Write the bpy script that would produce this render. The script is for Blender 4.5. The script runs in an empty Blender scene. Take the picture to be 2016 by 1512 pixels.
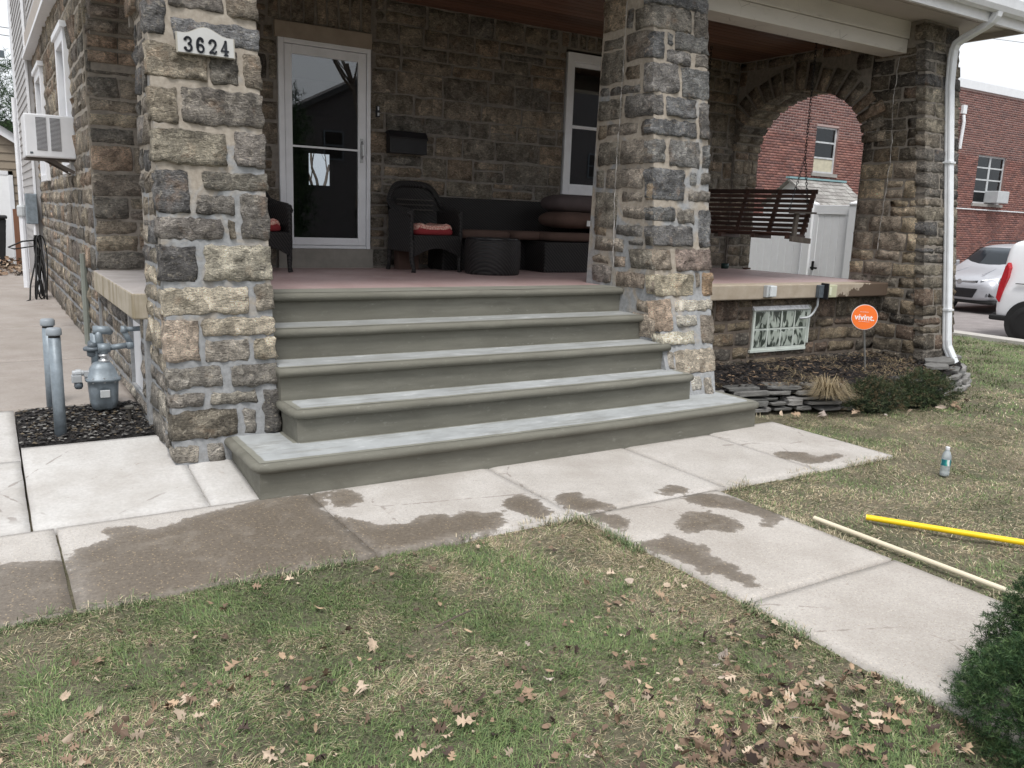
import bpy, math, random
import numpy as np
from mathutils import Vector, Matrix, noise as mnoise
random.seed(7)
rng = np.random.default_rng(7)
S = bpy.context.scene
COL = S.collection
R = math.radians

# ------------------------------------------------------------------ camera
cam_data = bpy.data.cameras.new('camera')
cam = bpy.data.objects.new('camera', cam_data)
COL.objects.link(cam)
cam_data.sensor_width = 36.0
cam_data.lens = 1660.79/2016*36
cam_data.clip_start = 0.05
cam_data.clip_end = 2000
def cam_matrix(yaw, pitch, roll):
    cy, sy = math.cos(yaw), math.sin(yaw)
    right = np.array([cy, -sy, 0]); fwd = np.array([sy, cy, 0]); down = np.array([0, 0, -1.])
    cp, sp = math.cos(pitch), math.sin(pitch)
    f2 = fwd*cp + down*sp; d2 = down*cp - fwd*sp
    cr, sr = math.cos(roll), math.sin(roll)
    r3 = right*cr + d2*sr; d3 = -right*sr + d2*cr
    return r3, d3, f2
_r, _d, _f = cam_matrix(R(32.345), R(11.123), R(-2.081))
CAM = (-1.258, -4.645, 1.62)
M4 = Matrix(((_r[0], -_d[0], -_f[0], CAM[0]), (_r[1], -_d[1], -_f[1], CAM[1]), (_r[2], -_d[2], -_f[2], CAM[2]), (0, 0, 0, 1)))
cam.matrix_world = M4
S.camera = cam

# ------------------------------------------------------------------ light (overcast)
SUN_EL, SUN_AZ = 64, 207      # degrees; azimuth measured from +Y clockwise
W = bpy.data.worlds.new('World'); S.world = W; W.use_nodes = True
wn = W.node_tree.nodes; wl = W.node_tree.links; wn.clear()
sky = wn.new('ShaderNodeTexSky'); sky.sky_type = 'NISHITA'; sky.sun_disc = False
sky.sun_elevation = R(SUN_EL); sky.sun_rotation = R(SUN_AZ)
sky.air_density = 1.0; sky.dust_density = 6.0; sky.ozone_density = 1.0; sky.altitude = 50
hs = wn.new('ShaderNodeHueSaturation'); hs.inputs['Saturation'].default_value = 0.16
mx = wn.new('ShaderNodeMix'); mx.data_type = 'RGBA'; mx.inputs[0].default_value = 0.62
mx.inputs[7].default_value = (7.6, 7.9, 8.3, 1)
bgd = wn.new('ShaderNodeBackground'); bgd.inputs['Strength'].default_value = 0.12
wo = wn.new('ShaderNodeOutputWorld')
wl.new(sky.outputs[0], hs.inputs['Color']); wl.new(hs.outputs[0], mx.inputs[6])
wl.new(mx.outputs[2], bgd.inputs['Color']); wl.new(bgd.outputs[0], wo.inputs[0])
sd = bpy.data.lights.new('sun', 'SUN'); sd.energy = 1.5; sd.angle = R(15); sd.color = (1, .97, .93)
sun = bpy.data.objects.new('sun', sd); COL.objects.link(sun)
_az, _el = R(SUN_AZ), R(SUN_EL)
sv = Vector((math.sin(_az)*math.cos(_el), math.cos(_az)*math.cos(_el), math.sin(_el)))
sun.rotation_euler = sv.to_track_quat('Z', 'Y').to_euler(); sun.location = sv*30
S.view_settings.view_transform = 'Standard'; S.view_settings.look = 'None'
S.view_settings.exposure = 0.58; S.view_settings.gamma = 1.0; S.view_settings.use_curve_mapping = False

# ------------------------------------------------------------------ object helpers
def tag(o, label=None, cat=None, group=None, kind=None):
    if label: o['label'] = label
    if cat: o['category'] = cat
    if group: o['group'] = group
    if kind: o['kind'] = kind
    return o
def empty(name, loc=(0, 0, 0), rz=0, parent=None):
    o = bpy.data.objects.new(name, None); COL.objects.link(o)
    o.location = loc; o.rotation_euler = (0, 0, rz); o.empty_display_size = .1
    if parent: o.parent = parent
    return o
def obj(name, me, mat=None, parent=None, smooth=False):
    o = bpy.data.objects.new(name, me); COL.objects.link(o)
    if mat is not None:
        if not me.materials: me.materials.append(mat)
    if parent is not None: o.parent = parent
    if smooth and len(me.polygons): me.polygons.foreach_set('use_smooth', [True]*len(me.polygons))
    return o
class MB:
    """collects geometry into one mesh"""
    def __init__(s): s.v = []; s.f = []; s.m = []; s.cur = 0
    def add(s, vs, fs):
        b = len(s.v); s.v.extend(vs)
        for f in fs: s.f.append(tuple(i+b for i in f)); s.m.append(s.cur)
    def box(s, x0, x1, y0, y1, z0, z1):
        vs = [(x0,y0,z0),(x1,y0,z0),(x1,y1,z0),(x0,y1,z0),(x0,y0,z1),(x1,y0,z1),(x1,y1,z1),(x0,y1,z1)]
        s.add(vs, [(0,3,2,1),(4,5,6,7),(0,1,5,4),(1,2,6,5),(2,3,7,6),(3,0,4,7)])
    def bar(s, a, b, w, h, up=(0,0,1)):
        a = Vector(a); b = Vector(b); d = (b-a).normalized(); u = Vector(up)
        if abs(d.dot(u)) > .98: u = Vector((0,1,0))
        r = d.cross(u).normalized(); u = r.cross(d).normalized()
        vs = []
        for p in (a, b):
            for sx, sy in ((-1,-1),(1,-1),(1,1),(-1,1)): vs.append(tuple(p + r*sx*w/2 + u*sy*h/2))
        s.add(vs, [(0,3,2,1),(4,5,6,7),(0,1,5,4),(1,2,6,5),(2,3,7,6),(3,0,4,7)])
    def tube(s, pts, r, n=8, cap=True, rs=None):
        pts = [Vector(p) for p in pts]; rings = []
        prev = None
        for i, p in enumerate(pts):
            d = (pts[min(i+1, len(pts)-1)] - pts[max(i-1, 0)])
            if d.length < 1e-9: d = Vector((0,0,1))
            d.normalize()
            if prev is None:
                u = Vector((0,0,1)) if abs(d.z) < .9 else Vector((1,0,0))
                a = d.cross(u).normalized()
            else:
                a = (prev - d*prev.dot(d))
                a = a.normalized() if a.length > 1e-6 else d.orthogonal().normalized()
            prev = a; b = d.cross(a)
            rr = rs[i] if rs else r
            rings.append([tuple(p + (a*math.cos(2*math.pi*k/n) + b*math.sin(2*math.pi*k/n))*rr) for k in range(n)])
        vs = [q for ring in rings for q in ring]; fs = []
        for i in range(len(rings)-1):
            for k in range(n):
                k2 = (k+1) % n
                fs.append((i*n+k, i*n+k2, (i+1)*n+k2, (i+1)*n+k))
        if cap: fs.append(tuple(range(n))[::-1]); fs.append(tuple((len(rings)-1)*n+k for k in range(n)))
        s.add(vs, fs)
    def cyl(s, c, r, z0, z1, n=20, r2=None):
        s.tube([(c[0], c[1], z0), (c[0], c[1], z1)], r, n, rs=[r, r2 if r2 else r])
    def lathe(s, c, prof, n=24):
        """prof: list of (r, z)"""
        vs = []; fs = []
        for r_, z in prof:
            for k in range(n):
                a = 2*math.pi*k/n; vs.append((c[0]+r_*math.cos(a), c[1]+r_*math.sin(a), c[2]+z))
        for i in range(len(prof)-1):
            for k in range(n):
                k2 = (k+1) % n; fs.append((i*n+k, i*n+k2, (i+1)*n+k2, (i+1)*n+k))
        fs.append(tuple(range(n))[::-1]); fs.append(tuple((len(prof)-1)*n+k for k in range(n)))
        s.add(vs, fs)
    def prism(s, poly, ax, a, b):
        """poly: 2D points, extruded along axis ax (0,1,2) from a to b"""
        n = len(poly)
        def P(p, t):
            q = [0, 0, 0]; o = [i for i in range(3) if i != ax]; q[o[0]], q[o[1]] = p; q[ax] = t; return tuple(q)
        vs = [P(p, a) for p in poly] + [P(p, b) for p in poly]
        fs = [tuple(range(n))[::-1], tuple(range(n, 2*n))]
        for i in range(n): j = (i+1) % n; fs.append((i, j, n+j, n+i))
        s.add(vs, fs)
    def mesh(s, name='mesh'):
        me = bpy.data.meshes.new(name); me.from_pydata(s.v, [], s.f)
        if any(s.m): me.polygons.foreach_set('material_index', s.m)
        me.validate(); me.update(); return me
    def build(s, name, mat=None, parent=None, smooth=False, bevel=0, seg=2, mats=None, fix=False):
        me = s.mesh(name)
        if fix:
            import bmesh
            bm = bmesh.new(); bm.from_mesh(me); bmesh.ops.recalc_face_normals(bm, faces=bm.faces); bm.to_mesh(me); bm.free()
        if mats:
            for m in mats: me.materials.append(m)
        o = obj(name, me, mat, parent, smooth)
        if bevel:
            md = o.modifiers.new('b', 'BEVEL'); md.width = bevel; md.segments = seg; md.limit_method = 'ANGLE'; md.angle_limit = R(40)
        return o
def np_mesh(name, V, F, mat, parent=None, attr=None, k=None, smooth=False):
    """V (n,3), F (m,k) arrays; attr: per-vertex rgb"""
    me = bpy.data.meshes.new(name); n = len(V); m, k = F.shape
    me.vertices.add(n); me.vertices.foreach_set('co', V.astype(np.float32).ravel())
    me.loops.add(m*k); me.loops.foreach_set('vertex_index', F.astype(np.int32).ravel())
    me.polygons.add(m); me.polygons.foreach_set('loop_start', (np.arange(m)*k).astype(np.int32))
    me.polygons.foreach_set('loop_total', np.full(m, k, np.int32))
    me.update(calc_edges=True)
    if attr is not None:
        a = me.attributes.new('col', 'FLOAT_COLOR', 'POINT')
        c4 = np.ones((n, 4), np.float32); c4[:, :3] = attr; a.data.foreach_set('color', c4.ravel())
    if smooth: me.polygons.foreach_set('use_smooth', [True]*m)
    return obj(name, me, mat, parent)

# vectorised value noise
_T = rng.random((256, 256))
def vn(x, y, s=1.0, seed=0):
    x = np.asarray(x)*s + seed*17.3; y = np.asarray(y)*s + seed*9.7
    xi = np.floor(x).astype(int); yi = np.floor(y).astype(int); fx = x-xi; fy = y-yi
    fx = fx*fx*(3-2*fx); fy = fy*fy*(3-2*fy)
    g = lambda a, b: _T[(a) & 255, (b) & 255]
    return (g(xi, yi)*(1-fx)+g(xi+1, yi)*fx)*(1-fy) + (g(xi, yi+1)*(1-fx)+g(xi+1, yi+1)*fx)*fy
def fbm(x, y, s=1.0, o=3, seed=0):
    t = 0; a = .5; n = 0
    for i in range(o): t = t + vn(x, y, s*2**i, seed+i)*a; n += a; a *= .5
    return t/n

# ------------------------------------------------------------------ material helpers
def sock(nt, v, n=4):
    if hasattr(v, 'links') or hasattr(v, 'is_linked'): return v
    return v
class MT:
    def __init__(s, name):
        s.m = bpy.data.materials.new(name); s.m.use_nodes = True; s.nt = s.m.node_tree
        s.b = s.nt.nodes['Principled BSDF']; s.b.inputs['Roughness'].default_value = .8
        s.b.inputs['Specular IOR Level'].default_value = .3
        s.tc = None
    def n(s, t): return s.nt.nodes.new(t)
    def l(s, a, b): s.nt.links.new(a, b)
    def co(s, kind='Object'):
        if s.tc is None: s.tc = s.n('ShaderNodeTexCoord')
        if kind == 'World':
            g = s.n('ShaderNodeNewGeometry'); return g.outputs['Position']
        return s.tc.outputs[kind]
    def noise(s, scale, detail=4, rough=.55, kind='World', vec=None, dist=0, stretch=None):
        t = s.n('ShaderNodeTexNoise'); t.inputs['Scale'].default_value = scale; t.inputs['Detail'].default_value = detail
        t.inputs['Roughness'].default_value = rough; t.inputs['Distortion'].default_value = dist
        v = vec or s.co(kind)
        if stretch:
            mp = s.n('ShaderNodeMapping'); mp.inputs['Scale'].default_value = stretch; s.l(v, mp.inputs[0]); v = mp.outputs[0]
        s.l(v, t.inputs['Vector']); return t.outputs['Fac']
    def vor(s, scale, kind='World', feat='F1', out='Distance'):
        t = s.n('ShaderNodeTexVoronoi'); t.inputs['Scale'].default_value = scale; t.feature = feat
        s.l(s.co(kind), t.inputs['Vector']); return t.outputs[out]
    def ramp(s, f, stops, interp='LINEAR'):
        r = s.n('ShaderNodeValToRGB'); r.color_ramp.interpolation = interp
        while len(r.color_ramp.elements) < len(stops): r.color_ramp.elements.new(.5)
        for e, (p, c) in zip(r.color_ramp.elements, stops):
            e.position = p
            e.color = (c, c, c, 1) if isinstance(c, (int, float)) else (*c, 1)
        s.l(f, r.inputs[0]); return r.outputs[0]
    def mix(s, f, a, b, mode='MIX'):
        m = s.n('ShaderNodeMix'); m.data_type = 'RGBA'; m.blend_type = mode
        for i, v in ((0, f), (6, a), (7, b)):
            if isinstance(v, (int, float)): m.inputs[i].default_value = v if i == 0 else (v, v, v, 1)
            elif isinstance(v, tuple): m.inputs[i].default_value = (*v, 1)
            else: s.l(v, m.inputs[i])
        return m.outputs[2]
    def math(s, op, a, b=0, clamp=False):
        m = s.n('ShaderNodeMath'); m.operation = op; m.use_clamp = clamp
        for i, v in ((0, a), (1, b)):
            if isinstance(v, (int, float)): m.inputs[i].default_value = v
            else: s.l(v, m.inputs[i])
        return m.outputs[0]
    def attr(s, name, out='Color'):
        a = s.n('ShaderNodeAttribute'); a.attribute_name = name; return a.outputs[out]
    def col(s, c):
        if isinstance(c, tuple): s.b.inputs['Base Color'].default_value = (*c, 1)
        else: s.l(c, s.b.inputs['Base Color'])
        return s
    def rough(s, v):
        if isinstance(v, (int, float)): s.b.inputs['Roughness'].default_value = v
        else: s.l(v, s.b.inputs['Roughness'])
        return s
    def bump(s, h, strength=.3, dist=.01, normal=None):
        b = s.n('ShaderNodeBump'); b.inputs['Strength'].default_value = strength; b.inputs['Distance'].default_value = dist
        s.l(h, b.inputs['Height'])
        if normal is not None: s.l(normal, b.inputs['Normal'])
        s.l(b.outputs[0], s.b.inputs['Normal']); return b.outputs[0]
    def set(s, **k):
        for a, v in k.items(): s.b.inputs[a.replace('_', ' ')].default_value = v
        return s
def simple(name, c, rough=.6, metal=0, var=.12, scale=8, bump=0, bs=60, spec=.4, kind='World'):
    t = MT(name); n = t.noise(scale, 5, .6, kind)
    lo = tuple(max(0, x*(1-var)) for x in c); hi = tuple(min(1, x*(1+var)) for x in c)
    t.col(t.ramp(n, [(.3, lo), (.7, hi)])); t.rough(rough); t.b.inputs['Metallic'].default_value = metal
    t.b.inputs['Specular IOR Level'].default_value = spec
    if bump: t.bump(t.noise(bs, 3, .6, kind), bump, .004)
    return t.m

# ------------------------------------------------------------------ materials
M = {}
def mk_stone():
    t = MT('rock'); base = t.attr('col')
    n1 = t.noise(9, 6, .65, dist=.6); n2 = t.noise(38, 6, .7, dist=.4); n3 = t.noise(140, 4, .6)
    st = t.noise(16, 7, .7, dist=2.2, stretch=(1, 1, 3.2))
    a = t.mix(1.0, base, t.ramp(n1, [(.3, .5), (.5, 1.0), (.72, 1.6)]), 'MULTIPLY')
    a = t.mix(1.0, a, t.ramp(st, [(.36, .45), (.47, .95), (.56, 1.15), (.66, 1.8)]), 'MULTIPLY')
    a = t.mix(t.ramp(n2, [(.55, 0.), (.68, .6)]), a, (.42, .375, .30))
    a = t.mix(t.ramp(t.noise(6, 5, .65), [(.58, 0.), (.74, .45)]), a, (.27, .15, .07))
    a = t.mix(t.ramp(t.noise(23, 5, .7, dist=1.5), [(.56, 0.), (.70, .6)]), a, (.05, .05, .053))
    a = t.mix(t.ramp(n3, [(.34, .5), (.5, 0.)]), a, (.03, .028, .025))  # fine pits darkened in the colour, as shade in crevices
    fc = t.n('ShaderNodeTexVoronoi'); fc.inputs['Scale'].default_value = 11; wv_ = t.n('ShaderNodeVectorMath'); wv_.operation = 'MULTIPLY_ADD'; nz_ = t.n('ShaderNodeTexNoise'); nz_.inputs['Scale'].default_value = 9; t.l(t.co('World'), nz_.inputs['Vector']); t.l(nz_.outputs['Color'], wv_.inputs[0]); wv_.inputs[1].default_value = (.14, .14, .14); t.l(t.co('World'), wv_.inputs[2]); t.l(wv_.outputs[0], fc.inputs['Vector'])
    sepc = t.n('ShaderNodeSeparateColor'); t.l(fc.outputs['Color'], sepc.inputs[0])
    a = t.mix(1.0, a, t.ramp(sepc.outputs[0], [(0., .72), (1., 1.32)]), 'MULTIPLY')
    hsv_ = t.n('ShaderNodeHueSaturation'); hsv_.inputs['Saturation'].default_value = .8; t.l(a, hsv_.inputs['Color']); a = hsv_.outputs[0]
    a = t.mix(1.0, a, (2.15, 2.1, 2.02), 'MULTIPLY')
    t.col(a); t.rough(.88)
    h = t.math('ADD', t.math('MULTIPLY', st, 1.8), t.math('ADD', t.math('MULTIPLY', n2, 1.0), t.math('MULTIPLY', n3, .35)))
    h = t.math('ADD', h, t.math('MULTIPLY', fc.outputs['Distance'], 1.1))
    t.bump(h, 1.0, .05)
    return t.m
M['stone'] = mk_stone()
def mk_mortar():
    t = MT('mortar')
    big = t.noise(2.1, 4, .6, dist=1.0); n = t.noise(30, 5, .6); f = t.noise(160, 3, .6)
    warm = t.ramp(n, [(.3, (.27, .235, .195)), (.6, (.36, .32, .27)), (.8, (.44, .40, .35))])
    cool = t.ramp(n, [(.3, (.215, .22, .225)), (.7, (.33, .337, .345))])
    zsep = t.n('ShaderNodeSeparateXYZ'); t.l(t.co('World'), zsep.inputs[0])
    low = t.math('MULTIPLY', t.math('SUBTRACT', 1.9, zsep.outputs['Z']), .12)
    m = t.ramp(t.math('ADD', big, low), [(.5, 0.), (.6, 1.)])
    a = t.mix(m, warm, cool)
    a = t.mix(t.ramp(t.noise(5, 5, .7), [(.58, 0.), (.75, .45)]), a, (.16, .14, .12))
    t.col(a); t.rough(.92)
    t.bump(t.math('ADD', t.math('MULTIPLY', n, .8), t.math('MULTIPLY', f, .35)), .5, .01)
    return t.m
M['mortar'] = mk_mortar()
def mk_mortar2(name, c):
    t = MT(name); n = t.noise(24, 5, .6)
    a = t.ramp(n, [(.3, tuple(x*.75 for x in c)), (.7, tuple(x*1.2 for x in c))])
    a = t.mix(t.ramp(t.noise(4, 5, .7), [(.5, 0.), (.7, .5)]), a, tuple(x*.55 for x in c))
    t.col(a); t.rough(.92); t.bump(n, .5, .01); return t.m
M['mortar_dim'] = mk_mortar2('darker_mortar', (.22, .197, .17))  # same house mortar in a darker tone
M['mortar_in'] = mk_mortar2('shaded_porch_mortar', (.19, .17, .15))  # darker copy of the mortar; the porch's shade is put into its colour
M['mortar_dark'] = mk_mortar2('dark_brown_mortar', (.12, .098, .08))  # darkest, browner mortar tone, for the foundation walls

def concrete_material(name, lo, hi, speck=True, wet=True):
    t = MT(name)
    n = t.noise(2.3, 6, .65); f = t.noise(55, 5, .7); g = t.noise(220, 2, .5)
    a = t.ramp(n, [(.3, lo), (.7, hi)])
    a = t.mix(1.0, a, t.ramp(f, [(.3, .86), (.6, 1.03), (.8, 1.1)]), 'MULTIPLY')
    if speck:
        v = t.vor(85); a = t.mix(t.ramp(v, [(.10, .7), (.26, 0.)]), a, (.20, .165, .135))
        a = t.mix(t.ramp(t.noise(95, 3, .65), [(.56, 0.), (.70, .6)]), a, (.66, .60, .50))
        a = t.mix(t.ramp(t.noise(70, 3, .65), [(.58, 0.), (.72, .55)]), a, (.24, .20, .17))
    # stains of their own
    a = t.mix(t.ramp(t.noise(7, 5, .75, dist=.6), [(.62, 0.), (.72, .35)]), a, (.25, .2, .16))
    a = t.mix(t.ramp(t.noise(17, 4, .7), [(.66, 0.), (.70, .5)]), a, (.26, .215, .175))
    a = t.mix(t.ramp(t.noise(1.4, 5, .7), [(.47, 0.), (.66, .45)]), a, (.31, .28, .25))
    # hairline cracks
    cr = t.vor(1.05, feat='DISTANCE_TO_EDGE')
    crn = t.math('ADD', cr, t.math('MULTIPLY', t.math('SUBTRACT', t.noise(11, 4, .6), .5), .05))
    a = t.mix(t.math('MULTIPLY', t.ramp(crn, [(.0, .6), (.004, 0.)]), t.ramp(t.noise(.8, 2, .5), [(.52, 0.), (.56, 1.)])), a, (.2, .17, .15))
    if wet:
        w = t.attr('wet', 'Fac')
        wn_ = t.math('ADD', w, t.math('MULTIPLY', t.math('SUBTRACT', t.noise(14, 6, .7), .5), .16))
        wm = t.ramp(wn_, [(.0, 0.), (.006, .68), (.025, .88), (.10, 1.)])
        wetc = t.mix(t.noise(3, 4, .6), (.115, .096, .076), (.175, .148, .12))
        wetc = t.mix(1.0, wetc, t.ramp(f, [(.3, .75), (.7, 1.25)]), 'MULTIPLY')
        wetc = t.mix(t.ramp(t.vor(48), [(.12, .75), (.24, 0.)]), wetc, (.40, .31, .20))
        wetc = t.mix(t.ramp(t.noise(60, 3, .6), [(.3, .6), (.48, 0.)]), wetc, (.07, .055, .042))
        half_ = t.ramp(t.noise(5.5, 6, .72, dist=.7), [(.52, 0.), (.66, .38)]); wetc = t.mix(half_, wetc, (.27, .24, .205))
        a = t.mix(wm, a, wetc)
        t.rough(t.ramp(wm, [(0, .9), (1, .38)]))
    else: t.rough(.9)
    t.col(a)
    t.bump(t.math('ADD', t.math('MULTIPLY', g, .5), f), .28, .005)
    return t.m
M['walk'] = concrete_material('aged_concrete', (.385, .36, .335), (.50, .475, .45))
M['path'] = concrete_material('aggregate_concrete', (.365, .335, .305), (.47, .44, .41))
M['newslab'] = concrete_material('smooth_concrete', (.43, .41, .39), (.53, .52, .505), speck=False)
M['drive'] = concrete_material('driveway_concrete', (.27, .235, .21), (.38, .345, .32), speck=False, wet=False)
def mk_cement():
    t = MT('fresh_cement'); n = t.noise(3.5, 5, .6, stretch=(.35, 1, 1.6)); f = t.noise(60, 5, .65); st = t.noise(18, 4, .6, stretch=(.12, .6, 1))
    a = t.ramp(n, [(.3, (.128, .124, .102)), (.7, (.175, .170, .143))])
    a = t.mix(1.0, a, t.ramp(st, [(.3, .86), (.7, 1.12)]), 'MULTIPLY')
    a = t.mix(t.ramp(t.noise(33, 4, .7, stretch=(.4, 1, 1)), [(.60, 0.), (.74, .5)]), a, (.27, .265, .235))
    a = t.mix(t.ramp(t.noise(6, 6, .7, stretch=(.5, 1, 1.2), dist=.5), [(.55, 0.), (.7, .4)]), a, (.105, .10, .082))
    t.col(a); t.rough(.78); t.bump(t.math('ADD', f, t.math('MULTIPLY', st, .8)), .3, .004); return t.m
M['cement'] = mk_cement()
def mk_tread():
    t = MT('drying_cement'); w = t.attr('dry', 'Fac')
    f = t.noise(60, 5, .65); st = t.noise(9, 6, .7, stretch=(.35, 1.6, 1), dist=.8); nn = t.noise(5, 5, .6)
    pale = t.attr('pale', 'Fac')
    dry = t.ramp(nn, [(.3, (.285, .297, .30)), (.7, (.39, .407, .412))])  # dried cement and the sky's bluish reflection, both put into this colour
    dry = t.mix(pale, (.215, .218, .205), dry)
    dry = t.mix(t.ramp(st, [(.56, 0.), (.66, .5), (.7, .1)]), dry, (.60, .61, .62))
    dry = t.mix(t.ramp(t.noise(7, 6, .75, stretch=(.3, 1.6, 1)), [(.5, 0.), (.66, .75)]), dry, (.215, .215, .195))
    wetc = t.ramp(nn, [(.3, (.18, .178, .150)), (.7, (.235, .232, .20))])
    m = t.ramp(t.math('ADD', w, t.math('MULTIPLY', t.math('SUBTRACT', t.noise(12, 4, .6), .5), .022)), [(.0, 0.), (.009, 1.)])
    t.col(t.mix(m, wetc, dry)); t.rough(.72); t.bump(t.math('ADD', f, t.math('MULTIPLY', st, .6)), .22, .004); return t.m
M['tread'] = mk_tread()
def mk_porchfloor():
    t = MT('red_porch_floor'); n = t.noise(2.5, 5, .6); f = t.noise(20, 5, .7)
    a = t.ramp(n, [(.3, (.36, .245, .235)), (.7, (.46, .345, .335))])
    a = t.mix(t.ramp(t.noise(5, 6, .7, stretch=(.5, 1.6, 1)), [(.5, 0.), (.7, .5)]), a, (.44, .36, .35))
    t.col(a); t.rough(t.ramp(f, [(.3, .38), (.7, .6)])); t.bump(f, .12, .004); return t.m
M['floor'] = mk_porchfloor()
M['ledge'] = mk_mortar2('ledge_concrete', (.37, .315, .255))
def mk_ledge():
    t = MT('peeling_ledge'); n = t.noise(8, 5, .6)
    a = t.ramp(n, [(.3, (.33, .275, .21)), (.7, (.43, .37, .30))])
    s = t.n('ShaderNodeSeparateXYZ'); t.l(t.co('World'), s.inputs[0])
    # bare brown patch at the right end where the coating has come off
    e = t.math('ADD', t.math('SUBTRACT', s.outputs['X'], 6.63), t.math('MULTIPLY', t.math('SUBTRACT', t.noise(7, 5, .7), .5), 1.0))
    e = t.math('SUBTRACT', e, t.math('MULTIPLY', t.math('SUBTRACT', s.outputs['Z'], .9), 3.2))
    a = t.mix(t.ramp(e, [(0., 0.), (.02, 1.)]), a, (.105, .075, .055))
    t.col(a); t.rough(.85); t.bump(t.noise(40, 4, .6), .3, .004); return t.m
M['ledge_right'] = mk_ledge()
def mk_ledge2():
    t = MT('stained_ledge'); n = t.noise(8, 5, .6)
    a = t.ramp(n, [(.3, (.33, .29, .22)), (.7, (.46, .41, .34))])
    a = t.mix(t.ramp(t.noise(9, 4, .7, stretch=(1, 1, .08)), [(.45, 0.), (.65, .7)]), a, (.17, .135, .07))
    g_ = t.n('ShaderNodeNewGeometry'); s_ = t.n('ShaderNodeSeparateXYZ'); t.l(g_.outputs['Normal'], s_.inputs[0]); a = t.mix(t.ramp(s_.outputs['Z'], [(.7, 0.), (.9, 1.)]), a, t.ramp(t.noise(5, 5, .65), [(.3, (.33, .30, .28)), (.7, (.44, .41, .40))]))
    t.col(a); t.rough(.85); t.bump(t.noise(40, 4, .6), .3, .004); return t.m
M['ledge_left'] = mk_ledge2()
M['lintel'] = simple('lintel_concrete', (.30, .25, .20), .85, bump=.3)
M['white_trim'] = simple('white_trim', (.74, .75, .78), .45, var=.05, bump=.05)
M['vinyl'] = simple('white_vinyl', (.87, .88, .90), .35, var=.03)
M['gutter'] = simple('white_aluminium', (.70, .72, .75), .35, var=.07)
def mk_oldpaint(name, c, dirt=.4):
    t = MT(name); n = t.noise(4, 5, .6, stretch=(.3, 1, 1)); f = t.noise(30, 5, .7)
    a = t.ramp(n, [(.3, tuple(x*.85 for x in c)), (.7, c)])
    a = t.mix(t.ramp(t.noise(7, 6, .75, stretch=(.4, 1, 1.5)), [(.6, 0.), (.72, dirt)]), a, (.2, .18, .155))
    cr = t.vor(6, feat='DISTANCE_TO_EDGE')
    a = t.mix(t.math('MULTIPLY', t.ramp(cr, [(0, .9), (.012, 0.)]), t.ramp(t.noise(1.7, 3), [(.6, 0.), (.64, 1.)])), a, (.05, .045, .04))
    t.col(a); t.rough(.6); t.bump(f, .15, .004); return t.m
M['beam'] = mk_oldpaint('weathered_white_paint', (.62, .59, .55))
M['soffit'] = mk_oldpaint('dusty_soffit_paint', (.43, .39, .36), .25)
def mk_wood(name, c1, c2, rough=.45, stretch=(.25, 4, 4), sc=4):
    t = MT(name); n = t.noise(sc, 6, .65, dist=.8, stretch=stretch)
    oi = t.n('ShaderNodeObjectInfo'); v = t.ramp(oi.outputs['Random'], [(0, .72), (1, 1.25)])
    t.col(t.mix(1.0, t.ramp(n, [(.3, c1), (.7, c2)]), v, 'MULTIPLY')); t.rough(rough); t.bump(n, .15, .003); return t.m
M['ceilwood'] = mk_wood('red_brown_boards', (.105, .05, .035), (.17, .09, .062), .4)
M['swingwood'] = mk_wood('dark_stained_wood', (.035, .018, .014), (.075, .04, .03), .5, (4, .25, 4))
M['swinggrey'] = mk_wood('weathered_grey_wood', (.07, .06, .05), (.13, .11, .095), .7, (4, 1, 1))
M['brownwood'] = mk_wood('brown_fence_wood', (.13, .06, .035), (.2, .1, .06), .7, (4, 4, .3))
M['polewood'] = mk_wood('pale_pole_wood', (.50, .44, .33), (.60, .54, .42), .5, (3, .3, 3))
def mk_wicker():
    t = MT('black_wicker')
    wv = t.n('ShaderNodeTexWave'); wv.inputs['Scale'].default_value = 26; wv.bands_direction = 'Z'; t.l(t.co('Object'), wv.inputs[0])
    w2 = t.n('ShaderNodeTexWave'); w2.inputs['Scale'].default_value = 16; w2.bands_direction = 'DIAGONAL'; t.l(t.co('Object'), w2.inputs[0])
    h = t.math('MULTIPLY', wv.outputs['Fac'], w2.outputs['Fac'])
    t.col(t.ramp(h, [(0, (.008, .008, .009)), (1, (.065, .058, .055))])); t.rough(.5); t.bump(h, .8, .006); return t.m
M['wicker'] = mk_wicker()
def mk_fabric(name, c, pat=None):
    t = MT(name); n = t.noise(300, 2); a = t.ramp(t.noise(6, 4), [(.3, tuple(x*.8 for x in c)), (.7, c)])
    if pat:
        v = t.vor(26, 'Object', 'DISTANCE_TO_EDGE'); nn = t.noise(40, 3, kind='Object')
        a = t.mix(t.ramp(t.math('ADD', v, t.math('MULTIPLY', nn, .1)), [(.09, 0.), (.12, 1.)]), c, pat)
    t.col(a); t.rough(.95); t.bump(n, .3, .002); return t.m
M['redfab'] = mk_fabric('dark_red_fabric', (.25, .03, .035))
M['redpat'] = mk_fabric('red_and_cream_print', (.38, .06, .06), (.62, .40, .33))
M['brownfab'] = mk_fabric('brown_fabric', (.10, .062, .05))
M['mauvefab'] = mk_fabric('mauve_brown_fabric', (.095, .075, .075))
M['black'] = simple('black_metal', (.015, .015, .017), .4, var=.3)
M['darkvoid'] = simple('dark_interior', (.018, .015, .013), .9)
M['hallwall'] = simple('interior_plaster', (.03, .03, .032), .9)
M['greymetal'] = simple('grey_painted_metal', (.20, .235, .265), .45, .2, var=.22, scale=20, bump=.1)
M['greymetal2'] = simple('dark_grey_painted_metal', (.11, .13, .15), .45, .2, var=.25, scale=25)
M['steel'] = simple('pale_steel', (.5, .51, .52), .35, .7)
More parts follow.
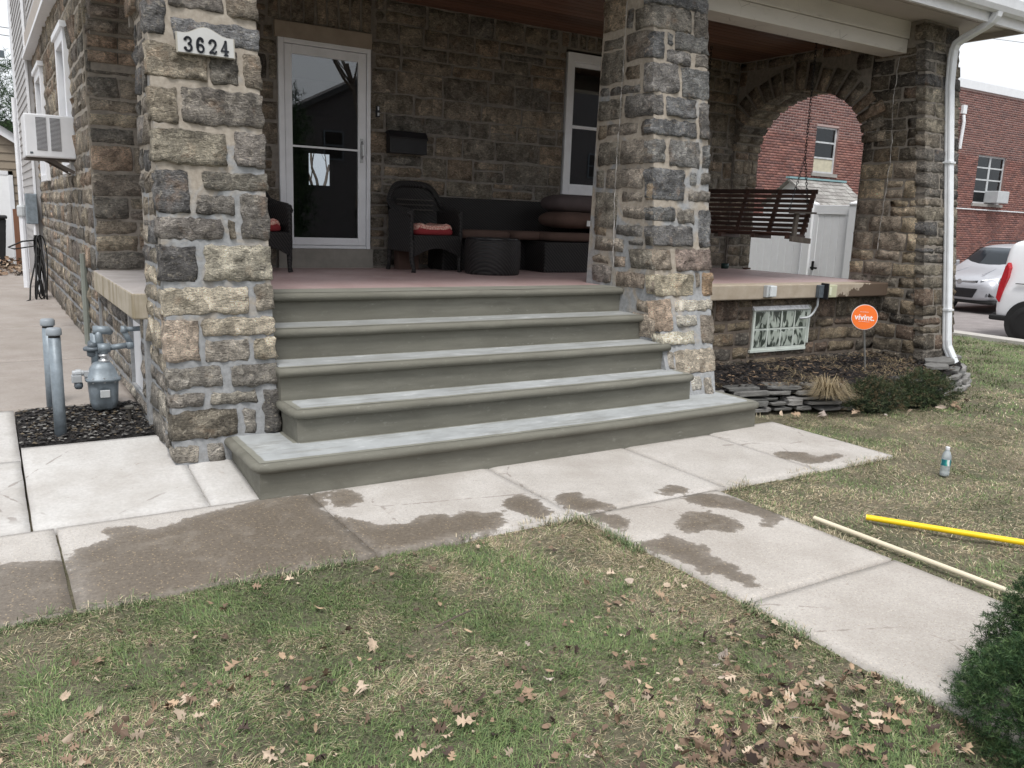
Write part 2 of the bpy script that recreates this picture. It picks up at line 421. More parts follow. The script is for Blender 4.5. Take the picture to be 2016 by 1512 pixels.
M['greybox'] = simple('grey_box_plastic', (.46, .48, .49), .5, var=.08)
M['yellowbox'] = simple('yellowed_plastic', (.47, .47, .33), .5, var=.12)
M['orange'] = simple('orange_sign', (.92, .19, .03), .4, var=.02)
M['seam'] = simple('dark_panel_gap', (.03, .03, .032), .8)
M['signwhite'] = simple('white_lettering', (.85, .85, .85), .5, var=.02)
M['plaque'] = simple('grey_white_plaque', (.46, .46, .45), .4, var=.06)
M['plaque_edge'] = simple('beige_plaque_edge', (.36, .34, .29), .5, var=.1)
M['digits'] = simple('black_digits', (.012, .014, .02), .35)
M['yellow'] = simple('yellow_plastic_pole', (.88, .60, .015), .35, var=.05)
M['rubber'] = simple('black_rubber', (.012, .012, .012), .65, var=.2)
M['slate'] = None
def mk_slate(name, c1, c2):
    t = MT(name); n = t.noise(14, 5, .65, stretch=(1, 1, 3)); oi = t.n('ShaderNodeObjectInfo')
    base = t.ramp(oi.outputs['Random'], [(0, c1), (.5, tuple((a+b)/2 for a, b in zip(c1, c2))), (1, c2)])
    t.col(t.mix(1.0, base, t.ramp(n, [(.3, .7), (.7, 1.25)]), 'MULTIPLY')); t.rough(.75); t.bump(t.noise(40, 5, .7, stretch=(1, 1, 2)), .7, .008); return t.m
M['flag'] = mk_slate('grey_flagstone', (.10, .10, .095), (.27, .26, .25))
M['slate'] = mk_slate('roof_slate', (.20, .185, .175), (.33, .32, .30))
def mk_glass(name, tint=(.9, .95, 1), rough=0.0, reflect=1.0):
    t = MT(name); nt = t.nt; nt.nodes.remove(t.b)
    out = nt.nodes['Material Output']; g = t.n('ShaderNodeBsdfGlossy'); g.inputs['Roughness'].default_value = rough
    tr = t.n('ShaderNodeBsdfTransparent'); tr.inputs['Color'].default_value = (*tint, 1)
    fr = t.n('ShaderNodeFresnel'); fr.inputs['IOR'].default_value = 1.5
    f2 = t.n('ShaderNodeMath'); f2.operation = 'MULTIPLY_ADD'; f2.inputs[1].default_value = 1.7*reflect; f2.inputs[2].default_value = .04*reflect; f2.use_clamp = True
    t.l(fr.outputs[0], f2.inputs[0])
    m = t.n('ShaderNodeMixShader'); t.l(f2.outputs[0], m.inputs[0]); t.l(tr.outputs[0], m.inputs[1]); t.l(g.outputs[0], m.inputs[2])
    t.l(m.outputs[0], out.inputs['Surface']); return t.m
M['glass'] = mk_glass('window_glass', (.75, .78, .8))
M['carglass'] = mk_glass('tinted_car_glass', (.22, .25, .27), 0.0, .45)
M['bottle'] = mk_glass('clear_plastic', (.97, .98, .99), .08, 1.0)
def _milky():
    nt = M['bottle'].node_tree; out = nt.nodes['Material Output']; d = nt.nodes.new('ShaderNodeBsdfDiffuse'); d.inputs['Color'].default_value = (.62, .68, .72, 1); mx_ = nt.nodes.new('ShaderNodeMixShader'); mx_.inputs[0].default_value = .42
    src = out.inputs['Surface'].links[0].from_socket; nt.links.new(src, mx_.inputs[1]); nt.links.new(d.outputs[0], mx_.inputs[2]); nt.links.new(mx_.outputs[0], out.inputs['Surface'])
_milky()
def mk_blockglass():
    t = MT('wavy_block_glass'); n = t.noise(6.5, 2, .45, dist=1.6, kind='Object', stretch=(1.6, 1, .7)); m = t.noise(15, 4, .6, kind='Object', stretch=(1.6, 1, .4))
    t.col(t.mix(t.ramp(n, [(.47, 0.), (.54, 1.)]), (.035, .045, .04), t.mix(m, (.22, .26, .23), (.50, .54, .49))))
    t.rough(.12); t.b.inputs['Specular IOR Level'].default_value = .7; t.bump(n, .5, .02); return t.m
M['blockglass'] = mk_blockglass()
M['blockjoint'] = simple('white_joint', (.50, .54, .50), .7, bump=.4)
def mk_brick(name, pal):
    t = MT(name); c = t.attr('col'); n = t.noise(30, 4, .6)
    t.col(t.mix(1.0, c, t.ramp(n, [(.3, .8), (.7, 1.2)]), 'MULTIPLY')); t.rough(.85); return t.m
M['brick'] = mk_brick('red_brick', None)
def mk_joint():
    t = MT('brick_mortar'); s = t.n('ShaderNodeSeparateXYZ'); t.l(t.co('World'), s.inputs[0])
    n = t.noise(1.2, 4)
    z = t.math('ADD', s.outputs['Z'], t.math('MULTIPLY', n, .1))
    t.col(t.ramp(t.math('MULTIPLY', z, .1), [(.402, (.25, .15, .13)), (.41, (.40, .30, .28))])); t.rough(.9); return t.m
M['brickjoint'] = mk_joint()
M['coping'] = simple('white_coping', (.72, .74, .76), .5, var=.05)
def mk_siding(name, c):
    return simple(name, c, .55, var=.06, scale=3)
M['siding'] = mk_siding('grey_siding', (.42, .41, .41))
M['tansiding'] = mk_siding('tan_siding', (.26, .215, .165))
M['carwhite'] = simple('white_car_paint', (.74, .75, .77), .2, var=.02, spec=.6)
M['carsilver'] = simple('silver_car_paint', (.44, .45, .48), .3, .25, var=.03, spec=.6)
M['redlamp'] = simple('red_tail_lamp', (.42, .012, .02), .15, var=.1)
M['lampglass'] = simple('headlight_lens', (.22, .23, .25), .25, .3, var=.5, scale=30)
def mk_asphalt():
    t = MT('asphalt'); n = t.noise(3, 5, .6); f = t.noise(90, 3)
    a = t.ramp(n, [(.3, (.21, .19, .185)), (.7, (.29, .265, .26))]); t.col(t.mix(1.0, a, t.ramp(f, [(.3, .85), (.7, 1.15)]), 'MULTIPLY')); t.rough(.9); t.bump(f, .3, .005); return t.m
M['asphalt'] = mk_asphalt()
def mk_soil(name, c1, c2, c3):
    t = MT(name); n = t.noise(40, 6, .75); v = t.vor(55)
    a = t.ramp(n, [(.3, c1), (.6, c2), (.75, c3)]); t.col(a); t.rough(.95); t.bump(t.math('ADD', n, v), 1.0, .03); return t.m
M['soil'] = mk_soil('dark_soil', (.012, .011, .011), (.04, .037, .036), (.15, .14, .135))
M['mulch'] = mk_soil('black_mulch', (.008, .007, .008), (.028, .024, .024), (.085, .07, .06))
def mk_ground():
    t = MT('turf_soil'); n = t.noise(1.1, 5, .6); f = t.noise(55, 5, .75); g = t.noise(200, 3, .7)
    a = t.ramp(n, [(.38, (.13, .13, .08)), (.62, (.23, .20, .14))])
    a = t.mix(1.0, a, t.ramp(f, [(.3, .55), (.7, 1.5)]), 'MULTIPLY'); a = t.mix(t.ramp(g, [(.55, 0.), (.7, .6)]), a, (.24, .2, .13))
    t.col(a); t.rough(.95); t.bump(t.math('ADD', f, g), .9, .02); return t.m
M['turf'] = mk_ground()
def mk_attr(name, rough=.8, var=True, trans=0):
    t = MT(name); a = t.attr('col'); t.col(a); t.rough(rough); return t.m
M['grass'] = mk_attr('grass_blade', .75)
M['needle'] = mk_attr('evergreen_needle', .6)
M['leafmix'] = mk_attr('dead_leaf_mix', .8)
def mk_leaf():
    t = MT('dead_oak_leaf'); oi = t.n('ShaderNodeObjectInfo')
    base = t.ramp(oi.outputs['Random'], [(0, (.06, .04, .032)), (.2, (.14, .095, .068)), (.4, (.27, .185, .125)), (.62, (.40, .285, .19)), (.82, (.48, .38, .29)), (1, (.34, .30, .28))])
    t.col(t.mix(1.0, base, t.ramp(t.noise(60, 4, .6), [(.3, .75), (.7, 1.15)]), 'MULTIPLY')); t.rough(.75); return t.m
M['leaf'] = mk_leaf()
M['bark'] = simple('grey_bark', (.10, .08, .065), .9, var=.3, bump=.6)
M['housefar'] = simple('brown_brick_far', (.085, .078, .078), .9)
M['rooffar'] = simple('dark_roof_far', (.06, .06, .062), .9)
M['paperwhite'] = simple('white_paper', (.7, .7, .7), .8)
M['label'] = None
def mk_label():
    t = MT('bottle_label'); s = t.n('ShaderNodeSeparateXYZ'); t.l(t.co('Object'), s.inputs[0])
    w = t.n('ShaderNodeTexWave'); w.inputs['Scale'].default_value = 9; w.inputs['Distortion'].default_value = 4; t.l(t.co('Object'), w.inputs[0])
    t.col(t.ramp(w.outputs['Fac'], [(.3, (.02, .16, .2)), (.6, (.05, .35, .3)), (.85, (.7, .75, .75))])); t.rough(.3); return t.m
M['label'] = mk_label()

# ------------------------------------------------------------------ measured stone layouts (u fraction, z) and stain outlines (metres)
LPF= [(0.195, 0.691, 2.775, 2.9), (0.717, 1, 2.762, 2.916), (0, 0.166, 2.603, 2.791), (0.221, 1, 2.58, 2.705), (0, 0.51, 2.361, 2.556), (0.541, 0.796, 2.357, 2.562), (0.857, 1, 2.348, 2.557), (0, 0.22, 2.099, 2.303), (0.258, 1, 2.109, 2.32), (0, 0.648, 1.869, 2.068), (0.723, 1, 1.868, 2.079), (0, 0.277, 1.578, 1.827), (0.41, 1, 1.724, 1.836), (0.336, 0.693, 1.578, 1.688), (0.744, 1, 1.436, 1.705), (0, 0.57, 1.425, 1.55), (0.617, 0.681, 1.434, 1.546), (0, 0.295, 1.18, 1.384), (0.372, 1, 1.178, 1.393), (0, 0.762, 0.976, 1.138), (0.837, 1, 0.987, 1.15), (0, 0.282, 0.694, 0.945), (0.321, 1, 0.841, 0.95), (0.33, 0.743, 0.678, 0.813), (0.802, 1, 0.686, 0.818), (0, 0.479, 0.535, 0.658), (0.568, 1, 0.521, 0.653), (0, 0.302, 0.417, 0.499), (0.366, 0.799, 0.415, 0.493), (0.858, 1, 0.218, 0.492), (0, 0.596, 0.217, 0.388), (0.655, 0.777, 0.221, 0.375), (0, 0.217, 0.083, 0.181), (0.295, 0.453, 0.069, 0.185)]
RPF= [(0, 1, 3.38, 3.503), (0, 0.704, 3.195, 3.379), (0.748, 1, 3.175, 3.384), (0, 0.179, 2.956, 3.173), (0.24, 0.352, 3.069, 3.171), (0.389, 1, 3.046, 3.192), (0.245, 0.678, 2.931, 3.039), (0.768, 1, 2.934, 3.033), (0, 0.436, 2.688, 2.924), (0.511, 1, 2.672, 2.915), (0, 0.166, 2.508, 2.664), (0.226, 0.773, 2.503, 2.662), (0.835, 1, 2.342, 2.644), (0, 0.782, 2.344, 2.475), (0, 0.189, 2.118, 2.303), (0.273, 0.842, 2.097, 2.314), (0.886, 1, 2.106, 2.298), (0, 0.538, 1.815, 2.07), (0.638, 0.763, 1.951, 2.058), (0.851, 1, 1.969, 2.06), (0.611, 1, 1.817, 1.908), (0, 0.351, 1.645, 1.756), (0.411, 0.73, 1.629, 1.748), (0.802, 1, 1.433, 1.744), (0, 0.687, 1.435, 1.603), (0, 0.275, 1.237, 1.405), (0.372, 1, 1.226, 1.409), (0, 0.684, 1.017, 1.203), (0.736, 0.799, 1.087, 1.214), (0.848, 1, 1.017, 1.214), (0, 0.252, 0.729, 0.991), (0.334, 1, 0.89, 0.98), (0.319, 0.717, 0.764, 0.853), (0.775, 1, 0.611, 0.847), (0, 0.64, 0.615, 0.719), (0.22, 1, 0.382, 0.569), (0.077, 0.182, 0.429, 0.565), (0.751, 0.923, 0.203, 0.335), (0.491, 0.678, 0.244, 0.349)]
RPL= [(1.36, 1.65, 3.241, 3.496), (1.25, 1.33, 3.229, 3.392), (1.05, 1.22, 3.205, 3.364), (1.37, 1.64, 3.088, 3.177), (1.0, 1.31, 2.964, 3.185), (1.34, 1.65, 2.807, 3.066), (1.12, 1.3, 2.81, 2.919), (0.96, 1.07, 2.713, 2.917), (1.1, 1.51, 2.699, 2.766), (1.53, 1.64, 2.704, 2.773), (1.33, 1.64, 2.502, 2.673), (0.93, 1.29, 2.495, 2.676), (1.11, 1.53, 2.366, 2.457), (1.54, 1.64, 2.337, 2.465), (0.92, 1.06, 2.346, 2.466), (1.34, 1.63, 2.111, 2.308), (0.89, 1.29, 2.115, 2.309), (1.53, 1.63, 1.914, 2.068), (1.0, 1.5, 1.911, 2.07), (0.86, 0.95, 1.808, 2.066), (0.99, 1.26, 1.796, 1.876), (1.32, 1.64, 1.564, 1.878), (0.82, 1.24, 1.655, 1.756), (1.46, 1.63, 1.501, 1.591), (0.96, 1.32, 1.503, 1.595), (0.8, 0.91, 1.435, 1.591), (1.2, 1.62, 1.362, 1.475), (0.95, 1.14, 1.426, 1.466), (1.4, 1.63, 1.253, 1.32), (1.16, 1.32, 1.229, 1.317), (0.76, 1.1, 1.227, 1.397), (1.35, 1.63, 1.073, 1.23), (0.9, 1.28, 1.065, 1.192), (0.75, 0.85, 1.044, 1.19), (0.69, 0.98, 0.869, 0.971)]
STAINS= [[(-1.01, -0.46), (-0.98, -0.37), (-0.87, -0.32), (-0.82, -0.27), (-0.82, -0.11), (-0.73, -0.12), (-0.61, -0.25), (-0.53, -0.23), (-0.42, -0.15), (-0.19, -0.08), (0.01, -0.02), (0.4, -0.06), (0.26, -0.32), (0.27, -0.43), (0.28, -1.06), (-0.16, -1.28), (-0.77, -1.25), (-0.99, -1.06)], [(-1.36, -0.37), (-1.16, -0.42), (-1.04, -0.45), (-1.0, -0.54), (-0.99, -1.11), (-1.39, -1.13)], [(0.4, -0.05), (0.53, -0.07), (0.54, -0.32), (0.41, -0.36), (0.29, -0.33)], [(0.25, -0.34), (0.33, -0.51), (0.43, -0.68), (0.49, -0.72), (0.61, -0.73), (0.67, -0.68), (0.78, -0.65), (0.84, -0.74), (0.93, -0.7), (1.02, -0.77), (1.14, -0.83), (1.07, -0.96), (1.0, -1.04), (0.25, -1.11)], [(1.24, -0.63), (1.37, -0.59), (1.44, -0.72), (1.39, -0.9), (1.39, -0.97), (1.26, -1.03), (1.19, -0.87), (1.16, -0.76)], [(1.52, -0.76), (1.64, -0.68), (1.74, -0.72), (1.71, -0.83), (1.79, -0.97), (1.77, -1.06), (1.56, -1.04), (1.5, -1.02), (1.49, -0.86)], [(1.52, -1.04), (1.64, -1.09), (1.72, -1.2), (1.64, -1.34), (1.54, -1.38), (1.53, -1.23)], [(2.34, -0.86), (2.4, -0.89), (2.39, -1.01), (2.39, -1.04), (2.19, -1.02), (2.15, -0.94)], [(3.55, -0.59), (3.67, -0.61), (3.84, -0.72), (3.78, -0.83), (4.01, -0.83), (4.04, -0.92), (3.66, -0.97), (3.59, -0.94), (3.53, -0.75)], [(2.24, -1.06), (2.42, -1.05), (2.52, -1.18), (2.59, -1.36), (2.59, -1.49), (2.56, -1.64), (2.44, -1.65), (2.37, -1.71), (2.28, -1.68), (2.31, -1.61), (2.4, -1.6), (2.39, -1.46), (2.34, -1.37), (2.22, -1.28), (2.22, -1.14)], [(2.04, -1.29), (2.17, -1.31), (2.23, -1.39), (2.26, -1.53), (2.19, -1.64), (2.07, -1.66), (2.01, -1.57), (1.88, -1.56), (1.81, -1.51), (1.87, -1.42)], [(1.47, -1.52), (1.61, -1.52), (1.75, -1.5), (1.78, -1.55), (1.75, -1.62), (1.79, -1.67), (1.82, -1.74), (1.75, -1.81), (1.74, -1.9), (1.79, -1.95), (1.74, -2.02), (1.72, -2.15), (1.67, -2.21), (1.61, -2.18), (1.6, -2.04), (1.55, -1.97), (1.55, -1.8), (1.52, -1.69)]]

# ------------------------------------------------------------------ stone masonry
ZP = 1.05        # porch floor height
def flat(org, uax, nax, vax=(0, 0, 1)):
    o = np.array(org, float); ua = np.array(uax, float); na = np.array(nax, float); va = np.array(vax, float)
    return lambda u, v, n: o + ua*u + va*v + na*n
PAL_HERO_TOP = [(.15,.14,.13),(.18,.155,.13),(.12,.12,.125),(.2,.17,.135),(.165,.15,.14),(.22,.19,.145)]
PAL_HERO_MID = [(.34,.295,.225),(.27,.24,.195),(.31,.27,.21),(.13,.125,.125),(.23,.205,.175),(.36,.315,.24),(.27,.225,.18)]
PAL_HERO_LOW = [(.27,.25,.215),(.22,.205,.185),(.33,.30,.26),(.17,.155,.14),(.25,.22,.19)]
PAL_GREY = [(.135,.14,.145),(.165,.165,.165),(.2,.185,.165),(.12,.125,.135),(.18,.165,.15),(.145,.14,.14)]
PAL_WALL = [(.19,.155,.115),(.165,.14,.11),(.21,.17,.125),(.14,.125,.105),(.225,.18,.13),(.185,.155,.12),(.215,.15,.10)]
PAL_IN = [(.185,.155,.12),(.16,.14,.115),(.2,.165,.125),(.135,.125,.11),(.215,.175,.13),(.18,.155,.12),(.215,.16,.11)]
PAL_DARK = [(.085,.072,.055),(.11,.09,.064),(.145,.11,.07),(.07,.062,.053),(.125,.085,.06),(.17,.13,.08)]
PAL_SIDE = [(.22,.185,.145),(.18,.155,.13),(.29,.245,.18),(.14,.13,.115),(.26,.22,.17),(.19,.16,.14),(.24,.17,.12)]
def pal_pick(pal, v, r):
    if callable(pal): pal = pal(v)
    c = np.array(pal[r.integers(len(pal))])
    return np.clip(c*(1+r.uniform(-.13, .13)), 0, 1)
def stone_geom(pos, u0, u1, v0, v1, r, cell=.055, proud=.022, maxn=9, rough=1.0, wrap=None):
    wl = wrap is not None and u0 < .012; wr = wrap is not None and u1 > wrap-.012
    if wl: u0 = -.014
    if wr: u1 = wrap+.014
    w, h = u1-u0, v1-v0
    nu = int(min(maxn, max(3, round(w/cell)))); nv = int(min(maxn-3 if maxn > 6 else maxn, max(2, round(h/cell))))
    gu = np.linspace(0, 1, nu+1); gv = np.linspace(0, 1, nv+1)
    # keep first/last cells narrow: a crisp worked edge
    e = min(.2, .009/w*1.0); gu[1] = e; gu[-2] = 1-e
    if nv > 2: e = min(.25, .008/h); gv[1] = e; gv[-2] = 1-e
    U, V = np.meshgrid(gu, gv, indexing='ij')
    s = r.uniform(0, 100)
    Uw = u0+U*w; Vw = v0+V*h
    edge = (np.minimum(np.minimum(U, 1-U)*w, np.minimum(V, 1-V)*h))
    N = proud*(.3+.7*fbm(Uw+s, Vw+s*.7, 7, 3, 3)) + rough*.046*(fbm(Uw+s, Vw*1.6-s, 16, 3, 5)-.5) + rough*.013*(r.random(U.shape)-.5)
    tilt = r.uniform(-.018, .018, 2); N = N + tilt[0]*(U-.5) + tilt[1]*(V-.5)
    bord = edge < 1e-6
    N = np.where(bord, .0015, np.maximum(N, .0045))
    # wobble the outline
    wob = .028*rough; jit = .007*rough
    Uw = Uw + wob*(fbm(Uw*3+s, Vw*3, 9, 3, 8)-.5)*1.2 + np.where(bord, jit*(r.random(U.shape)-.5), 0)
    Vw = Vw + wob*(fbm(Uw*3, Vw*3+s, 9, 3, 11)-.5)*1.2 + np.where(bord, jit*(r.random(U.shape)-.5), 0)
    # soften corners
    cr = min(.016, w*.14, h*.16)
    for i, j, su, sv_ in ((0, 0, 1, 1), (0, -1, 1, -1), (-1, 0, -1, 1), (-1, -1, -1, -1)):
        k = cr*r.uniform(.5, 1.5); Uw[i, j] += su*k; Vw[i, j] += sv_*k
    inner = ~bord
    Uw = Uw + inner*r.uniform(-.006, .006, U.shape)*(edge > .02); Vw = Vw + inner*r.uniform(-.006, .006, U.shape)*(edge > .02)
    P = np.array([pos(a, b, n) for a, b, n in zip(Uw.ravel(), Vw.ravel(), N.ravel())])
    idx = np.arange((nu+1)*(nv+1)).reshape(nu+1, nv+1)
    F = np.stack([idx[:-1, :-1], idx[1:, :-1], idx[1:, 1:], idx[:-1, 1:]], -1).reshape(-1, 4)
    ring = [idx[i, 0] for i in range(nu+1)] + [idx[nu, j] for j in range(1, nv+1)] + [idx[i, nv] for i in range(nu-1, -1, -1)] + [idx[0, j] for j in range(nv-1, 0, -1)]
    def sdep(k):
        i_ = k//(nv+1)
        return -.105 if ((wl and i_ == 0) or (wr and i_ == nu)) else -.03
    sk = np.array([pos(Uw.ravel()[k], Vw.ravel()[k], sdep(k)) for k in ring]); b = len(P)
    nr = len(ring)
    F2 = np.array([[ring[(k+1) % nr], ring[k], b+k, b+(k+1) % nr] for k in range(nr)])
    return np.vstack([P, sk]), np.vstack([F, F2])
STONE_COUNT = [0]; STONE_MAX = 300
def orient_flip(pos):
    a = pos(0, 0, 0); du = pos(.1, 0, 0)-a; dv = pos(0, .1, 0)-a; dn = pos(0, 0, .1)-a
    return np.dot(np.cross(du, dv), dn) < 0
def lay(pos, rects, parent, pal, single=True, cell=.055, proud=.022, seed=1, maxn=9, cols=None, rough=1.0, name='stone', wrap=None):
    r = np.random.default_rng(seed); Vs = []; Fs = []; Cs = []; b = 0; fl = orient_flip(pos)
    for i, (u0, u1, v0, v1) in enumerate(rects):
        if u1-u0 < .02 or v1-v0 < .02: continue
        V, F = stone_geom(pos, u0, u1, v0, v1, r, cell, proud, maxn, rough, wrap)
        if fl: F = F[:, ::-1]
        c = np.array(cols[i]) if cols and cols[i] is not None else pal_pick(pal, (v0+v1)/2, r)
        if single and STONE_COUNT[0] < STONE_MAX:
            STONE_COUNT[0] += 1
            np_mesh(name, V, F, M['stone'], parent, np.tile(c, (len(V), 1)), smooth=True)
        else:
            Vs.append(V); Fs.append(F+b); Cs.append(np.tile(c, (len(V), 1))); b += len(V)
    if Vs:
        o = np_mesh('stones', np.vstack(Vs), np.vstack(Fs), M['stone'], parent, np.vstack(Cs), smooth=True); o['kind'] = 'stuff'
def courses(u0, u1, v0, v1, seed, hmin=.1, hmax=.2, wmin=.16, wmax=.44, joint=.020, holes=()):
    r = np.random.default_rng(seed); out = []; v = v0
    while v < v1-.05:
        h = r.uniform(hmin, hmax)
        if v+h > v1-.07: h = v1-v
        u = u0 - (0 if r.random() < .5 else 0)
        row = []
        while u < u1-.01:
            w = r.uniform(wmin, wmax)*(1 if h > .13 else 1.1)
            if u+w > u1-.12: w = u1-u
            if h > .165 and r.random() < .3 and w > .2:
                hh = h*r.uniform(.4, .6)
                row += [(u, u+w, v, v+hh), (u, u+w, v+hh, v+h)]
                if w > .34 and r.random() < .5:
                    row.pop(); m = u+w*r.uniform(.35, .65); row += [(u, m, v+hh, v+h), (m, u+w, v+hh, v+h)]
            else: row.append((u, u+w, v, v+h))
            u += w
        out += row; v += h
    res = []
    for a, b, c, d in out:
        dv0, dv1 = r.uniform(-.007, .007, 2)
        a += joint/2; b -= joint/2; c += joint/2+dv0; d -= joint/2+dv1
        parts = [(a, b, c, d)]
        for (ha, hb, hc, hd) in holes:
            new = []
            for (a1, b1, c1, d1) in parts:
                if b1 <= ha or a1 >= hb or d1 <= hc or c1 >= hd: new.append((a1, b1, c1, d1)); continue
                if a1 < ha: new.append((a1, ha-joint*.4, c1, d1))
                if b1 > hb: new.append((hb+joint*.4, b1, c1, d1))
                if a1 >= ha-.02 and b1 <= hb+.02 or True:
                    m0, m1 = max(a1, ha), min(b1, hb)
                    if m1-m0 > .06 and d1-hd > .04: new.append((m0, m1, hd+joint*.4, d1))
                    if m1-m0 > .06 and hc-c1 > .04: new.append((m0, m1, c1, hc-joint*.4))
            parts = new
        res += [p for p in parts if p[1]-p[0] > .05 and p[3]-p[2] > .035]
    return res
def holed_wall(mb, mapf, u0, u1, v0, v1, holes):
    """fills the rectangle minus holes with boxes; mapf(u0,u1,v0,v1) adds one"""
    us = sorted({u0, u1, *[h[0] for h in holes], *[h[1] for h in holes]}); us = [u for u in us if u0 <= u <= u1]
    vs = sorted({v0, v1, *[h[2] for h in holes], *[h[3] for h in holes]}); vs = [v for v in vs if v0 <= v <= v1]
    for a, b in zip(us[:-1], us[1:]):
        run = None
        for c, d in zip(vs[:-1], vs[1:]):
            m = ((a+b)/2, (c+d)/2)
            inside = any(h[0] < m[0] < h[1] and h[2] < m[1] < h[3] for h in holes)
            if not inside:
                if run and abs(run[1]-c) < 1e-9: run = (run[0], d)
                else:
                    if run: mapf(a, b, *run)
                    run = (c, d)
        if run: mapf(a, b, *run)

house = empty('stone_house', (0, 0, 0))
tag(house, 'old fieldstone house with a deep covered front porch, arched openings and white trim', 'house')

# ---- front porch pillars: battered, lofted from levels ----------------------------
def pillar(levels, parent, name='porch_pillar'):
    """levels: (z, xL, xR, yFront, yBack)"""
    mb = MB(); vs = []
    for z, a, b, c, d in levels: vs += [(a, c, z), (b, c, z), (b, d, z), (a, d, z)]
    n = len(levels); fs = [(3, 2, 1, 0), tuple((n-1)*4+k for k in range(4))]
    for i in range(n-1):
        for k in range(4): k2 = (k+1) % 4; fs.append((i*4+k, i*4+k2, (i+1)*4+k2, (i+1)*4+k))
    mb.add(vs, fs); return mb.build(name, M['mortar'], parent)
def lerp_levels(levels, z):
    L = np.array(levels); return [np.interp(z, L[:, 0], L[:, k]) for k in range(1, 5)]
LPL = [(-.1, -.335, .30, .575, 1.38), (.1, -.335, .305, .60, 1.38), (2.8, -.335, .30, .93, 1.36), (3.86, -.335, .30, 1.06, 1.35)]
RPLv = [(-.05, 3.50, 4.0, .36, 1.74), (.2, 3.51, 4.02, .42, 1.74), (.6, 3.537, 4.12, .60, 1.73), (1.05, 3.555, 4.19, .75, 1.72), (1.8, 3.555, 4.19, .85, 1.70), (3.3, 3.555, 4.15, 1.0, 1.66), (3.9, 3.555, 4.15, 1.06, 1.66)]
FRL = [(-.05, 7.5, 8.05, .70, 1.78), (.25, 7.5, 8.05, .73, 1.78), (1.24, 7.5, 8.09, .85, 1.78), (3.0, 7.5, 8.12, 1.08, 1.76), (3.86, 7.5, 8.12, 1.2, 1.76)]
def front_pos(L):
    def f(u, v, n):                       # u as fraction of width
        a, b, c, d = lerp_levels(L, v); return np.array([a+(b-a)*u, c-n, v])
    return f
def side_pos(L, sgn):
    def f(u, v, n):                       # u is world y
        a, b, c, d = lerp_levels(L, v); x = a-n if sgn < 0 else b+n
        return np.array([x, max(u, c-.004) , v])
    return f
def frac_pos(L, W):                       # metres of width
    def f(u, v, n):
        a, b, c, d = lerp_levels(L, v); return np.array([a+(b-a)*u/W, c-n, v])
    return f
lp = pillar(LPL, house)
W1 = .64
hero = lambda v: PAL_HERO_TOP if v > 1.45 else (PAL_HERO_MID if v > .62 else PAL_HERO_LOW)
cl = {5:(.14,.13,.115), 9:(.2,.18,.14), 8:(.165,.15,.135), 17:(.09,.088,.09), 18:(.33,.305,.245), 19:(.41,.365,.285), 20:(.28,.25,.205), 21:(.33,.265,.21), 22:(.36,.315,.245), 23:(.27,.245,.215), 24:(.37,.325,.245), 12:(.15,.14,.12), 15:(.17,.155,.145), 3:(.17,.175,.19), 29:(.12,.115,.11), 30:(.13,.115,.09)}
rects = [(a*W1, b*W1, c, d) for a, b, c, d in LPF]
lay(frac_pos(LPL, W1), rects, lp, hero, True, .024, .022, 11, 18, [cl.get(i) for i in range(len(rects))], 1.0, wrap=W1)
lay(frac_pos(LPL, W1), courses(0, W1, 2.93, 3.84, 5, .12, .2), lp, hero, False, seed=12, wrap=W1)
def side_courses(L, z0, z1, seed, y1, hs=(.1, .2), ws=(.16, .4)):
    r_ = courses(0, 1.3, z0, z1, seed, hs[0], hs[1], ws[0], ws[1]); out = []
    for a, b, c, d in r_:
        yf = lerp_levels(L, (c+d)/2)[2]; a2, b2 = a+yf, b+yf
        if a2 > y1-.06: continue
        if a < .03:
            a2 = yf+.095
            if b2-a2 < .06: continue
        out.append((a2, min(b2, y1), c, d))
    return out
lay(side_pos(LPL, -1), side_courses(LPL, .12, 2.95, 21, 1.36, (.11, .2), (.14, .34)), lp, hero, True, .055, .02, 22)
lay(side_pos(LPL, 1), side_courses(LPL, 1.1, 3.8, 23, 1.36), lp, hero, False, .08, .02, 24, 5)
rp = pillar(RPLv, house)
W2 = .62
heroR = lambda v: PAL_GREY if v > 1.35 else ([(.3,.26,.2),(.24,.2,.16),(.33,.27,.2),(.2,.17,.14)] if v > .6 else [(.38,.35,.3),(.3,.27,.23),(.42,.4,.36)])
clr = {25:(.2,.165,.13), 27:(.34,.30,.22), 30:(.36,.27,.2), 31:(.44,.41,.35), 32:(.45,.43,.38), 34:(.5,.47,.38), 35:(.33,.285,.225), 24:(.12,.12,.125), 26:(.21,.16,.14), 29:(.28,.18,.10)}
rects = [(a*W2, b*W2, c, d) for a, b, c, d in RPF]
lay(frac_pos(RPLv, W2), rects, rp, heroR, True, .026, .020, 31, 16, [clr.get(i) for i in range(len(rects))], 1.0, wrap=W2)
lay(frac_pos(RPLv, W2), courses(0, W2, 3.53, 3.86, 6), rp, heroR, False, seed=32, wrap=W2)
lay(side_pos(RPLv, -1), [r_ for r_ in RPL] + [(.70, 1.02, .66, .85), (.62, .95, .47, .62)], rp, lambda v: [(.17,.155,.13),(.2,.175,.15),(.23,.18,.125),(.15,.145,.14)] if v > 1.3 else [(.19,.17,.16),(.25,.2,.16),(.3,.25,.2)], True, .05, .018, 33)
fr = pillar(FRL, house)
fr.data.materials.clear(); fr.data.materials.append(M['mortar_dim'])
frp = lambda v: PAL_WALL if v > 1.0 else PAL_DARK
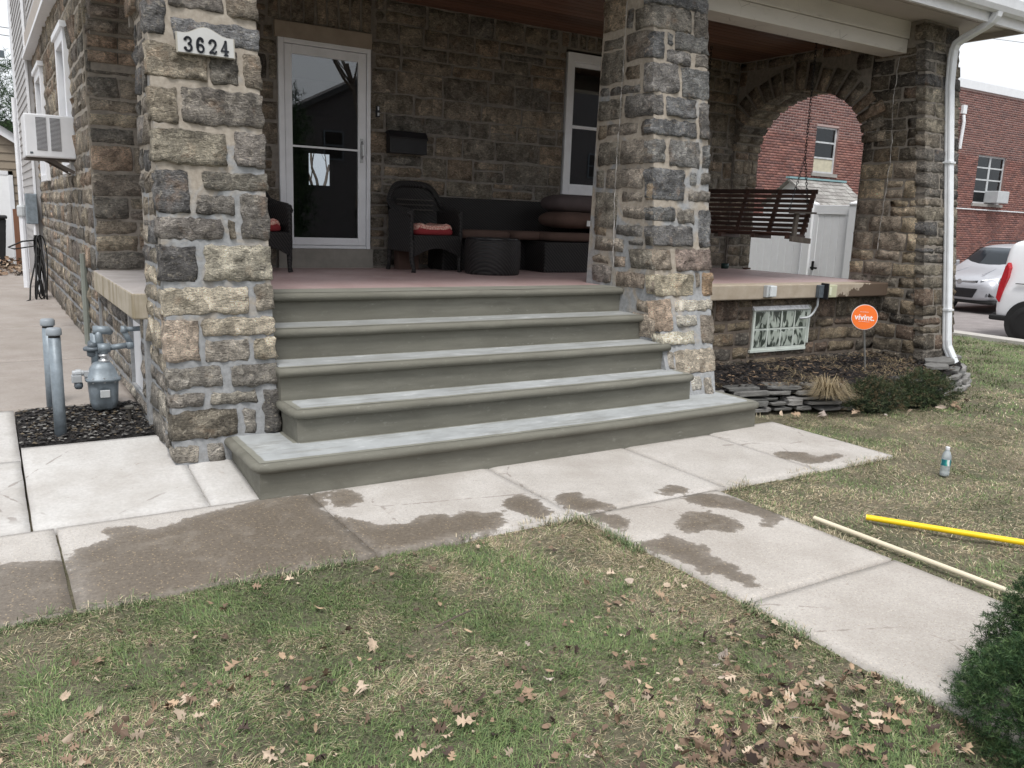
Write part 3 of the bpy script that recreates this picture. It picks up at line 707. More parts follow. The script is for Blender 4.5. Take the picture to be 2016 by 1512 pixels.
lay(frac_pos(FRL, .6), courses(0, .6, .0, 3.84, 41, .1, .2, .14, .4), fr, lambda v: [(.17,.145,.115),(.12,.11,.1),(.085,.083,.085),(.2,.175,.135),(.15,.13,.10)] if v > 1 else PAL_DARK, False, .04, .010, 42, 10, wrap=.6)
frs = [(a, b, c, d) for a, b, c, d in side_courses(FRL, .1, 3.6, 43, 1.78, (.11, .22), (.18, .44))]
lay(side_pos(FRL, -1), frs, fr, lambda v: [(.22,.18,.14),(.27,.215,.15),(.17,.15,.125),(.3,.24,.16)] if 1.0 < v < 2.4 else PAL_DARK, True, .045, .012, 44, 10)

# ---- front wall under the porch roof ---------------------------------------------
fw = MB()
DOOR = (1.30, 2.245, 1.245, 3.235); LINT = (1.27, 2.26, 3.235, 3.385); THR = (1.27, 2.275, 1.0, 1.245)
WIN = (4.67, 5.72, 1.92, 3.56)
holed_wall(fw, lambda a, b, c, d: fw.box(a, b, 3.8, 4.15, c, d), -.36, 7.95, .0, 3.98, [DOOR, WIN])
wall = fw.build('front_wall', M['mortar_in'], house)
wp = flat((0, 3.8, 0), (1, 0, 0), (0, -1, 0))
# voussoirs over door and window stand upright
vo = [(1.22+i*.118, 1.22+i*.118+.095, 3.40+.01*math.sin(i*2), 3.70) for i in range(9)]
vo2 = [(4.6+i*.125, 4.6+i*.125+.1, 3.585, 3.73) for i in range(9)]
lay(wp, vo+vo2, wall, PAL_WALL, False, .06, .014, 51, 6)
allr = courses(.2, 7.5, ZP+.02, 3.74, 52, .125, .235, .24, .62, .022, [DOOR, LINT, THR, (1.2, 2.3, 3.38, 3.72), WIN, (4.56, 5.8, 3.56, 3.75)])
big = [r_ for r_ in allr if 2.2 < r_[0] < 4.7 and r_[2] < 3.35 and r_[3] > 1.6]
rest = [r_ for r_ in allr if r_ not in big]
big.sort(key=lambda q: -(q[1]-q[0])*(q[3]-q[2]))
# ---- foundation wall right of the steps ------------------------------------------
fd = MB(); GB = (5.44, 6.28, .36, .79)
holed_wall(fd, lambda a, b, c, d: fd.box(a, b, 1.36, 1.6, c, d), 4.1, 7.6, -.05, .90, [GB])
fnd = fd.build('foundation_wall', M['mortar_dark'], house)
lay(flat((0, 1.36, 0), (1, 0, 0), (0, -1, 0)), courses(4.1, 7.5, .16, .89, 61, .09, .16, .22, .5, .026, [(GB[0]-.02, GB[1]+.02, GB[2]-.02, GB[3]+.03)]), fnd, PAL_DARK, True, .045, .012, 62, 10)
lay(wp, big, wall, PAL_IN, True, .06, .013, 53, 8)
lay(wp, rest, wall, PAL_IN, False, .09, .013, 54, 5)
# door surround
b = MB(); b.box(LINT[0], LINT[1], 3.772, 3.9, LINT[2], LINT[3]); b.build('lintel', M['lintel'], wall, bevel=.006)
b = MB(); b.box(THR[0], THR[1], 3.76, 4.14, 1.02, THR[3]); b.build('door_step', simple('grey_step_concrete', (.24, .225, .2), .85, bump=.3), wall, bevel=.008)
door = MB(); x0, x1, z0, z1 = DOOR
door.box(x0, x0+.055, 3.77, 3.95, z0, z1); door.box(x1-.04, x1, 3.77, 3.95, z0, z1); door.box(x0+.055, x1-.04, 3.77, 3.95, z1-.045, z1); door.box(x0+.055, x1-.04, 3.79, 3.95, z0, z0+.03)
door = door.build('storm_door', M['white_trim'], house, bevel=.004)
lf = MB(); a0, a1, c0, c1 = x0+.06, x1-.045, z0+.034, z1-.05
for q in ((a0, a0+.075, c0, c1), (a1-.085, a1, c0, c1), (a0+.075, a1-.085, c1-.085, c1), (a0+.075, a1-.085, c0, c0+.075)): lf.box(q[0], q[1], 3.785, 3.82, q[2], q[3])
leaf_ = lf.build('door_leaf', M['white_trim'], door, bevel=.004)
lf = MB(); lf.box(a0+.075, a1-.085, 3.788, 3.812, 2.232, 2.25); lf.build('mid_rail', M['white_trim'], door)
lf = MB(); lf.box(a0+.075, a1-.085, 3.798, 3.803, c0+.075, 2.232); lf.build('glass_pane', M['glass'], door)
lf = MB(); lf.box(a0+.075, a1-.085, 3.798, 3.803, 2.25, c1-.085); lf.build('glass_pane', M['glass'], door)
hd = MB(); hd.box(2.135, 2.165, 3.772, 3.786, 2.12, 2.36); hd.tube([(2.15, 3.772, 2.33), (2.15, 3.735, 2.3), (2.15, 3.735, 2.19), (2.15, 3.772, 2.16)], .009, 8); hd.build('handle', M['steel'], door)
# window
def sash_window(parent, x0, x1, z0, z1, y, mid, trim=.09, name='window'):
    w = MB()
    for q in ((x0, x0+trim, z0, z1), (x1-trim, x1, z0, z1), (x0+trim, x1-trim, z1-trim*1.1, z1), (x0+trim, x1-trim, z0, z0+trim*.9)): w.box(q[0], q[1], y-.02, y+.12, q[2], q[3])
    w = w.build(name, M['white_trim'], parent, bevel=.004)
    f = MB(); a, b2, c, d = x0+trim, x1-trim, z0+trim*.9, z1-trim*1.1; s = .045
    for q in ((a, a+s, c, d), (b2-s, b2, c, d), (a+s, b2-s, d-s, d), (a+s, b2-s, c, c+s), (a+s, b2-s, mid-.018, mid+.018)): f.box(q[0], q[1], y+.03, y+.075, q[2], q[3])
    f.build('sash', M['white_trim'], w, bevel=.003)
    for q in ((c+s, mid-.018), (mid+.018, d-s)):
        g = MB(); g.box(a+s, b2-s, y+.052, y+.057, q[0], q[1]); g.build('pane', M['glass'], w)
    return w
sash_window(house, WIN[0]+.02, WIN[1]-.02, WIN[2], WIN[3]-.03, 3.8, 2.71)
b = MB(); b.box(WIN[0]+.1, WIN[1]-.1, 4.0, 4.02, 2.02, 3.5); b.build('dark_room_backing', M['darkvoid'], house)  # added near-black sheet behind the glass stands in for the unlit room
# interior hall seen through the door glass
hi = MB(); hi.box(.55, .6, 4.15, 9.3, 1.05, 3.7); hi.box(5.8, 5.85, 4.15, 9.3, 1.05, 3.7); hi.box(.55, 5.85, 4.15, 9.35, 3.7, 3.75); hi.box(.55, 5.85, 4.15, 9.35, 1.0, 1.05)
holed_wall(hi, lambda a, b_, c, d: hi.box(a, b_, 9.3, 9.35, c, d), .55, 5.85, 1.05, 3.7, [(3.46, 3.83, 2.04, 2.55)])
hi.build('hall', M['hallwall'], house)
# rear pier on the left side
pr = MB(); pr.box(-.38, .35, 3.47, 3.8, .3, 3.9); pier = pr.build('rear_pier', M['mortar_dim'], house)
lay(flat((-.38, 3.47, 0), (1, 0, 0), (0, -1, 0)), courses(0, .73, ZP+.01, 3.7, 71, .12, .24, .22, .42), pier, PAL_SIDE, True, .05, .014, 72, 9, wrap=.73)

# ---- arched side walls -----------------------------------------------------------
def arch_wall(xi, xo, y0, y1, oy0, oy1, zs, rise, ztop, zbase, seed, mort, pal, vis):
    """wall between x=xi (inner) and xo with an elliptical arch opening"""
    cy, ry = (oy0+oy1)/2, (oy1-oy0)/2
    mb = MB(); xa, xb = min(xi, xo), max(xi, xo)
    if oy0 > y0: mb.box(xa, xb, y0, oy0, zbase, ztop)
    if y1 > oy1: mb.box(xa, xb, oy1, y1, zbase, ztop)
    n = 28; th = [math.pi*k/n for k in range(n+1)]
    pts = [(cy-ry*math.cos(t_), zs+rise*math.sin(t_)) for t_ in th]
    for (ya, za), (yb, zb) in zip(pts[:-1], pts[1:]):
        vs = [(xa, ya, za), (xb, ya, za), (xb, yb, zb), (xa, yb, zb), (xa, ya, ztop), (xb, ya, ztop), (xb, yb, ztop), (xa, yb, ztop)]
        mb.add(vs, [(0, 3, 2, 1), (4, 5, 6, 7), (0, 1, 5, 4), (1, 2, 6, 5), (2, 3, 7, 6), (3, 0, 4, 7)])
    w = mb.build('arch_wall', mort, house)
    r = np.random.default_rng(seed); nV = 19
    for k in range(nV):
        t0, t1 = math.pi*k/nV+.022, math.pi*(k+1)/nV-.022; L = r.uniform(.24, .34)
        c = pal_pick(pal, 3, r); V = []
        for x in ((xa-.012-r.uniform(0, .01)), (xa+xb)/2-.006, (xa+xb)/2+.006, (xb+.012)):
            for t_, rr in ((t0, -.012-r.uniform(0, .012)), (t1, -.012-r.uniform(0, .012)), (t1, L), (t0, L)):
                yy = cy-(ry+rr)*math.cos(t_); zz = zs+(rise+rr)*math.sin(t_)
                V.append((x, yy, min(zz, ztop-.01)))
        fs = []
        for i in (0, 2):
            o_ = i*4
            fs += [(o_, o_+1, o_+2, o_+3), (o_+7, o_+6, o_+5, o_+4)]
            for q in range(4): q2 = (q+1) % 4; fs.append((o_+q2, o_+q, o_+4+q, o_+4+q2))
        np_mesh('arch_stone', np.array(V), np.array(fs), M['stone'], w, np.tile(c, (len(V), 1)))
    pi = flat((xi, 0, 0), (0, 1, 0), (-1 if xo > xi else 1, 0, 0))
    hs = [(oy0-.02, oy1+.02, 0, zs)]
    rr_ = courses(y0, y1, ZP+.02 if zbase > .5 else zbase+.05, ztop-.02, seed+1, .11, .2, .18, .42)
    keep = []
    for q in rr_:
        my, mz = (q[0]+q[1])/2, (q[2]+q[3])/2; ok = True
        for yy in (q[0], my, q[1]):
            for zz in (q[2], q[3]):
                if zz < zs: ok &= not (oy0 < yy < oy1)
                else: ok &= ((yy-cy)/(ry+.3))**2+((zz-zs)/(rise+.3))**2 > 1
        if ok: keep.append(q)
    lay(pi, keep, w, pal, False, .08, .015, seed+2, 6)
    return w
aw = arch_wall(7.5, 7.95, 1.78, 3.8, 1.79, 3.77, 2.6, .71, 3.86, ZP-.02, 81, M['mortar_dim'], PAL_WALL, True)
b = MB(); b.box(7.5, 7.95, 1.78, 3.8, 0, ZP-.025); b.build('foundation_wall', M['mortar_dark'], house)
# far jamb of the arch opening: coursed stones facing us
lay(flat((7.5, 3.765, 0), (1, 0, 0), (0, -1, 0)), courses(.0, .45, ZP+.02, 2.6, 83, .12, .2, .16, .3), aw, PAL_WALL, True, .06, .014, 84, 7)
arch_wall(.05, -.36, 1.36, 3.47, 1.40, 3.45, 2.75, .72, 3.86, 2.7, 85, M['mortar_dim'], PAL_SIDE, False)

# ---- porch floor, ledges, left foundation ----------------------------------------
pf = MB(); pf.box(-.32, 7.6, 1.44, 3.8, .86, ZP-.012); floor_ = pf.build('porch_floor', M['floor'], house)
xs = [-.3, .9, 1.85, 2.8, 3.75, 4.7, 5.65, 6.6, 7.52]; ys = [1.47, 2.62, 3.8]
for a, b_ in zip(xs[:-1], xs[1:]):
    for c, d in zip(ys[:-1], ys[1:]):
        if a < 0: a = -.02 if c < 3.4 else -.3
        q = MB(); q.box(a+.002, b_-.002, c+.002, d-.002, ZP-.012, ZP); q.build('floor_slab', M['floor'], floor_, bevel=.002, seg=1)
lg = MB(); lg.box(4.13, 7.52, 1.26, 1.47, .90, ZP); lg.build('porch_ledge', M['ledge_right'], house, bevel=.012)
lg = MB(); lg.box(-.43, -.02, 1.34, 3.48, .875, ZP); lg.build('porch_ledge', M['ledge_left'], house, bevel=.012)
lf_ = MB(); BW = (1.50, 2.0, .33, .82)
holed_wall(lf_, lambda a, b_, c, d: lf_.box(-.365, -.1, a, b_, c, d), 1.3, 3.5, .0, .875, [BW])
lfo = lf_.build('foundation_wall', M['mortar'], house)
lay(flat((-.365, 0, 0), (0, 1, 0), (-1, 0, 0)), courses(1.36, 3.5, .2, .87, 91, .1, .17, .2, .45, .026, [BW]), lfo, hero, True, .07, .018, 92, 7)
b = MB(); b.box(-.34, -.3, BW[0], BW[1], BW[2], BW[3]); b.build('basement_window_cover', M['white_trim'], house)
# ---- long left side wall ---------------------------------------------------------
lw = MB(); W1_ = (4.75, 5.65, 1.9, 3.22); W2_ = (8.0, 9.1, 1.88, 3.28)
holed_wall(lw, lambda a, b_, c, d: lw.box(-.40, -.05, a, b_, c, d), 3.5, 10.1, .0, 3.66, [W1_, W2_])
sw = lw.build('side_wall', M['mortar'], house)
sp = flat((-.40, 0, 0), (0, 1, 0), (-1, 0, 0))
lay(sp, courses(3.5, 10.1, .26, 3.64, 93, .13, .27, .22, .55, .03, [W1_, W2_]), sw, PAL_SIDE, False, .07, .016, 94, 8, None, 1.25)
for (a, b_, c, d) in (W1_, W2_):
    w = MB()
    for q in ((a, a+.1, c, d), (b_-.1, b_, c, d), (a+.1, b_-.1, d-.1, d), (a+.1, b_-.1, c, c+.08)): w.box(-.445, -.3, q[0], q[1], q[2], q[3])
    w.box(-.47, -.40, a-.04, b_+.04, d, d+.06)
    w = w.build('window', M['white_trim'], house, bevel=.004)
    g = MB(); g.box(-.33, -.325, a+.1, b_-.1, c+.08, d-.1); g.build('pane', M['carglass'], w)
fz = MB(); fz.box(-.475, -.05, 3.5, 10.12, 3.66, 3.98); fz.build('frieze_board', simple('beige_frieze_board', (.40, .35, .31), .6), house)
fz = MB(); fz.box(-.52, -.05, 3.5, 10.14, 3.62, 3.665); fz.build('drip_moulding', M['white_trim'], house)
def lap_siding(name, mat, parent, x, y0, y1, z0, z1, sgn=-1, step=.105, cap=None):
    n = int((z1-z0)/step)
    for i in range(n):
        q = MB(); z = z0+i*step
        vs = [(x, y0, z+.002), (x+sgn*.016, y0, z+.002), (x+sgn*.003, y0, z+step), (x, y0, z+step)]
        vs += [(a, y1, c) for a, b_, c in vs]
        q.add(vs, [(0, 1, 2, 3), (7, 6, 5, 4), (0, 4, 5, 1), (1, 5, 6, 2), (2, 6, 7, 3), (3, 7, 4, 0)])
        q.build(name, mat, parent)
up = MB(); up.box(-.42, 5.0, 3.9, 10.1, 3.98, 6.2); upo = up.build('upper_storey', M['siding'], house)  # cut short on its unseen right side to let sky reach the gate
lap_siding('siding_board', M['siding'], upo, -.42, 3.95, 10.1, 3.98, 6.1)
rr = MB(); rr.box(-.46, 3.3, 10.12, 13.85, .2, 6.2); rro = rr.build('rear_extension', M['siding'], house)
lap_siding('siding_board', M['siding'], rro, -.46, 10.2, 13.7, .9, 6.0, step=.12)
b = MB(); b.box(-.50, -.40, 13.68, 13.95, .3, 6.2); b.build('corner_board', M['white_trim'], rro)
b = MB(); b.box(-.49, -.46, 10.1, 10.2, .3, 6.2); b.build('corner_board', M['white_trim'], rro)
for nm, L_, pts in (('caulk_line', rp, [(3.545, 1.33, 3.45), (3.545, 1.32, 3.05), (3.55, 1.335, 2.75), (3.548, 1.33, 2.47), (3.55, 1.35, 2.09), (3.55, 1.335, 1.6), (3.55, 1.30, 1.12)]), ('caulk_line', fr, [(7.488, 1.44, 3.5), (7.488, 1.45, 3.04), (7.488, 1.40, 2.49), (7.488, 1.41, 2.05), (7.488, 1.43, 1.71), (7.488, 1.43, 1.37)])):
    pts = [Vector(p) for p in pts]; dense = []
    for a, b2 in zip(pts[:-1], pts[1:]):
        for k in range(10): q = a.lerp(b2, k/10); dense.append((q.x-.012-.006*random.random(), q.y+random.uniform(-.008, .008), q.z))
    b = MB(); b.tube(dense, .006, 5, rs=[random.uniform(.001, .006) for _ in dense]); b.build(nm, simple('whitish_caulk', (.42, .40, .38), .8, var=.3, scale=30), L_, smooth=True)
# ---- porch roof, soffit, beam, ceiling ------------------------------------------
rf = MB(); rf.prism([(.72, 3.98), (3.9, 4.7), (3.9, 3.98)], 0, -.95, 8.62); roof = rf.build('porch_roof', simple('grey_shingles', (.12, .12, .12), .9), house)  # unseen upper slope kept low, letting more sky onto the gate
for i, (a, b_, mt_) in enumerate(((.74, .93, 'soffit'), (.935, 1.15, 'soffit'), (1.155, 1.40, 'soffit'))):
    s_ = MB(); s_.box(-.93, 8.6, a, b_, 3.862-.004*(i % 2), 3.98); s_.build('soffit_board', M[mt_], roof)
s_ = MB(); s_.box(8.12, 8.6, 1.405, 3.8, 3.862, 3.98); s_.build('soffit_board', M['soffit'], roof)
s_ = MB(); s_.box(-.93, -.40, 1.405, 3.8, 3.862, 3.98); s_.build('soffit_board', M['soffit'], roof)
s_ = MB(); s_.box(-.95, 8.62, .70, .738, 3.80, 4.02); s_.build('fascia', M['white_trim'], roof)
s_ = MB(); s_.box(8.6, 8.64, .70, 3.85, 3.80, 4.02); s_.build('fascia', M['soffit'], roof)
for a, b_ in ((.31, 3.54), (4.16, 7.495)):
    s_ = MB(); s_.box(a, b_, 1.37, 1.66, 3.535, 3.68); s_.build('porch_beam', M['beam'], house, bevel=.006)
    s_ = MB(); s_.box(a, b_, 1.355, 1.62, 3.684, 3.862); s_.build('porch_beam', M['beam'], house, bevel=.006)
y = 1.66
while y < 3.79:
    s_ = MB(); y2 = min(y+.105, 3.8); s_.box(-.3, 7.5, y+.002, y2-.002, 3.742, 3.765); s_.build('ceiling_board', M['ceilwood'], house, bevel=.003, seg=1); y += .105
s_ = MB(); s_.box(-.34, 7.5, 1.4, 3.85, 3.768, 3.86); s_.build('ceiling_deck', M['darkvoid'], house)

# ---- steps -----------------------------------------------------------------------
steps = empty('porch_steps')
tag(steps, 'five freshly resurfaced grey cement porch steps with rounded nosings between the two stone pillars', 'steps')
TOP = [.21, .42, .635, .842, 1.05]; YF = [-.035, .30, .575, .885, 1.195]
XL = [0.0, .325, .31, .31, .31]; XR = [4.085, 3.62, 3.56, 3.57, 3.58]
def bow(x, k): return (-.045*math.sin(math.pi*max(0, min(1, x/4.1))) + .055*x/4.1)*(1.0 if k == 0 else .6 if k == 1 else .35)
for k in range(5):
    z1 = TOP[k]; z0 = (TOP[k-1]-.02) if k else -.03
    yb = YF[k+1]+.05 if k < 4 else 1.47
    if k == 0: yb = .78
    nx = 44; xs = np.linspace(XL[k], XR[k], nx+1)
    # riser body
    mb = MB(); vs = []; bow_ = [YF[k]+bow(x, k) for x in xs]; zt = z1-.058
    wob = lambda x, s_: .004*(fbm(x, s_, 2.3, 3, 4)-.5)
    for x, yy in zip(xs, bow_): vs += [(x, yy+wob(x, z0), z0), (x, yy+wob(x, z0+3)+.004, zt), (x, yb, zt), (x, yb, z0)]
    fs = []
    for i in range(nx):
        for q in range(4): q2 = (q+1) % 4; fs.append((i*4+q, (i+1)*4+q, (i+1)*4+q2, i*4+q2))
    fs += [(0, 1, 2, 3), tuple(nx*4+q for q in (3, 2, 1, 0))]
    mb.add(vs, fs); mb.build('riser', M['cement'], steps, smooth=False, fix=True)
    # nosing: half-round profile swept around the exposed sides
    pj = .042; prof = []
    for a in np.linspace(-90, 90, 11): prof.append((.029*math.cos(R(a))+.013, z1-.029+.029*math.sin(R(a))))
    prof = [(-.03, z1-.058)]+[(.0, z1-.058)]+prof+[(-.05, z1+.0005)]
    path = []
    if k == 0:
        for yy in np.linspace(.66, YF[0]+.05, 8): path.append((XL[0], yy, -1, 0))
        path.append((XL[0]+.012, YF[0]+.012, -.7, -.7))
        for x in np.linspace(XL[0]+.05, XR[0]-.05, 50): path.append((x, YF[0]+bow(x, 0), 0, -1))
        path.append((XR[0]-.012, YF[0]+bow(XR[0], 0)+.012, .7, -.7))
        for yy in np.linspace(YF[0]+.12, .62, 8): path.append((XR[0], yy, 1, 0))
    elif k == 1:
        for yy in np.linspace(.62, YF[1]+.05, 6): path.append((XL[1], yy, -1, 0))
        path.append((XL[1]+.012, YF[1]+.012, -.7, -.7))
        for x in np.linspace(XL[1]+.05, XR[1]-.05, 46): path.append((x, YF[1]+bow(x, 1), 0, -1))
        path.append((XR[1]-.012, YF[1]+bow(XR[1], 1)+.012, .7, -.7))
        path.append((XR[1], YF[1]+.12, 1, 0))
    else:
        for x in np.linspace(XL[k]-.02, XR[k]+.03, 46): path.append((x, YF[k]+bow(x, k), 0, -1))
    vs = []; fs = []; npf = len(prof)
    for (px, py, nx_, ny_) in path:
        wz = .0035*(fbm(px*1.3+k*7, py, 2.0, 3, 2)-.5)*2; ws = 1+.1*(fbm(px*2, py+k, 3, 2, 6)-.5)
        for o_, z in prof: vs.append((px+nx_*(o_*ws), py+ny_*(o_*ws), z+wz*(1 if z < z1-.01 else .4)))
    for i in range(len(path)-1):
        for j in range(npf-1): fs.append((i*npf+j, (i+1)*npf+j, (i+1)*npf+j+1, i*npf+j+1))
    fs += [tuple(range(npf))[::-1], tuple((len(path)-1)*npf+j for j in range(npf))]
    mb = MB(); mb.add(vs, fs); mb.build('nosing', M['cement'], steps, smooth=True, fix=True)
    # tread: fine grid that carries how far each point is from the damp rim
    yb2 = {0: .77, 1: .70, 2: YF[3]+.1, 3: YF[4]+.12, 4: 1.472}[k]
    gx = np.linspace(XL[k]+(-.0 if k else 0), XR[k]+(0 if k < 2 else .02), 110); gy = np.linspace(0, 1, 22)
    V = []; D = []
    for x in gx:
        yf = YF[k]+bow(x, k)+ (.0)
        for t_ in gy:
            yy = yf+(yb2-yf)*t_
            V.append((x, yy, z1+.0022+.0018*(fbm(x, yy, 3, 2, 9)-.5)))
            d = yy-yf-.035
            if k < 4: d = min(d, (YF[k+1]+bow(x, k+1)-.012)-yy if (k != 0 or (XL[1] < x < XR[1])) else 1)
            else: d = -.1
            if k < 2: d = min(d, x-XL[k]-.035, XR[k]-x-.035)
            if k == 0 and x < XL[1]: d = min(d, max(XL[1]-.02-x, 0) if yy > YF[1]-.02 else 1)
            D.append(d)
    V = np.array(V); n2 = len(gy); ii, jj = np.meshgrid(np.arange(len(gx)-1), np.arange(n2-1), indexing='ij'); i0 = (ii*n2+jj).ravel()
    F = np.stack([i0, i0+n2, i0+n2+1, i0+1], -1)
    o = np_mesh('tread', V, F, M['tread'], steps, smooth=True)
    pa_ = o.data.attributes.new('pale', 'FLOAT', 'POINT'); pa_.data.foreach_set('value', np.full(len(V), (1.0, .95, .75, .5, .2)[k], np.float32))
    at_ = o.data.attributes.new('dry', 'FLOAT', 'POINT'); at_.data.foreach_set('value', np.array(D, np.float32))

# ------------------------------------------------------------------ ground, walks, lawn
ground_ = MB(); ground_.box(-200, 200, -200, 260, -.9, -.30); g0 = ground_.build('ground', M['turf']); g0['kind'] = 'structure'
def hgrid(name, x0, x1, y0, y1, st, zf, mat, kind='structure', parent=None):
    nx = max(2, int((x1-x0)/st)+1); ny = max(2, int((y1-y0)/st)+1)
    X, Y = np.meshgrid(np.linspace(x0, x1, nx), np.linspace(y0, y1, ny), indexing='ij')
    V = np.stack([X.ravel(), Y.ravel(), zf(X, Y).ravel()], -1)
    ii, jj = np.meshgrid(np.arange(nx-1), np.arange(ny-1), indexing='ij'); i0 = (ii*ny+jj).ravel()
    F = np.stack([i0, i0+ny, i0+ny+1, i0+1], -1)
    o = np_mesh(name, V, F, mat, parent, smooth=True)
    if kind: o['kind'] = kind
    return o
def lawn_z(X, Y): 
    z = -.030 + .034*(fbm(X, Y, .9, 3, 31)-.5) - .03*np.clip(fbm(X, Y, 2.6, 3, 33)-.56, 0, 1)*3
    return np.minimum(z, -.014)
lawn = hgrid('lawn', -14, 12.36, -12, 9, .12, lawn_z, M['turf'])
def stains_sd(x, y):
    """distance inside (+) / outside (-) of the nearest damp patch"""
    best = np.full(x.shape, -9.0)
    for poly in STAINS:
        P = np.array(poly); n = len(P); ins = np.zeros(x.shape, bool); dm = np.full(x.shape, 9.0)
        for i in range(n):
            a, b = P[i], P[(i+1) % n]
            c = ((a[1] > y) != (b[1] > y))
            with np.errstate(divide='ignore', invalid='ignore'):
                xi = (b[0]-a[0])*(y-a[1])/(b[1]-a[1]+1e-12)+a[0]
            ins ^= c & (x < xi)
            d = b-a; t = np.clip(((x-a[0])*d[0]+(y-a[1])*d[1])/(d@d+1e-12), 0, 1)
            dm = np.minimum(dm, np.hypot(x-a[0]-t*d[0], y-a[1]-t*d[1]))
        best = np.maximum(best, np.where(ins, dm, -dm))
    return best
walk = MB(); walk.box(-2.3, 4.35, -1.03, 0.0, -.1, -.045); walkway = walk.build('walkway', M['turf']); walkway['kind'] = 'structure'
def slab(x0, x1, y0, y1, mat, zfun=lambda x, y: 0*x, parent=walkway, g=.007, th=.07, name='slab'):
    x0 += g; x1 -= g; y0 += g; y1 -= g
    nx = max(2, int((x1-x0)/.05)+1); ny = max(2, int((y1-y0)/.05)+1)
    X, Y = np.meshgrid(np.linspace(x0, x1, nx), np.linspace(y0, y1, ny), indexing='ij')
    # worn, slightly wandering edges
    ex = .006*(fbm(Y*4+x0, X*0+3, 3, 3, 41)-.5); ey = .006*(fbm(X*4+y0, Y*0+5, 3, 3, 43)-.5)
    lx = np.minimum(X-x0, x1-X); ly = np.minimum(Y-y0, y1-Y)
    Xw = X+np.where(lx < 1e-6, ex, 0); Yw = Y+np.where(ly < 1e-6, ey, 0)
    Z = zfun(X, Y) + .002*(fbm(X, Y, 3, 2, 45)-.5) - np.where(np.minimum(lx, ly) < 1e-6, .006, 0)
    V = np.stack([Xw.ravel(), Yw.ravel(), Z.ravel()], -1)
    ii, jj = np.meshgrid(np.arange(nx-1), np.arange(ny-1), indexing='ij'); i0 = (ii*ny+jj).ravel()
    F = np.stack([i0, i0+ny, i0+ny+1, i0+1], -1)
    idx = np.arange(nx*ny).reshape(nx, ny)
    ring = [*idx[:, 0], *idx[-1, 1:], *idx[-2::-1, -1], *idx[0, -2:0:-1]]
    low = V[ring].copy(); low[:, 2] -= th; b = len(V); n = len(ring); k = np.arange(n)
    ring = np.array(ring); F2 = np.stack([ring[(k+1) % n], ring[k], b+k, b+(k+1) % n], -1)
    o = np_mesh(name, np.vstack([V, low]), np.vstack([F, F2]), mat, parent)
    sd_ = stains_sd(np.concatenate([V[:, 0], low[:, 0]]), np.concatenate([V[:, 1], low[:, 1]]))
    a = o.data.attributes.new('wet', 'FLOAT', 'POINT'); a.data.foreach_set('value', sd_.astype(np.float32))
    return o
for a, b_ in ((-2.3, -1.03), (-1.03, .28), (.28, 1.49), (1.49, 2.655), (2.655, 3.54), (3.54, 4.39)):
    slab(a, b_, -1.05, .0 if a < 3.5 else .10, M['walk'], g=.006 if a < 2 else .004)
def gz(x, y):
    """height of the ground rising beside the house"""
    y = np.asarray(y, float)
    return np.where(y <= 0, 0, np.where(y < 1.15, .122*y, np.where(y < 1.75, .14+(y-1.15)*.18, np.minimum(.248+(y-1.75)*.018, .31))))
side_path = MB(); side_path.box(-2.3, 0, .01, 1.2, -.1, -.045); sp_ = side_path.build('side_path', M['turf']); sp_['kind'] = 'structure'
slab(-1.13, -.265, .0, 1.15, M['newslab'], gz, sp_, .005); slab(-.265, .03, .0, .72, M['newslab'], gz, sp_, .004)
slab(-2.3, -1.13, .0, .95, M['newslab'], gz, sp_, .008); slab(-2.3, -1.13, .95, 1.75, M['newslab'], gz, sp_, .006)
pth = MB(); pth.box(1.52, 2.54, -9, -1.06, -.1, -.045); garden = pth.build('front_path', M['turf']); garden['kind'] = 'structure'
for a, b_ in ((-2.285, -1.05), (-3.5, -2.285), (-4.72, -3.5), (-5.95, -4.72), (-7.2, -5.95)): slab(1.505, 2.565, a, b_, M['path'], parent=garden)
# driveway slabs and the soil bed beside the pillar
dr = MB(); dr.box(-6, -.38, 1.75, 13.5, -.1, .19); drive = dr.build('driveway', M['drive']); drive['kind'] = 'structure'
for a, b_ in ((1.75, 3.55), (3.55, 5.6), (5.6, 7.7), (7.7, 9.9), (9.9, 12.2), (12.2, 14.6)):
    slab(-6, -.37, a, b_, M['drive'], gz, drive, .008)
bed = hgrid('soil_bed', -1.13, -.3, 1.155, 1.75, .025, lambda X, Y: gz(X, Y)-.012+.03*(fbm(X, Y, 14, 3, 51)-.4), M['soil'])
# clods and chips on the soil
def chips(name, n, area, zf, cols, s0, s1, seed, parent=None, mat='leafmix'):
    r = np.random.default_rng(seed); x = r.uniform(area[0], area[1], n); y = r.uniform(area[2], area[3], n); z = zf(x, y)+.004
    V = []; F = []; C = []
    s = r.uniform(s0, s1, n)*(r.random(n)**1.5+.35); th = r.uniform(0, 6.28, n)
    base = np.array([(-1, -.6, 0), (1, -.5, .1), (.9, .6, 0), (-.8, .5, .15), (0, 0, .55)])
    for i in range(n):
        c, si = math.cos(th[i]), math.sin(th[i]); q = base*s[i]*r.uniform(.6, 1.3, (5, 3))
        qx = q[:, 0]*c-q[:, 1]*si+x[i]; qy = q[:, 0]*si+q[:, 1]*c+y[i]
        V.append(np.stack([qx, qy, q[:, 2]*.8+z[i]], -1)); b = i*5
        F += [(b, b+1, b+4), (b+1, b+2, b+4), (b+2, b+3, b+4), (b+3, b, b+4)]
        C.append(np.tile(np.array(cols[r.integers(len(cols))])*r.uniform(.7, 1.3), (5, 1)))
    o = np_mesh(name, np.vstack(V), np.array(F), M[mat], parent, np.vstack(C)); o['kind'] = 'stuff'; return o
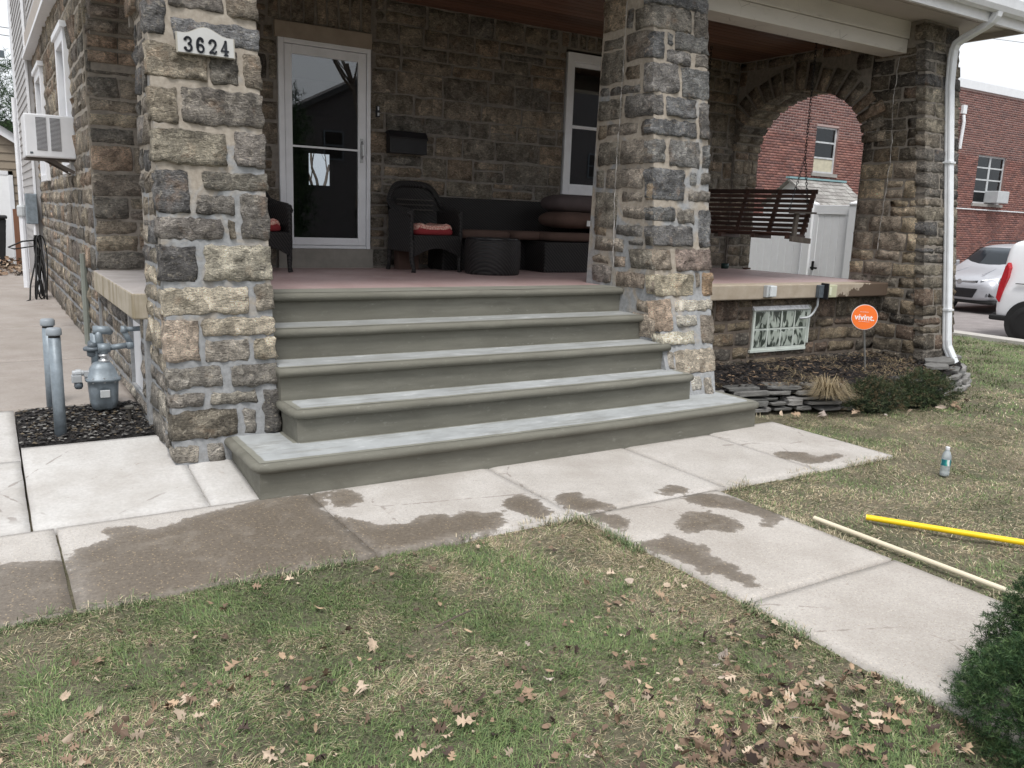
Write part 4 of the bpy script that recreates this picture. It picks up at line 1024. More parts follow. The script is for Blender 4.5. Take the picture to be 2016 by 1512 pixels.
chips('soil_clods', 1800, (-1.12, -.34, 1.17, 1.74), lambda x, y: gz(x, y), [(.02,.018,.018),(.04,.036,.035),(.015,.015,.016),(.17,.165,.155),(.07,.065,.06),(.10,.08,.055)], .006, .017, 52)

# ---- flower bed on the right ------------------------------------------------------
BEDC = [(4.05, .62), (4.45, .47), (4.95, .32), (5.5, .17), (6.1, .08), (6.75, .10), (7.35, .22), (7.85, .42), (8.25, .68), (8.5, 1.0), (8.55, 1.4)]
def bed_front(x): c = np.array(BEDC[:-1]); return np.interp(x, c[:, 0], c[:, 1])
nx, ny = 130, 26; V = []
for x in np.linspace(4.05, 8.5, nx):
    f0 = bed_front(x)+.05
    for t_ in np.linspace(0, 1, ny):
        y = f0+(1.42-f0)*t_; V.append((x, y, .175+.05*t_+.06*(fbm(x, y, 6, 4, 61)-.5)))
V = np.array(V); ii, jj = np.meshgrid(np.arange(nx-1), np.arange(ny-1), indexing='ij'); i0 = (ii*ny+jj).ravel()
mb_ = np_mesh('mulch_bed', V, np.stack([i0, i0+ny, i0+ny+1, i0+1], -1), M['mulch'], smooth=True); mb_['kind'] = 'structure'
bz = lambda x, y: .19+.05*np.clip((y-bed_front(x))/1.2, 0, 1)
r = np.random.default_rng(63)
def filt_chips(name, n, seed, cols, s0, s1):
    rr = np.random.default_rng(seed); x = rr.uniform(4.1, 8.4, n); y = rr.uniform(.1, 1.34, n); k = y > bed_front(x)+.08; x, y = x[k], y[k]
    V = []; F = []; C = []
    for i, (a, b_) in enumerate(zip(x, y)):
        L = rr.uniform(s0, s1); w = L*rr.uniform(.15, .4); th = rr.uniform(0, 6.28); z = float(bz(a, b_))+.012+rr.uniform(0, .02)
        d = np.array([math.cos(th), math.sin(th), rr.uniform(-.3, .3)])*L/2; e = np.array([-math.sin(th), math.cos(th), rr.uniform(-.5, .5)])*w/2; c = np.array([a, b_, z])
        V += [c-d-e, c+d-e*.6, c+d+e*.6, c-d+e]; F.append((i*4, i*4+1, i*4+2, i*4+3)); C += [np.array(cols[rr.integers(len(cols))])*rr.uniform(.6, 1.3)]*4
    o = np_mesh(name, np.array(V), np.array(F), M['leafmix'], None, np.array(C)); o['kind'] = 'stuff'; return o
filt_chips('mulch', 5200, 64, [(.018,.016,.016),(.035,.03,.028),(.012,.011,.012),(.06,.045,.035),(.16,.11,.07)], .02, .06)
# dry-laid flagstone edging
rw = empty('stone_edging'); tag(rw, 'low dry-laid edging of grey flagstones curving round the mulched flower bed', 'garden edging')
def poly_at(s):
    P = np.array(BEDC); seg = np.hypot(*np.diff(P, axis=0).T); cs = np.concatenate([[0], np.cumsum(seg)])
    x = np.interp(s, cs, P[:, 0]); y = np.interp(s, cs, P[:, 1]); e = .05
    x2 = np.interp(s+e, cs, P[:, 0]); y2 = np.interp(s+e, cs, P[:, 1]); return x, y, math.atan2(y2-y, x2-x), cs[-1]
total = poly_at(0)[3]; layers = [(-.012, .045), (.035, .045), (.08, .042), (.122, .04), (.165, .032)]
for li, (zb, h) in enumerate(layers):
    s = r.uniform(-.1, .05)
    while s < total-.03:
        L = r.uniform(.15, .42) if li < 4 else r.uniform(.28, .5); hh = h*r.uniform(.75, 1.15)
        if li < 4 and r.random() < .35: hh *= .55
        x, y, a, _ = poly_at(max(0, s+L/2)); D = r.uniform(.16, .26)
        a += r.uniform(-.13, .13); off = r.uniform(-.025, .03)+.02*li
        cx, cy = x-math.sin(a)*(D/2-.06+off), y+math.cos(a)*(D/2-.06+off)
        if (li == 4 and r.random() < .5) or (li == 3 and r.random() < .15): s += L; continue
        n = 8; ring = []
        for k in range(n):
            t_ = 2*math.pi*(k+.5)/n; ex = math.copysign(abs(math.cos(t_))**.3, math.cos(t_))*L/2*r.uniform(.8, 1.0); ey = math.copysign(abs(math.sin(t_))**.3, math.sin(t_))*D/2*r.uniform(.78, 1.0)
            ring.append((ex, ey))
        m = MB(); tl = r.uniform(-.05, .05, 2); ca, sa = math.cos(a), math.sin(a); vs = []
        for z_, sc in ((0, .97), (.3, 1), (.85, .995), (1, .97)):
            for ex, ey in ring: 
                px, py = ex*sc*r.uniform(.95, 1.03), ey*sc*r.uniform(.95, 1.03); vs.append((cx+px*ca-py*sa, cy+px*sa+py*ca, zb+.01+z_*hh+tl[0]*px*.5+tl[1]*py))
        fs = [tuple(range(n))[::-1], tuple(range(3*n, 4*n))]
        for q in range(3):
            for k in range(n): k2 = (k+1) % n; fs.append((q*n+k, q*n+k2, (q+1)*n+k2, (q+1)*n+k))
        m.add(vs, fs); m.build('flagstone', M['flag'], rw)
        s += L*r.uniform(.94, 1.03)+.012
for (x, y, z, L, D, a) in ((8.0, .75, .24, .42, .3, .3), (7.6, .6, .235, .55, .34, .2), (8.2, 1.0, .25, .4, .25, 1.2), (7.95, .98, .27, .38, .2, .1), (8.05, 1.02, .30, .36, .17, .05), (7.3, .45, .22, .45, .26, .25)):
    m = MB(); n = 9; vs = []; ca, sa = math.cos(a), math.sin(a); rg = [(math.cos(2*math.pi*k/n)*L/2*r.uniform(.8, 1), math.sin(2*math.pi*k/n)*D/2*r.uniform(.8, 1)) for k in range(n)]
    for zz in (0, .03):
        for ex, ey in rg: vs.append((x+ex*ca-ey*sa, y+ex*sa+ey*ca, z+zz))
    fs = [tuple(range(n))[::-1], tuple(range(n, 2*n))]+[(k, (k+1) % n, n+(k+1) % n, n+k) for k in range(n)]
    m.add(vs, fs); m.build('flagstone', M['flag'], rw)

# ---- street -----------------------------------------------------------------------
st = MB(); st.box(12.72, 60, -60, 30, -.7, -.25); road = st.build('road', M['asphalt']); road['kind'] = 'structure'
kb = MB(); kb.box(12.35, 12.72, -60, 30, -.5, .02); kerb = kb.build('kerb', simple('kerb_concrete', (.42, .40, .37), .85, bump=.3)); kerb['kind'] = 'structure'

# ------------------------------------------------------------------ fittings on the house
# gutter and downspout
gut = empty('gutter'); tag(gut, 'white gutter along the porch eave with a downspout running down the right corner pillar', 'gutter')
m = MB(); pr_ = [(.70, 4.03), (.70, 3.90), (.66, 3.885), (.60, 3.895), (.575, 3.94), (.57, 3.99), (.565, 4.03), (.575, 4.03), (.58, 3.99), (.61, 3.91), (.66, 3.90), (.69, 3.91), (.69, 4.03)]
m.prism(pr_, 0, -.97, 8.66); m.build('trough', M['gutter'], gut, fix=True)
def ribbed(pts, w=.082, d=.062):
    """rectangular ribbed pipe; pts: list of (point, tangent-ish handled automatically)"""
    m = MB(); pts = [Vector(p) for p in pts]; prof = []
    hw, hd = w/2, d/2; cnt = 5
    for i in range(cnt*2+1): prof.append((-hw+w*i/(cnt*2), -hd-(.004 if i % 2 else 0)))
    for i in range(1, 5): prof.append((hw+(.004 if i % 2 else 0), -hd+d*i/4))
    for i in range(1, cnt*2+1): prof.append((hw-w*i/(cnt*2), hd))
    for i in range(1, 4): prof.append((-hw-(.004 if i % 2 else 0), hd-d*i/4))
    n = len(prof); vs = []
    for i, p in enumerate(pts):
        t_ = (pts[min(i+1, len(pts)-1)]-pts[max(0, i-1)]).normalized(); x = Vector((1, 0, 0)); 
        y = t_.cross(x).normalized(); x = y.cross(t_).normalized()
        for a, b_ in prof: q = p+x*a*1.0+y*(-b_)*(1 if t_.z < 0 else -1); vs.append(tuple(q))
    fs = [tuple(range(n)), tuple((len(pts)-1)*n+k for k in range(n))[::-1]]
    for i in range(len(pts)-1):
        for k in range(n): k2 = (k+1) % n; fs.append((i*n+k, (i+1)*n+k, (i+1)*n+k2, i*n+k2))
    m.add(vs, fs); return m
def fy(z): return lerp_levels(FRL, z)[2]-.045
XD = 7.88
ribbed([(7.87, .63, 3.92), (7.87, .64, 3.86), (7.87, .68, 3.81), (7.87, .75, 3.77)]).build('elbow', M['gutter'], gut, fix=True)
ribbed([(7.87, .74, 3.775), (7.87, .98, 3.675)]).build('offset_pipe', M['gutter'], gut, fix=True)
ribbed([(7.87, .975, 3.678), (7.87, 1.04, 3.64), (XD, 1.07, 3.58), (XD, 1.075, 3.48)]).build('elbow', M['gutter'], gut, fix=True)
ribbed([(XD, 1.075, 3.49), (XD, fy(3.2), 3.2)]).build('downpipe', M['gutter'], gut, fix=True)
ribbed([(XD, fy(3.2), 3.2), (XD, fy(1.8), 1.8)]).build('downpipe', M['gutter'], gut, fix=True)
ribbed([(XD, fy(1.8)-.002, 1.8), (XD, fy(.45)-.002, .45)]).build('downpipe', M['gutter'], gut, fix=True)
ribbed([(XD, fy(.45), .46), (XD+.01, fy(.45)-.01, .38), (XD+.055, fy(.3)-.07, .2)], .085, .066).build('outlet', M['gutter'], gut, fix=True)
for z in (2.38, .78):
    m = MB(); m.box(XD-.052, XD+.052, fy(z)-.045, fy(z)+.06, z, z+.02); m.build('strap', M['gutter'], gut)

def text_obj(name, s, size, mat, parent, loc, rot, ext=.002, shear=0, font_w=1, off=0):
    cu = bpy.data.curves.new(name, 'FONT'); cu.body = s; cu.size = size; cu.extrude = ext; cu.align_x = 'CENTER'; cu.align_y = 'CENTER'; cu.offset = off; cu.space_character = font_w
    o = bpy.data.objects.new(name, cu); COL.objects.link(o); cu.materials.append(mat)
    if parent: o.parent = parent
    o.location = loc; o.rotation_euler = rot
    bpy.context.view_layer.update(); me = bpy.data.meshes.new_from_object(o.evaluated_get(bpy.context.evaluated_depsgraph_get())); bpy.data.objects.remove(o)
    o = bpy.data.objects.new(name, me); COL.objects.link(o)
    if parent: o.parent = parent
    o.location = loc; o.rotation_euler = rot; return o
# house number plaque on the left pillar
slope = math.atan((.93-.60)/2.7)
pq = empty('house_number_plaque', (-.022, lerp_levels(LPL, 2.56)[2]-.045, 2.562)); pq.rotation_euler = (-slope, 0, 0)
tag(pq, 'arched pale house number plaque reading 3624 on the left stone pillar', 'house number')
def plaque_poly(s):
    w, h = .168*s, .060*s; P = [(-w, -h), (w, -h), (w, h*.95)]
    for t_ in np.linspace(0, 1, 17):
        x = w*(.97-1.94*t_); P.append((x, h*.95+.046*s*(.5+.5*math.cos(math.pi*max(-1, min(1, x/(w*.78))))) ))
    P.append((-w, h*.95)); return P
m = MB(); m.prism([(a, b_) for a, b_ in plaque_poly(1)], 1, -.012, .008); m.build('plate', M['plaque_edge'], pq, fix=True)
m = MB(); m.prism([(a, b_) for a, b_ in plaque_poly(.955)], 1, -.016, -.0125); m.build('face', M['plaque'], pq, fix=True)
for i, ch in enumerate('3624'):
    # digits built as thick strokes with slab ends
    cx = -.103+i*.070; m = MB(); hgt = .042
    def stroke(pts, w): 
        q = [(cx+a*.021, -.019, -.008+b_*hgt) for a, b_ in pts]
        for a, b_ in zip(q[:-1], q[1:]): m.bar(a, b_, .006, w, up=(0, 0, 1)) if False else m.bar(a, b_, w*1.22, .006, up=(0, 1, 0))
        for a in q: m.tube([(a[0], a[1]-.003, a[2]), (a[0], a[1]+.003, a[2])], w*.61, 10)
    T = .0125; t2 = .0065
    arc = lambda cx_, cy_, rx, ry, a0, a1, n=9: [(cx_+rx*math.cos(R(a0+(a1-a0)*k/n)), cy_+ry*math.sin(R(a0+(a1-a0)*k/n))) for k in range(n+1)]
    if ch == '3': stroke(arc(0, .5, .8, .42, 160, -80), .0095); stroke(arc(0, -.45, .9, .5, 80, -160), .0105); stroke([(-.75, .62), (-.7, .62)], .014); stroke([(-.8, -.6), (-.75, -.6)], .014)
    if ch == '6': stroke(arc(.05, .1, .85, .86, 50, 180, 8)+[(-.8, -.35)], .0125); stroke(arc(0, -.42, .82, .5, 0, 360, 14), .0095); stroke([(.6, .62), (.62, .62)], .013)
    if ch == '2': stroke(arc(0, .45, .85, .47, 165, -30), .0105); stroke([(.74, .22), (.2, -.25), (-.75, -.8)], .0095); stroke([(-.75, -.85), (-.1, -.75), (.5, -.9), (.9, -.6)], .0095); stroke([(-.75, .55), (-.7, .55)], .014)
    if ch == '4': stroke([(.3, .95), (.3, -.9)], .0125); stroke([(.25, .9), (-.95, -.35)], t2); stroke([(-.95, -.38), (.95, -.38)], .0075); stroke([(-.2, -.93), (.8, -.93)], t2)
    m.build('digit', M['digits'], pq)
# mailbox, doorbell
mb1 = empty('mailbox', (2.635, 3.74, 2.34)); tag(mb1, 'black metal mailbox on the stone wall right of the front door', 'mailbox')
m = MB(); m.prism([(-.06, -.1), (.05, -.1), (.05, .1), (-.02, .115), (-.06, .06)], 0, -.21, .21); m.build('body', M['black'], mb1, bevel=.004)
m = MB(); m.prism([(-.07, .062), (-.065, .045), (-.0, .05), (.05, .105), (.05, .12), (-.02, .128)], 0, -.218, .218); m.build('lid', M['black'], mb1, bevel=.003, fix=True)
db = empty('doorbell', (2.325, 3.775, 2.645)); tag(db, 'narrow dark doorbell between the storm door and the mailbox', 'doorbell')
m = MB(); m.box(-.018, .018, -.012, .025, -.055, .055); m.build('housing', M['black'], db, bevel=.003); m = MB(); m.box(-.01, .01, -.016, -.0125, -.045, -.015); m.build('button', M['greybox'], db); m = MB(); m.box(-.008, .008, -.015, -.0122, .01, .045); m.build('button', M['steel'], db)
# glass block window
gw = empty('glass_block_window', (5.86, 1.36, .575)); tag(gw, 'basement window of eight wavy glass blocks set low in the foundation wall', 'window')
m = MB(); x0, x1, z0, z1 = -.42, .42, -.215, .215
holed_wall(m, lambda a, b_, c, d: m.box(a, b_, -.018, .09, c, d), x0, x1, z0, z1, [(x0+.02+i*.2025+.008, x0+.02+(i+1)*.2025-.008, z0+.02+j*.197+.008, z0+.02+(j+1)*.197-.008) for i in range(4) for j in range(2)])
m.build('mortar_joint', M['blockjoint'], gw)
for i in range(4):
    for j in range(2):
        m = MB(); a, b_, c, d = x0+.02+i*.2025+.009, x0+.02+(i+1)*.2025-.009, z0+.02+j*.197+.009, z0+.02+(j+1)*.197-.009
        m.box(a, b_, -.02, .08, c, d); m.build('glass_block', M['blockglass'], gw, bevel=.008, seg=3, smooth=False)
m = MB(); m.add([(x0-.01, -.035, z1-.01), (x1+.03, -.035, z1-.01), (x1+.03, .02, z1+.05), (x0-.01, .02, z1+.05), (x0-.01, .03, z1-.01), (x1+.03, .03, z1-.01)], [(0, 1, 2, 3), (0, 4, 5, 1), (0, 3, 4), (1, 5, 2), (3, 2, 5, 4)])
m.build('sill_flashing', simple('caulked_white_flashing', (.62, .63, .65), .7, var=.3, scale=30, bump=.4), gw)
m = MB(); m.box(x1-.0, x1+.022, -.03, .01, z0+.05, z1+.02); m.box(x0-.02, x1, -.026, .01, z0-.02, z0+.004); m.build('caulk_strip', M['blockjoint'], gw)
# outlet boxes on the ledge
e1 = empty('outlet_box', (5.505, 1.245, .985)); tag(e1, 'grey weatherproof outlet box on the ledge above the left end of the glass blocks', 'outlet box')
m = MB(); m.box(-.055, .05, -.035, .015, -.06, .06); m.build('back_box', M['greybox'], e1, bevel=.006); m = MB(); m.box(-.03, .062, -.062, -.0355, -.055, .058); m.build('cover', simple('pale_grey_cover', (.6, .63, .64), .45), e1, bevel=.01, seg=3)
e2 = empty('outlet_box', (6.34, 1.24, .975)); tag(e2, 'yellowed outlet box with a see-through cover and curved conduit below', 'outlet box')
m = MB(); m.box(-.085, -.01, -.03, .018, -.07, .065); m.build('back_box', M['greymetal2'], e2, bevel=.006)
m = MB(); m.box(-.008, .012, -.075, .018, -.085, .085); m.build('bracket', M['black'], e2, bevel=.003)
m = MB(); m.box(.014, .15, -.07, .015, -.065, .07); m.build('cover', M['yellowbox'], e2, bevel=.008)
m = MB(); m.box(.022, .055, -.076, -.0705, -.04, .045); m.build('outlet', simple('cream_outlet', (.62, .64, .5), .5), e2, bevel=.004)
m = MB(); m.tube([(-.03, .02, -.06), (-.03, .02, -.16)]+[(-.03-.11*(1-math.cos(R(a))), .03+.04*a/90, -.16-.13*math.sin(R(a))) for a in range(10, 91, 10)]+[(-.2, .1, -.295)], .012, 8); m.build('conduit', M['greybox'], e2, smooth=True)
# air conditioner in the side window
ac = empty('window_air_conditioner', (-.62, 4.85, 2.215)); tag(ac, 'white louvred air conditioner sticking out of the side wall window', 'air conditioner')
m = MB(); m.box(-.20, .22, -.25, .25, -.195, .195); m.build('casing', M['white_trim'], ac, bevel=.012)
for s0_ in (-.105, .012):
    m = MB(); m.box(s0_, s0_+.085, -.2525, -.2502, -.13, .165); m.build('louvre_shade_sheet', simple('louvre_gap_shade', (.10, .10, .11), .8), ac)  # dark sheet on the casing paints in the shade behind the louvres
    for k in range(26):
        z = -.125+k*.0115; m = MB(); m.add([(s0_, -.2526, z), (s0_+.085, -.2526, z), (s0_+.085, -.2585, z+.0045), (s0_, -.2585, z+.0045), (s0_, -.2526, z+.0055), (s0_+.085, -.2526, z+.0055)], [(0, 1, 2, 3), (3, 2, 5, 4), (0, 3, 4), (1, 5, 2)]); m.build('louvre', M['white_trim'], ac)
m = MB(); m.box(-.165, -.14, -.253, -.2505, -.165, -.148); m.build('badge', M['greymetal2'], ac)
m = MB(); m.bar((-.02, -.18, -.2), (.2, -.18, -.32), .03, .03); m.bar((-.02, .18, -.2), (.2, .18, -.32), .03, .03); m.box(-.2, .22, -.2, .2, -.212, -.196); m.build('bracket', simple('rusty_brown_steel', (.10, .085, .075), .8), ac)
# porch swing
sN = Vector((6.99, 2.0, 0)); sd_ = Vector((-.255, .967, 0)); sf = Vector((-.967, -.255, 0)); L = 1.42
sg = empty('porch_swing', (6.8, 2.55, 1.55)); tag(sg, 'dark slatted wooden porch swing hanging on chains in front of the right arch', 'porch swing')
inv = Matrix.Translation((-6.8, -2.55, -1.55))
def LW(p): return tuple(Vector(p)+Vector((-6.8, -2.55, -1.55)))
def sp3(al, fo, z): p = sN+sd_*al+sf*fo; return LW((p.x, p.y, z))
for k in range(9):
    z = 2.045-k*.056; fo = -.02+.02*k-.06*max(0, (2-k)/2)**2*.6
    m = MB(); m.bar(sp3(-.02, fo, z), sp3(L, fo, z), .018, .052 if k == 0 else .040, up=(0, 0, 1)); m.build('back_slat', M['swingwood'], sg, bevel=.003, seg=1)
for k in range(8):
    fo = .17+k*.052; z = 1.545+.02*(k/7)**2-(.012 if 2 < k < 6 else 0)
    m = MB(); m.bar(sp3(-.0, fo, z), sp3(L, fo, z), .042, .018, up=(0, 0, 1)); m.build('seat_slat', M['swingwood'], sg, bevel=.003, seg=1)
for al in (.02, .44, .86, L-.02):
    m = MB(); m.bar(sp3(al, -.055, 2.05), sp3(al, .17, 1.54), .045, .035); m.build('back_batten', M['swingwood'], sg)
    m = MB(); m.bar(sp3(al, .13, 1.515), sp3(al, .56, 1.525), .045, .05); m.build('seat_batten', M['swingwood'], sg)
for al in (-.035, L+.03):
    m = MB(); m.bar(sp3(al, .60, 1.79), sp3(al, .03, 1.80), .075, .022); m.build('arm', M['swinggrey'], sg, bevel=.005)
    m = MB(); m.bar(sp3(al, .50, 1.485), sp3(al, .47, 1.785), .055, .035); m.build('arm_post', M['swinggrey'], sg, bevel=.004)
    m = MB(); m.bar(sp3(al, .08, 1.48), sp3(al, .56, 1.505), .04, .06); m.build('end_rail', M['swinggrey'], sg, bevel=.004)
def chain(parent, a, b_, pitch=.036, name='chain'):
    a = Vector(a); b_ = Vector(b_); n = int((b_-a).length/pitch); m = MB(); d = (b_-a)/n; dn = d.normalized(); u = dn.orthogonal().normalized(); w = dn.cross(u)
    for i in range(n):
        c = a+d*(i+.5); x = u if i % 2 else w; ring = []
        for k in range(9):
            t_ = 2*math.pi*k/8; ring.append(tuple(c+dn*math.cos(t_)*pitch*.72+x*math.sin(t_)*.011))
        m.tube(ring, .0036, 4, cap=False)
    return m.build(name, M['black'], parent)
hk = (6.80, 2.05, 3.74)
for al in (.05, L-.05):
    top = Vector(sp3(al, .22, 3.74)); jn = Vector(sp3(al, .22, 2.42)); chain(sg, top, jn); chain(sg, jn, sp3(al, .0, 1.8)); chain(sg, jn, sp3(al, .5, 1.8))
# pot and saucer at the back of the porch
pp = empty('small_green_pot', (7.33, 3.62, ZP)); tag(pp, 'small dark green pot with a thin stem at the back corner of the porch', 'plant pot')
m = MB(); m.lathe((0, 0, 0), [(.05, 0), (.055, .07), (.048, .07), (.045, .02)], 14); m.build('pot', simple('dark_green_glaze', (.02, .05, .045), .3), pp, smooth=True)
m = MB(); m.tube([(0, 0, .05), (.01, 0, .2), (-.005, 0, .36), (.02, .01, .47)], .005, 5); m.build('stem', M['bark'], pp)
m = MB(); m.lathe((7.62, 3.5, ZP), [(.05, 0), (.06, .02), (.055, .02), (.04, .008)], 16); tag(m.build('saucer', simple('brown_saucer', (.1, .05, .035), .4), None, smooth=True), 'small brown saucer on the porch floor beside the arch jamb', 'saucer')

# ------------------------------------------------------------------ wicker furniture
def wicker_chair(loc, rz, label):
    t = empty('wicker_chair', loc, R(rz)); tag(t, label, 'chair', 'wicker armchairs on the porch')
    # local: x across, -y to the front, z up; width .72, depth .66
    m = MB(); n = 13; outer = []; vs = []; fs = []
    for i in range(n):                     # curved back, arched top
        u = -1+2*i/(n-1); x = .365*u; top = .88-.17*abs(u)**4.5; yb = .28-.10*u*u
        for j in range(7):
            z = .28+(top-.28)*j/6; vs.append((x*(1+.03*j/6), yb+.06*(j/6), z))
    b = len(vs)
    for i in range(n):
        u = -1+2*i/(n-1); x = .365*u; top = .88-.17*abs(u)**4.5; yb = .28-.10*u*u+.035
        for j in range(7): z = .28+(top-.28)*j/6; vs.append((x*(1+.03*j/6), yb+.06*(j/6), z))
    for i in range(n-1):
        for j in range(6):
            fs.append((i*7+j, (i+1)*7+j, (i+1)*7+j+1, i*7+j+1)); fs.append((b+i*7+j+1, b+(i+1)*7+j+1, b+(i+1)*7+j, b+i*7+j))
    m.add(vs, fs); m.build('backrest', M['wicker'], t, smooth=True)
    m = MB(); pts = []
    for i in range(25):
        u = -1+2*i/24; top = .88-.17*abs(u)**4.5; pts.append((.36*u*1.03, .28-.10*u*u+.06, top))
    pts = [(-.36, -.28, .56), (-.37, -.2, .60), (-.37, .0, .62), (-.37, .15, .65)]+pts+[(.37, .15, .65), (.37, .0, .62), (.37, -.2, .60), (.36, -.28, .56)]
    m.tube(pts, .036, 8); m.build('rim', M['wicker'], t, smooth=True)
    for s_ in (-1, 1):
        m = MB(); m.box(min(s_*.335, s_*.385), max(s_*.335, s_*.385), -.29, .24, .2, .62); m.build('arm_panel', M['wicker'], t, bevel=.018)
        for yy, tilt in ((-.26, -.03), (.24, .05)):
            m = MB(); m.tube([(s_*.345, yy, .32), (s_*.35, yy+tilt*.3, .12), (s_*.335, yy+tilt, .045), (s_*.34, yy+tilt*1.3, 0)], .03, 8, rs=[.036, .03, .024, .03]); m.build('leg', M['wicker'], t, smooth=True)
    m = MB(); m.box(-.335, .335, -.28, .25, .30, .37); m.build('seat', M['wicker'], t, bevel=.015)
    m = MB(); P = [(-.335, .36), (.335, .36)]; P += [(.335-.67*k/14, .155+.085*math.sin(math.pi*k/14)) for k in range(15)]
    m.prism(P, 1, -.30, -.275); m.build('apron', M['wicker'], t, fix=True)
    for z in (.62, .67, .72):
        m = MB(); m.tube([(-.27, .215, z), (0, .27, z), (.27, .215, z)], .007, 5); m.build('back_braid', simple('paler_wicker', (.06, .055, .05), .5), t)  # three braids a little paler than the other wicker
    # tufted cushion with a bow-shaped front
    def cush(zs, mat, name):
        m = MB(); n = 22; vs = []; fs = []
        for (z, sc) in zs:
            for k in range(n):
                a = 2*math.pi*k/n; x = math.copysign(abs(math.cos(a))**.4, math.cos(a))*.285*sc; y = math.copysign(abs(math.sin(a))**.4, math.sin(a))*.25*sc-.02
                vs.append((x, y, z+(.012*math.cos(x*33) if z > .42 else 0)))
        L_ = len(zs); fs = [tuple(range(n))[::-1], tuple((L_-1)*n+k for k in range(n))]
        for i in range(L_-1):
            for k in range(n): k2 = (k+1) % n; fs.append((i*n+k, i*n+k2, (i+1)*n+k2, (i+1)*n+k))
        m.add(vs, fs); return m.build(name, mat, t, smooth=True)
    cu = cush([(.372, .94), (.385, 1.02), (.415, 1.03), (.432, 1.0)], M['redfab'], 'cushion')
    cush2 = cush([(.425, 1.0), (.445, 1.01), (.468, .96), (.478, .8), (.472, .4)], M['redpat'], 'cushion_top'); cush2.parent = cu
    t.scale = (.80, .9, 1.0); return t
wicker_chair((2.66, 3.34, ZP), 4, 'black wicker armchair with a red patterned cushion between the door and the sofa')
wicker_chair((.87, 3.36, ZP), 14, 'black wicker armchair with a red cushion left of the door, half behind the left pillar')
m = MB(); m.box(2.45, 2.68, 3.5, 3.62, ZP, ZP+.30); m.build('box_', M['brownfab']); bpy.data.objects['box_'].name = 'cardboard_box'; tag(bpy.data.objects['cardboard_box'], 'dark brown box on the floor behind the armchair legs', 'box')
sf_ = empty('wicker_sofa', (3.95, 3.4, ZP)); tag(sf_, 'long black wicker corner sofa with brown seat cushions under the window', 'sofa')
m = MB(); m.box(-1.05, .98, -.02, .34, 0, .34); m.build('base', M['wicker'], sf_, bevel=.02)
m = MB(); m.prism([(.2, .3), (.36, .3), (.39, .76), (.33, .77)], 0, -1.08, .98); m.build('backrest', M['wicker'], sf_, bevel=.015, fix=True)
m = MB(); m.box(-.02, .78, -.42, -.022, 0, .33); m.build('chaise', M['wicker'], sf_, bevel=.02)
m = MB(); m.box(.80, .98, -.3, .3, .0, .62); m.build('arm', M['wicker'], sf_, bevel=.03, seg=3)
def cushion(name, parent, c, sx, sy, sz, mat, rz=0, bulge=1.0, pw=.35):
    m = MB(); nu, nv = 20, 10; vs = []; fs = []
    for j in range(nv+1):
        ph = -math.pi/2+math.pi*j/nv
        for i in range(nu):
            th = 2*math.pi*i/nu; f = lambda v, p: math.copysign(abs(v)**p, v)
            x = f(math.cos(ph), pw)*f(math.cos(th), .45)*sx; y = f(math.cos(ph), pw)*f(math.sin(th), .45)*sy; z = f(math.sin(ph), .8 if bulge < 1 else 1)*sz
            vs.append((x, y, z))
    for j in range(nv):
        for i in range(nu): i2 = (i+1) % nu; fs.append((j*nu+i, j*nu+i2, (j+1)*nu+i2, (j+1)*nu+i))
    m.add(vs, fs); o = m.build(name, mat, parent, smooth=True); o.location = c; o.rotation_euler = (0, 0, R(rz)); return o
for (cx, w_, yy, dy) in ((-.62, .33, .0, .22), (.05, .33, -.0, .22), (.40, .37, -.22, .2)):
    cushion('seat_cushion', sf_, (cx, yy if dy > .2 else -.2, .385), w_, dy, .05, M['brownfab'], pw=.15)
p1 = cushion('throw_pillow', None, (4.42, 3.22, 1.62), .33, .26, .095, M['brownfab'], 4, pw=.5); tag(p1, 'brown throw pillow at the bottom of the stack on the sofa, with a white tag', 'pillow', 'pillows stacked on the sofa')
m = MB(); m.add([(.02, -.262, -.06), (.09, -.262, -.06), (.09, -.266, 0.0), (.02, -.266, 0.0)], [(0, 1, 2, 3)]); m.build('care_tag', M['paperwhite'], p1)
p2 = cushion('throw_pillow', None, (4.47, 3.25, 1.80), .34, .26, .10, M['mauvefab'], -4, pw=.5); tag(p2, 'dull mauve throw pillow on top of the stack on the sofa', 'pillow', 'pillows stacked on the sofa')
ot = empty('wicker_ottoman', (3.20, 2.86, ZP)); tag(ot, 'round black wicker ottoman in front of the sofa', 'ottoman')
m = MB(); m.lathe((0, 0, 0), [(.27, 0), (.282, .02), (.29, .17), (.285, .33), (.27, .352), (.25, .352)], 32); m.build('drum', M['wicker'], ot, smooth=True)
m = MB(); m.lathe((0, 0, .345), [(.265, 0), (.275, .012), (.26, .024), (.05, .028)], 32); m.build('top', simple('dark_glass_top', (.02, .02, .022), .15), ot, smooth=True)

# ------------------------------------------------------------------ gas meter, bollards, side details
def bollard(x, y, z0, z1, label, lean=0):
    t = empty('steel_bollard', (x, y, z0)); tag(t, label, 'bollard', 'grey steel bollards guarding the gas meter'); h = z1-z0
    m = MB(); m.tube([(0, 0, -.1), (lean, 0, h-.06)], .036, 18); m.build('post', M['greymetal'], t, smooth=True, bevel=0)
    m = MB(); m.tube([(lean, 0, h-.062), (lean, 0, h-.045)], .034, 18); m.build('dark_band', M['rubber'], t)
    m = MB(); m.lathe((lean, 0, h-.045), [(.043, 0), (.045, .008), (.044, .035), (.038, .045), (.02, .047)], 20); m.build('cap', simple('cap_grey_paint', (.27, .30, .33), .4), t, smooth=True)
bollard(-.895, 1.30, .165, .845, 'nearer grey steel bollard in the soil bed beside the gas meter')
bollard(-.905, 1.78, .25, .845, 'farther grey steel bollard, half hidden behind the nearer one', .005)
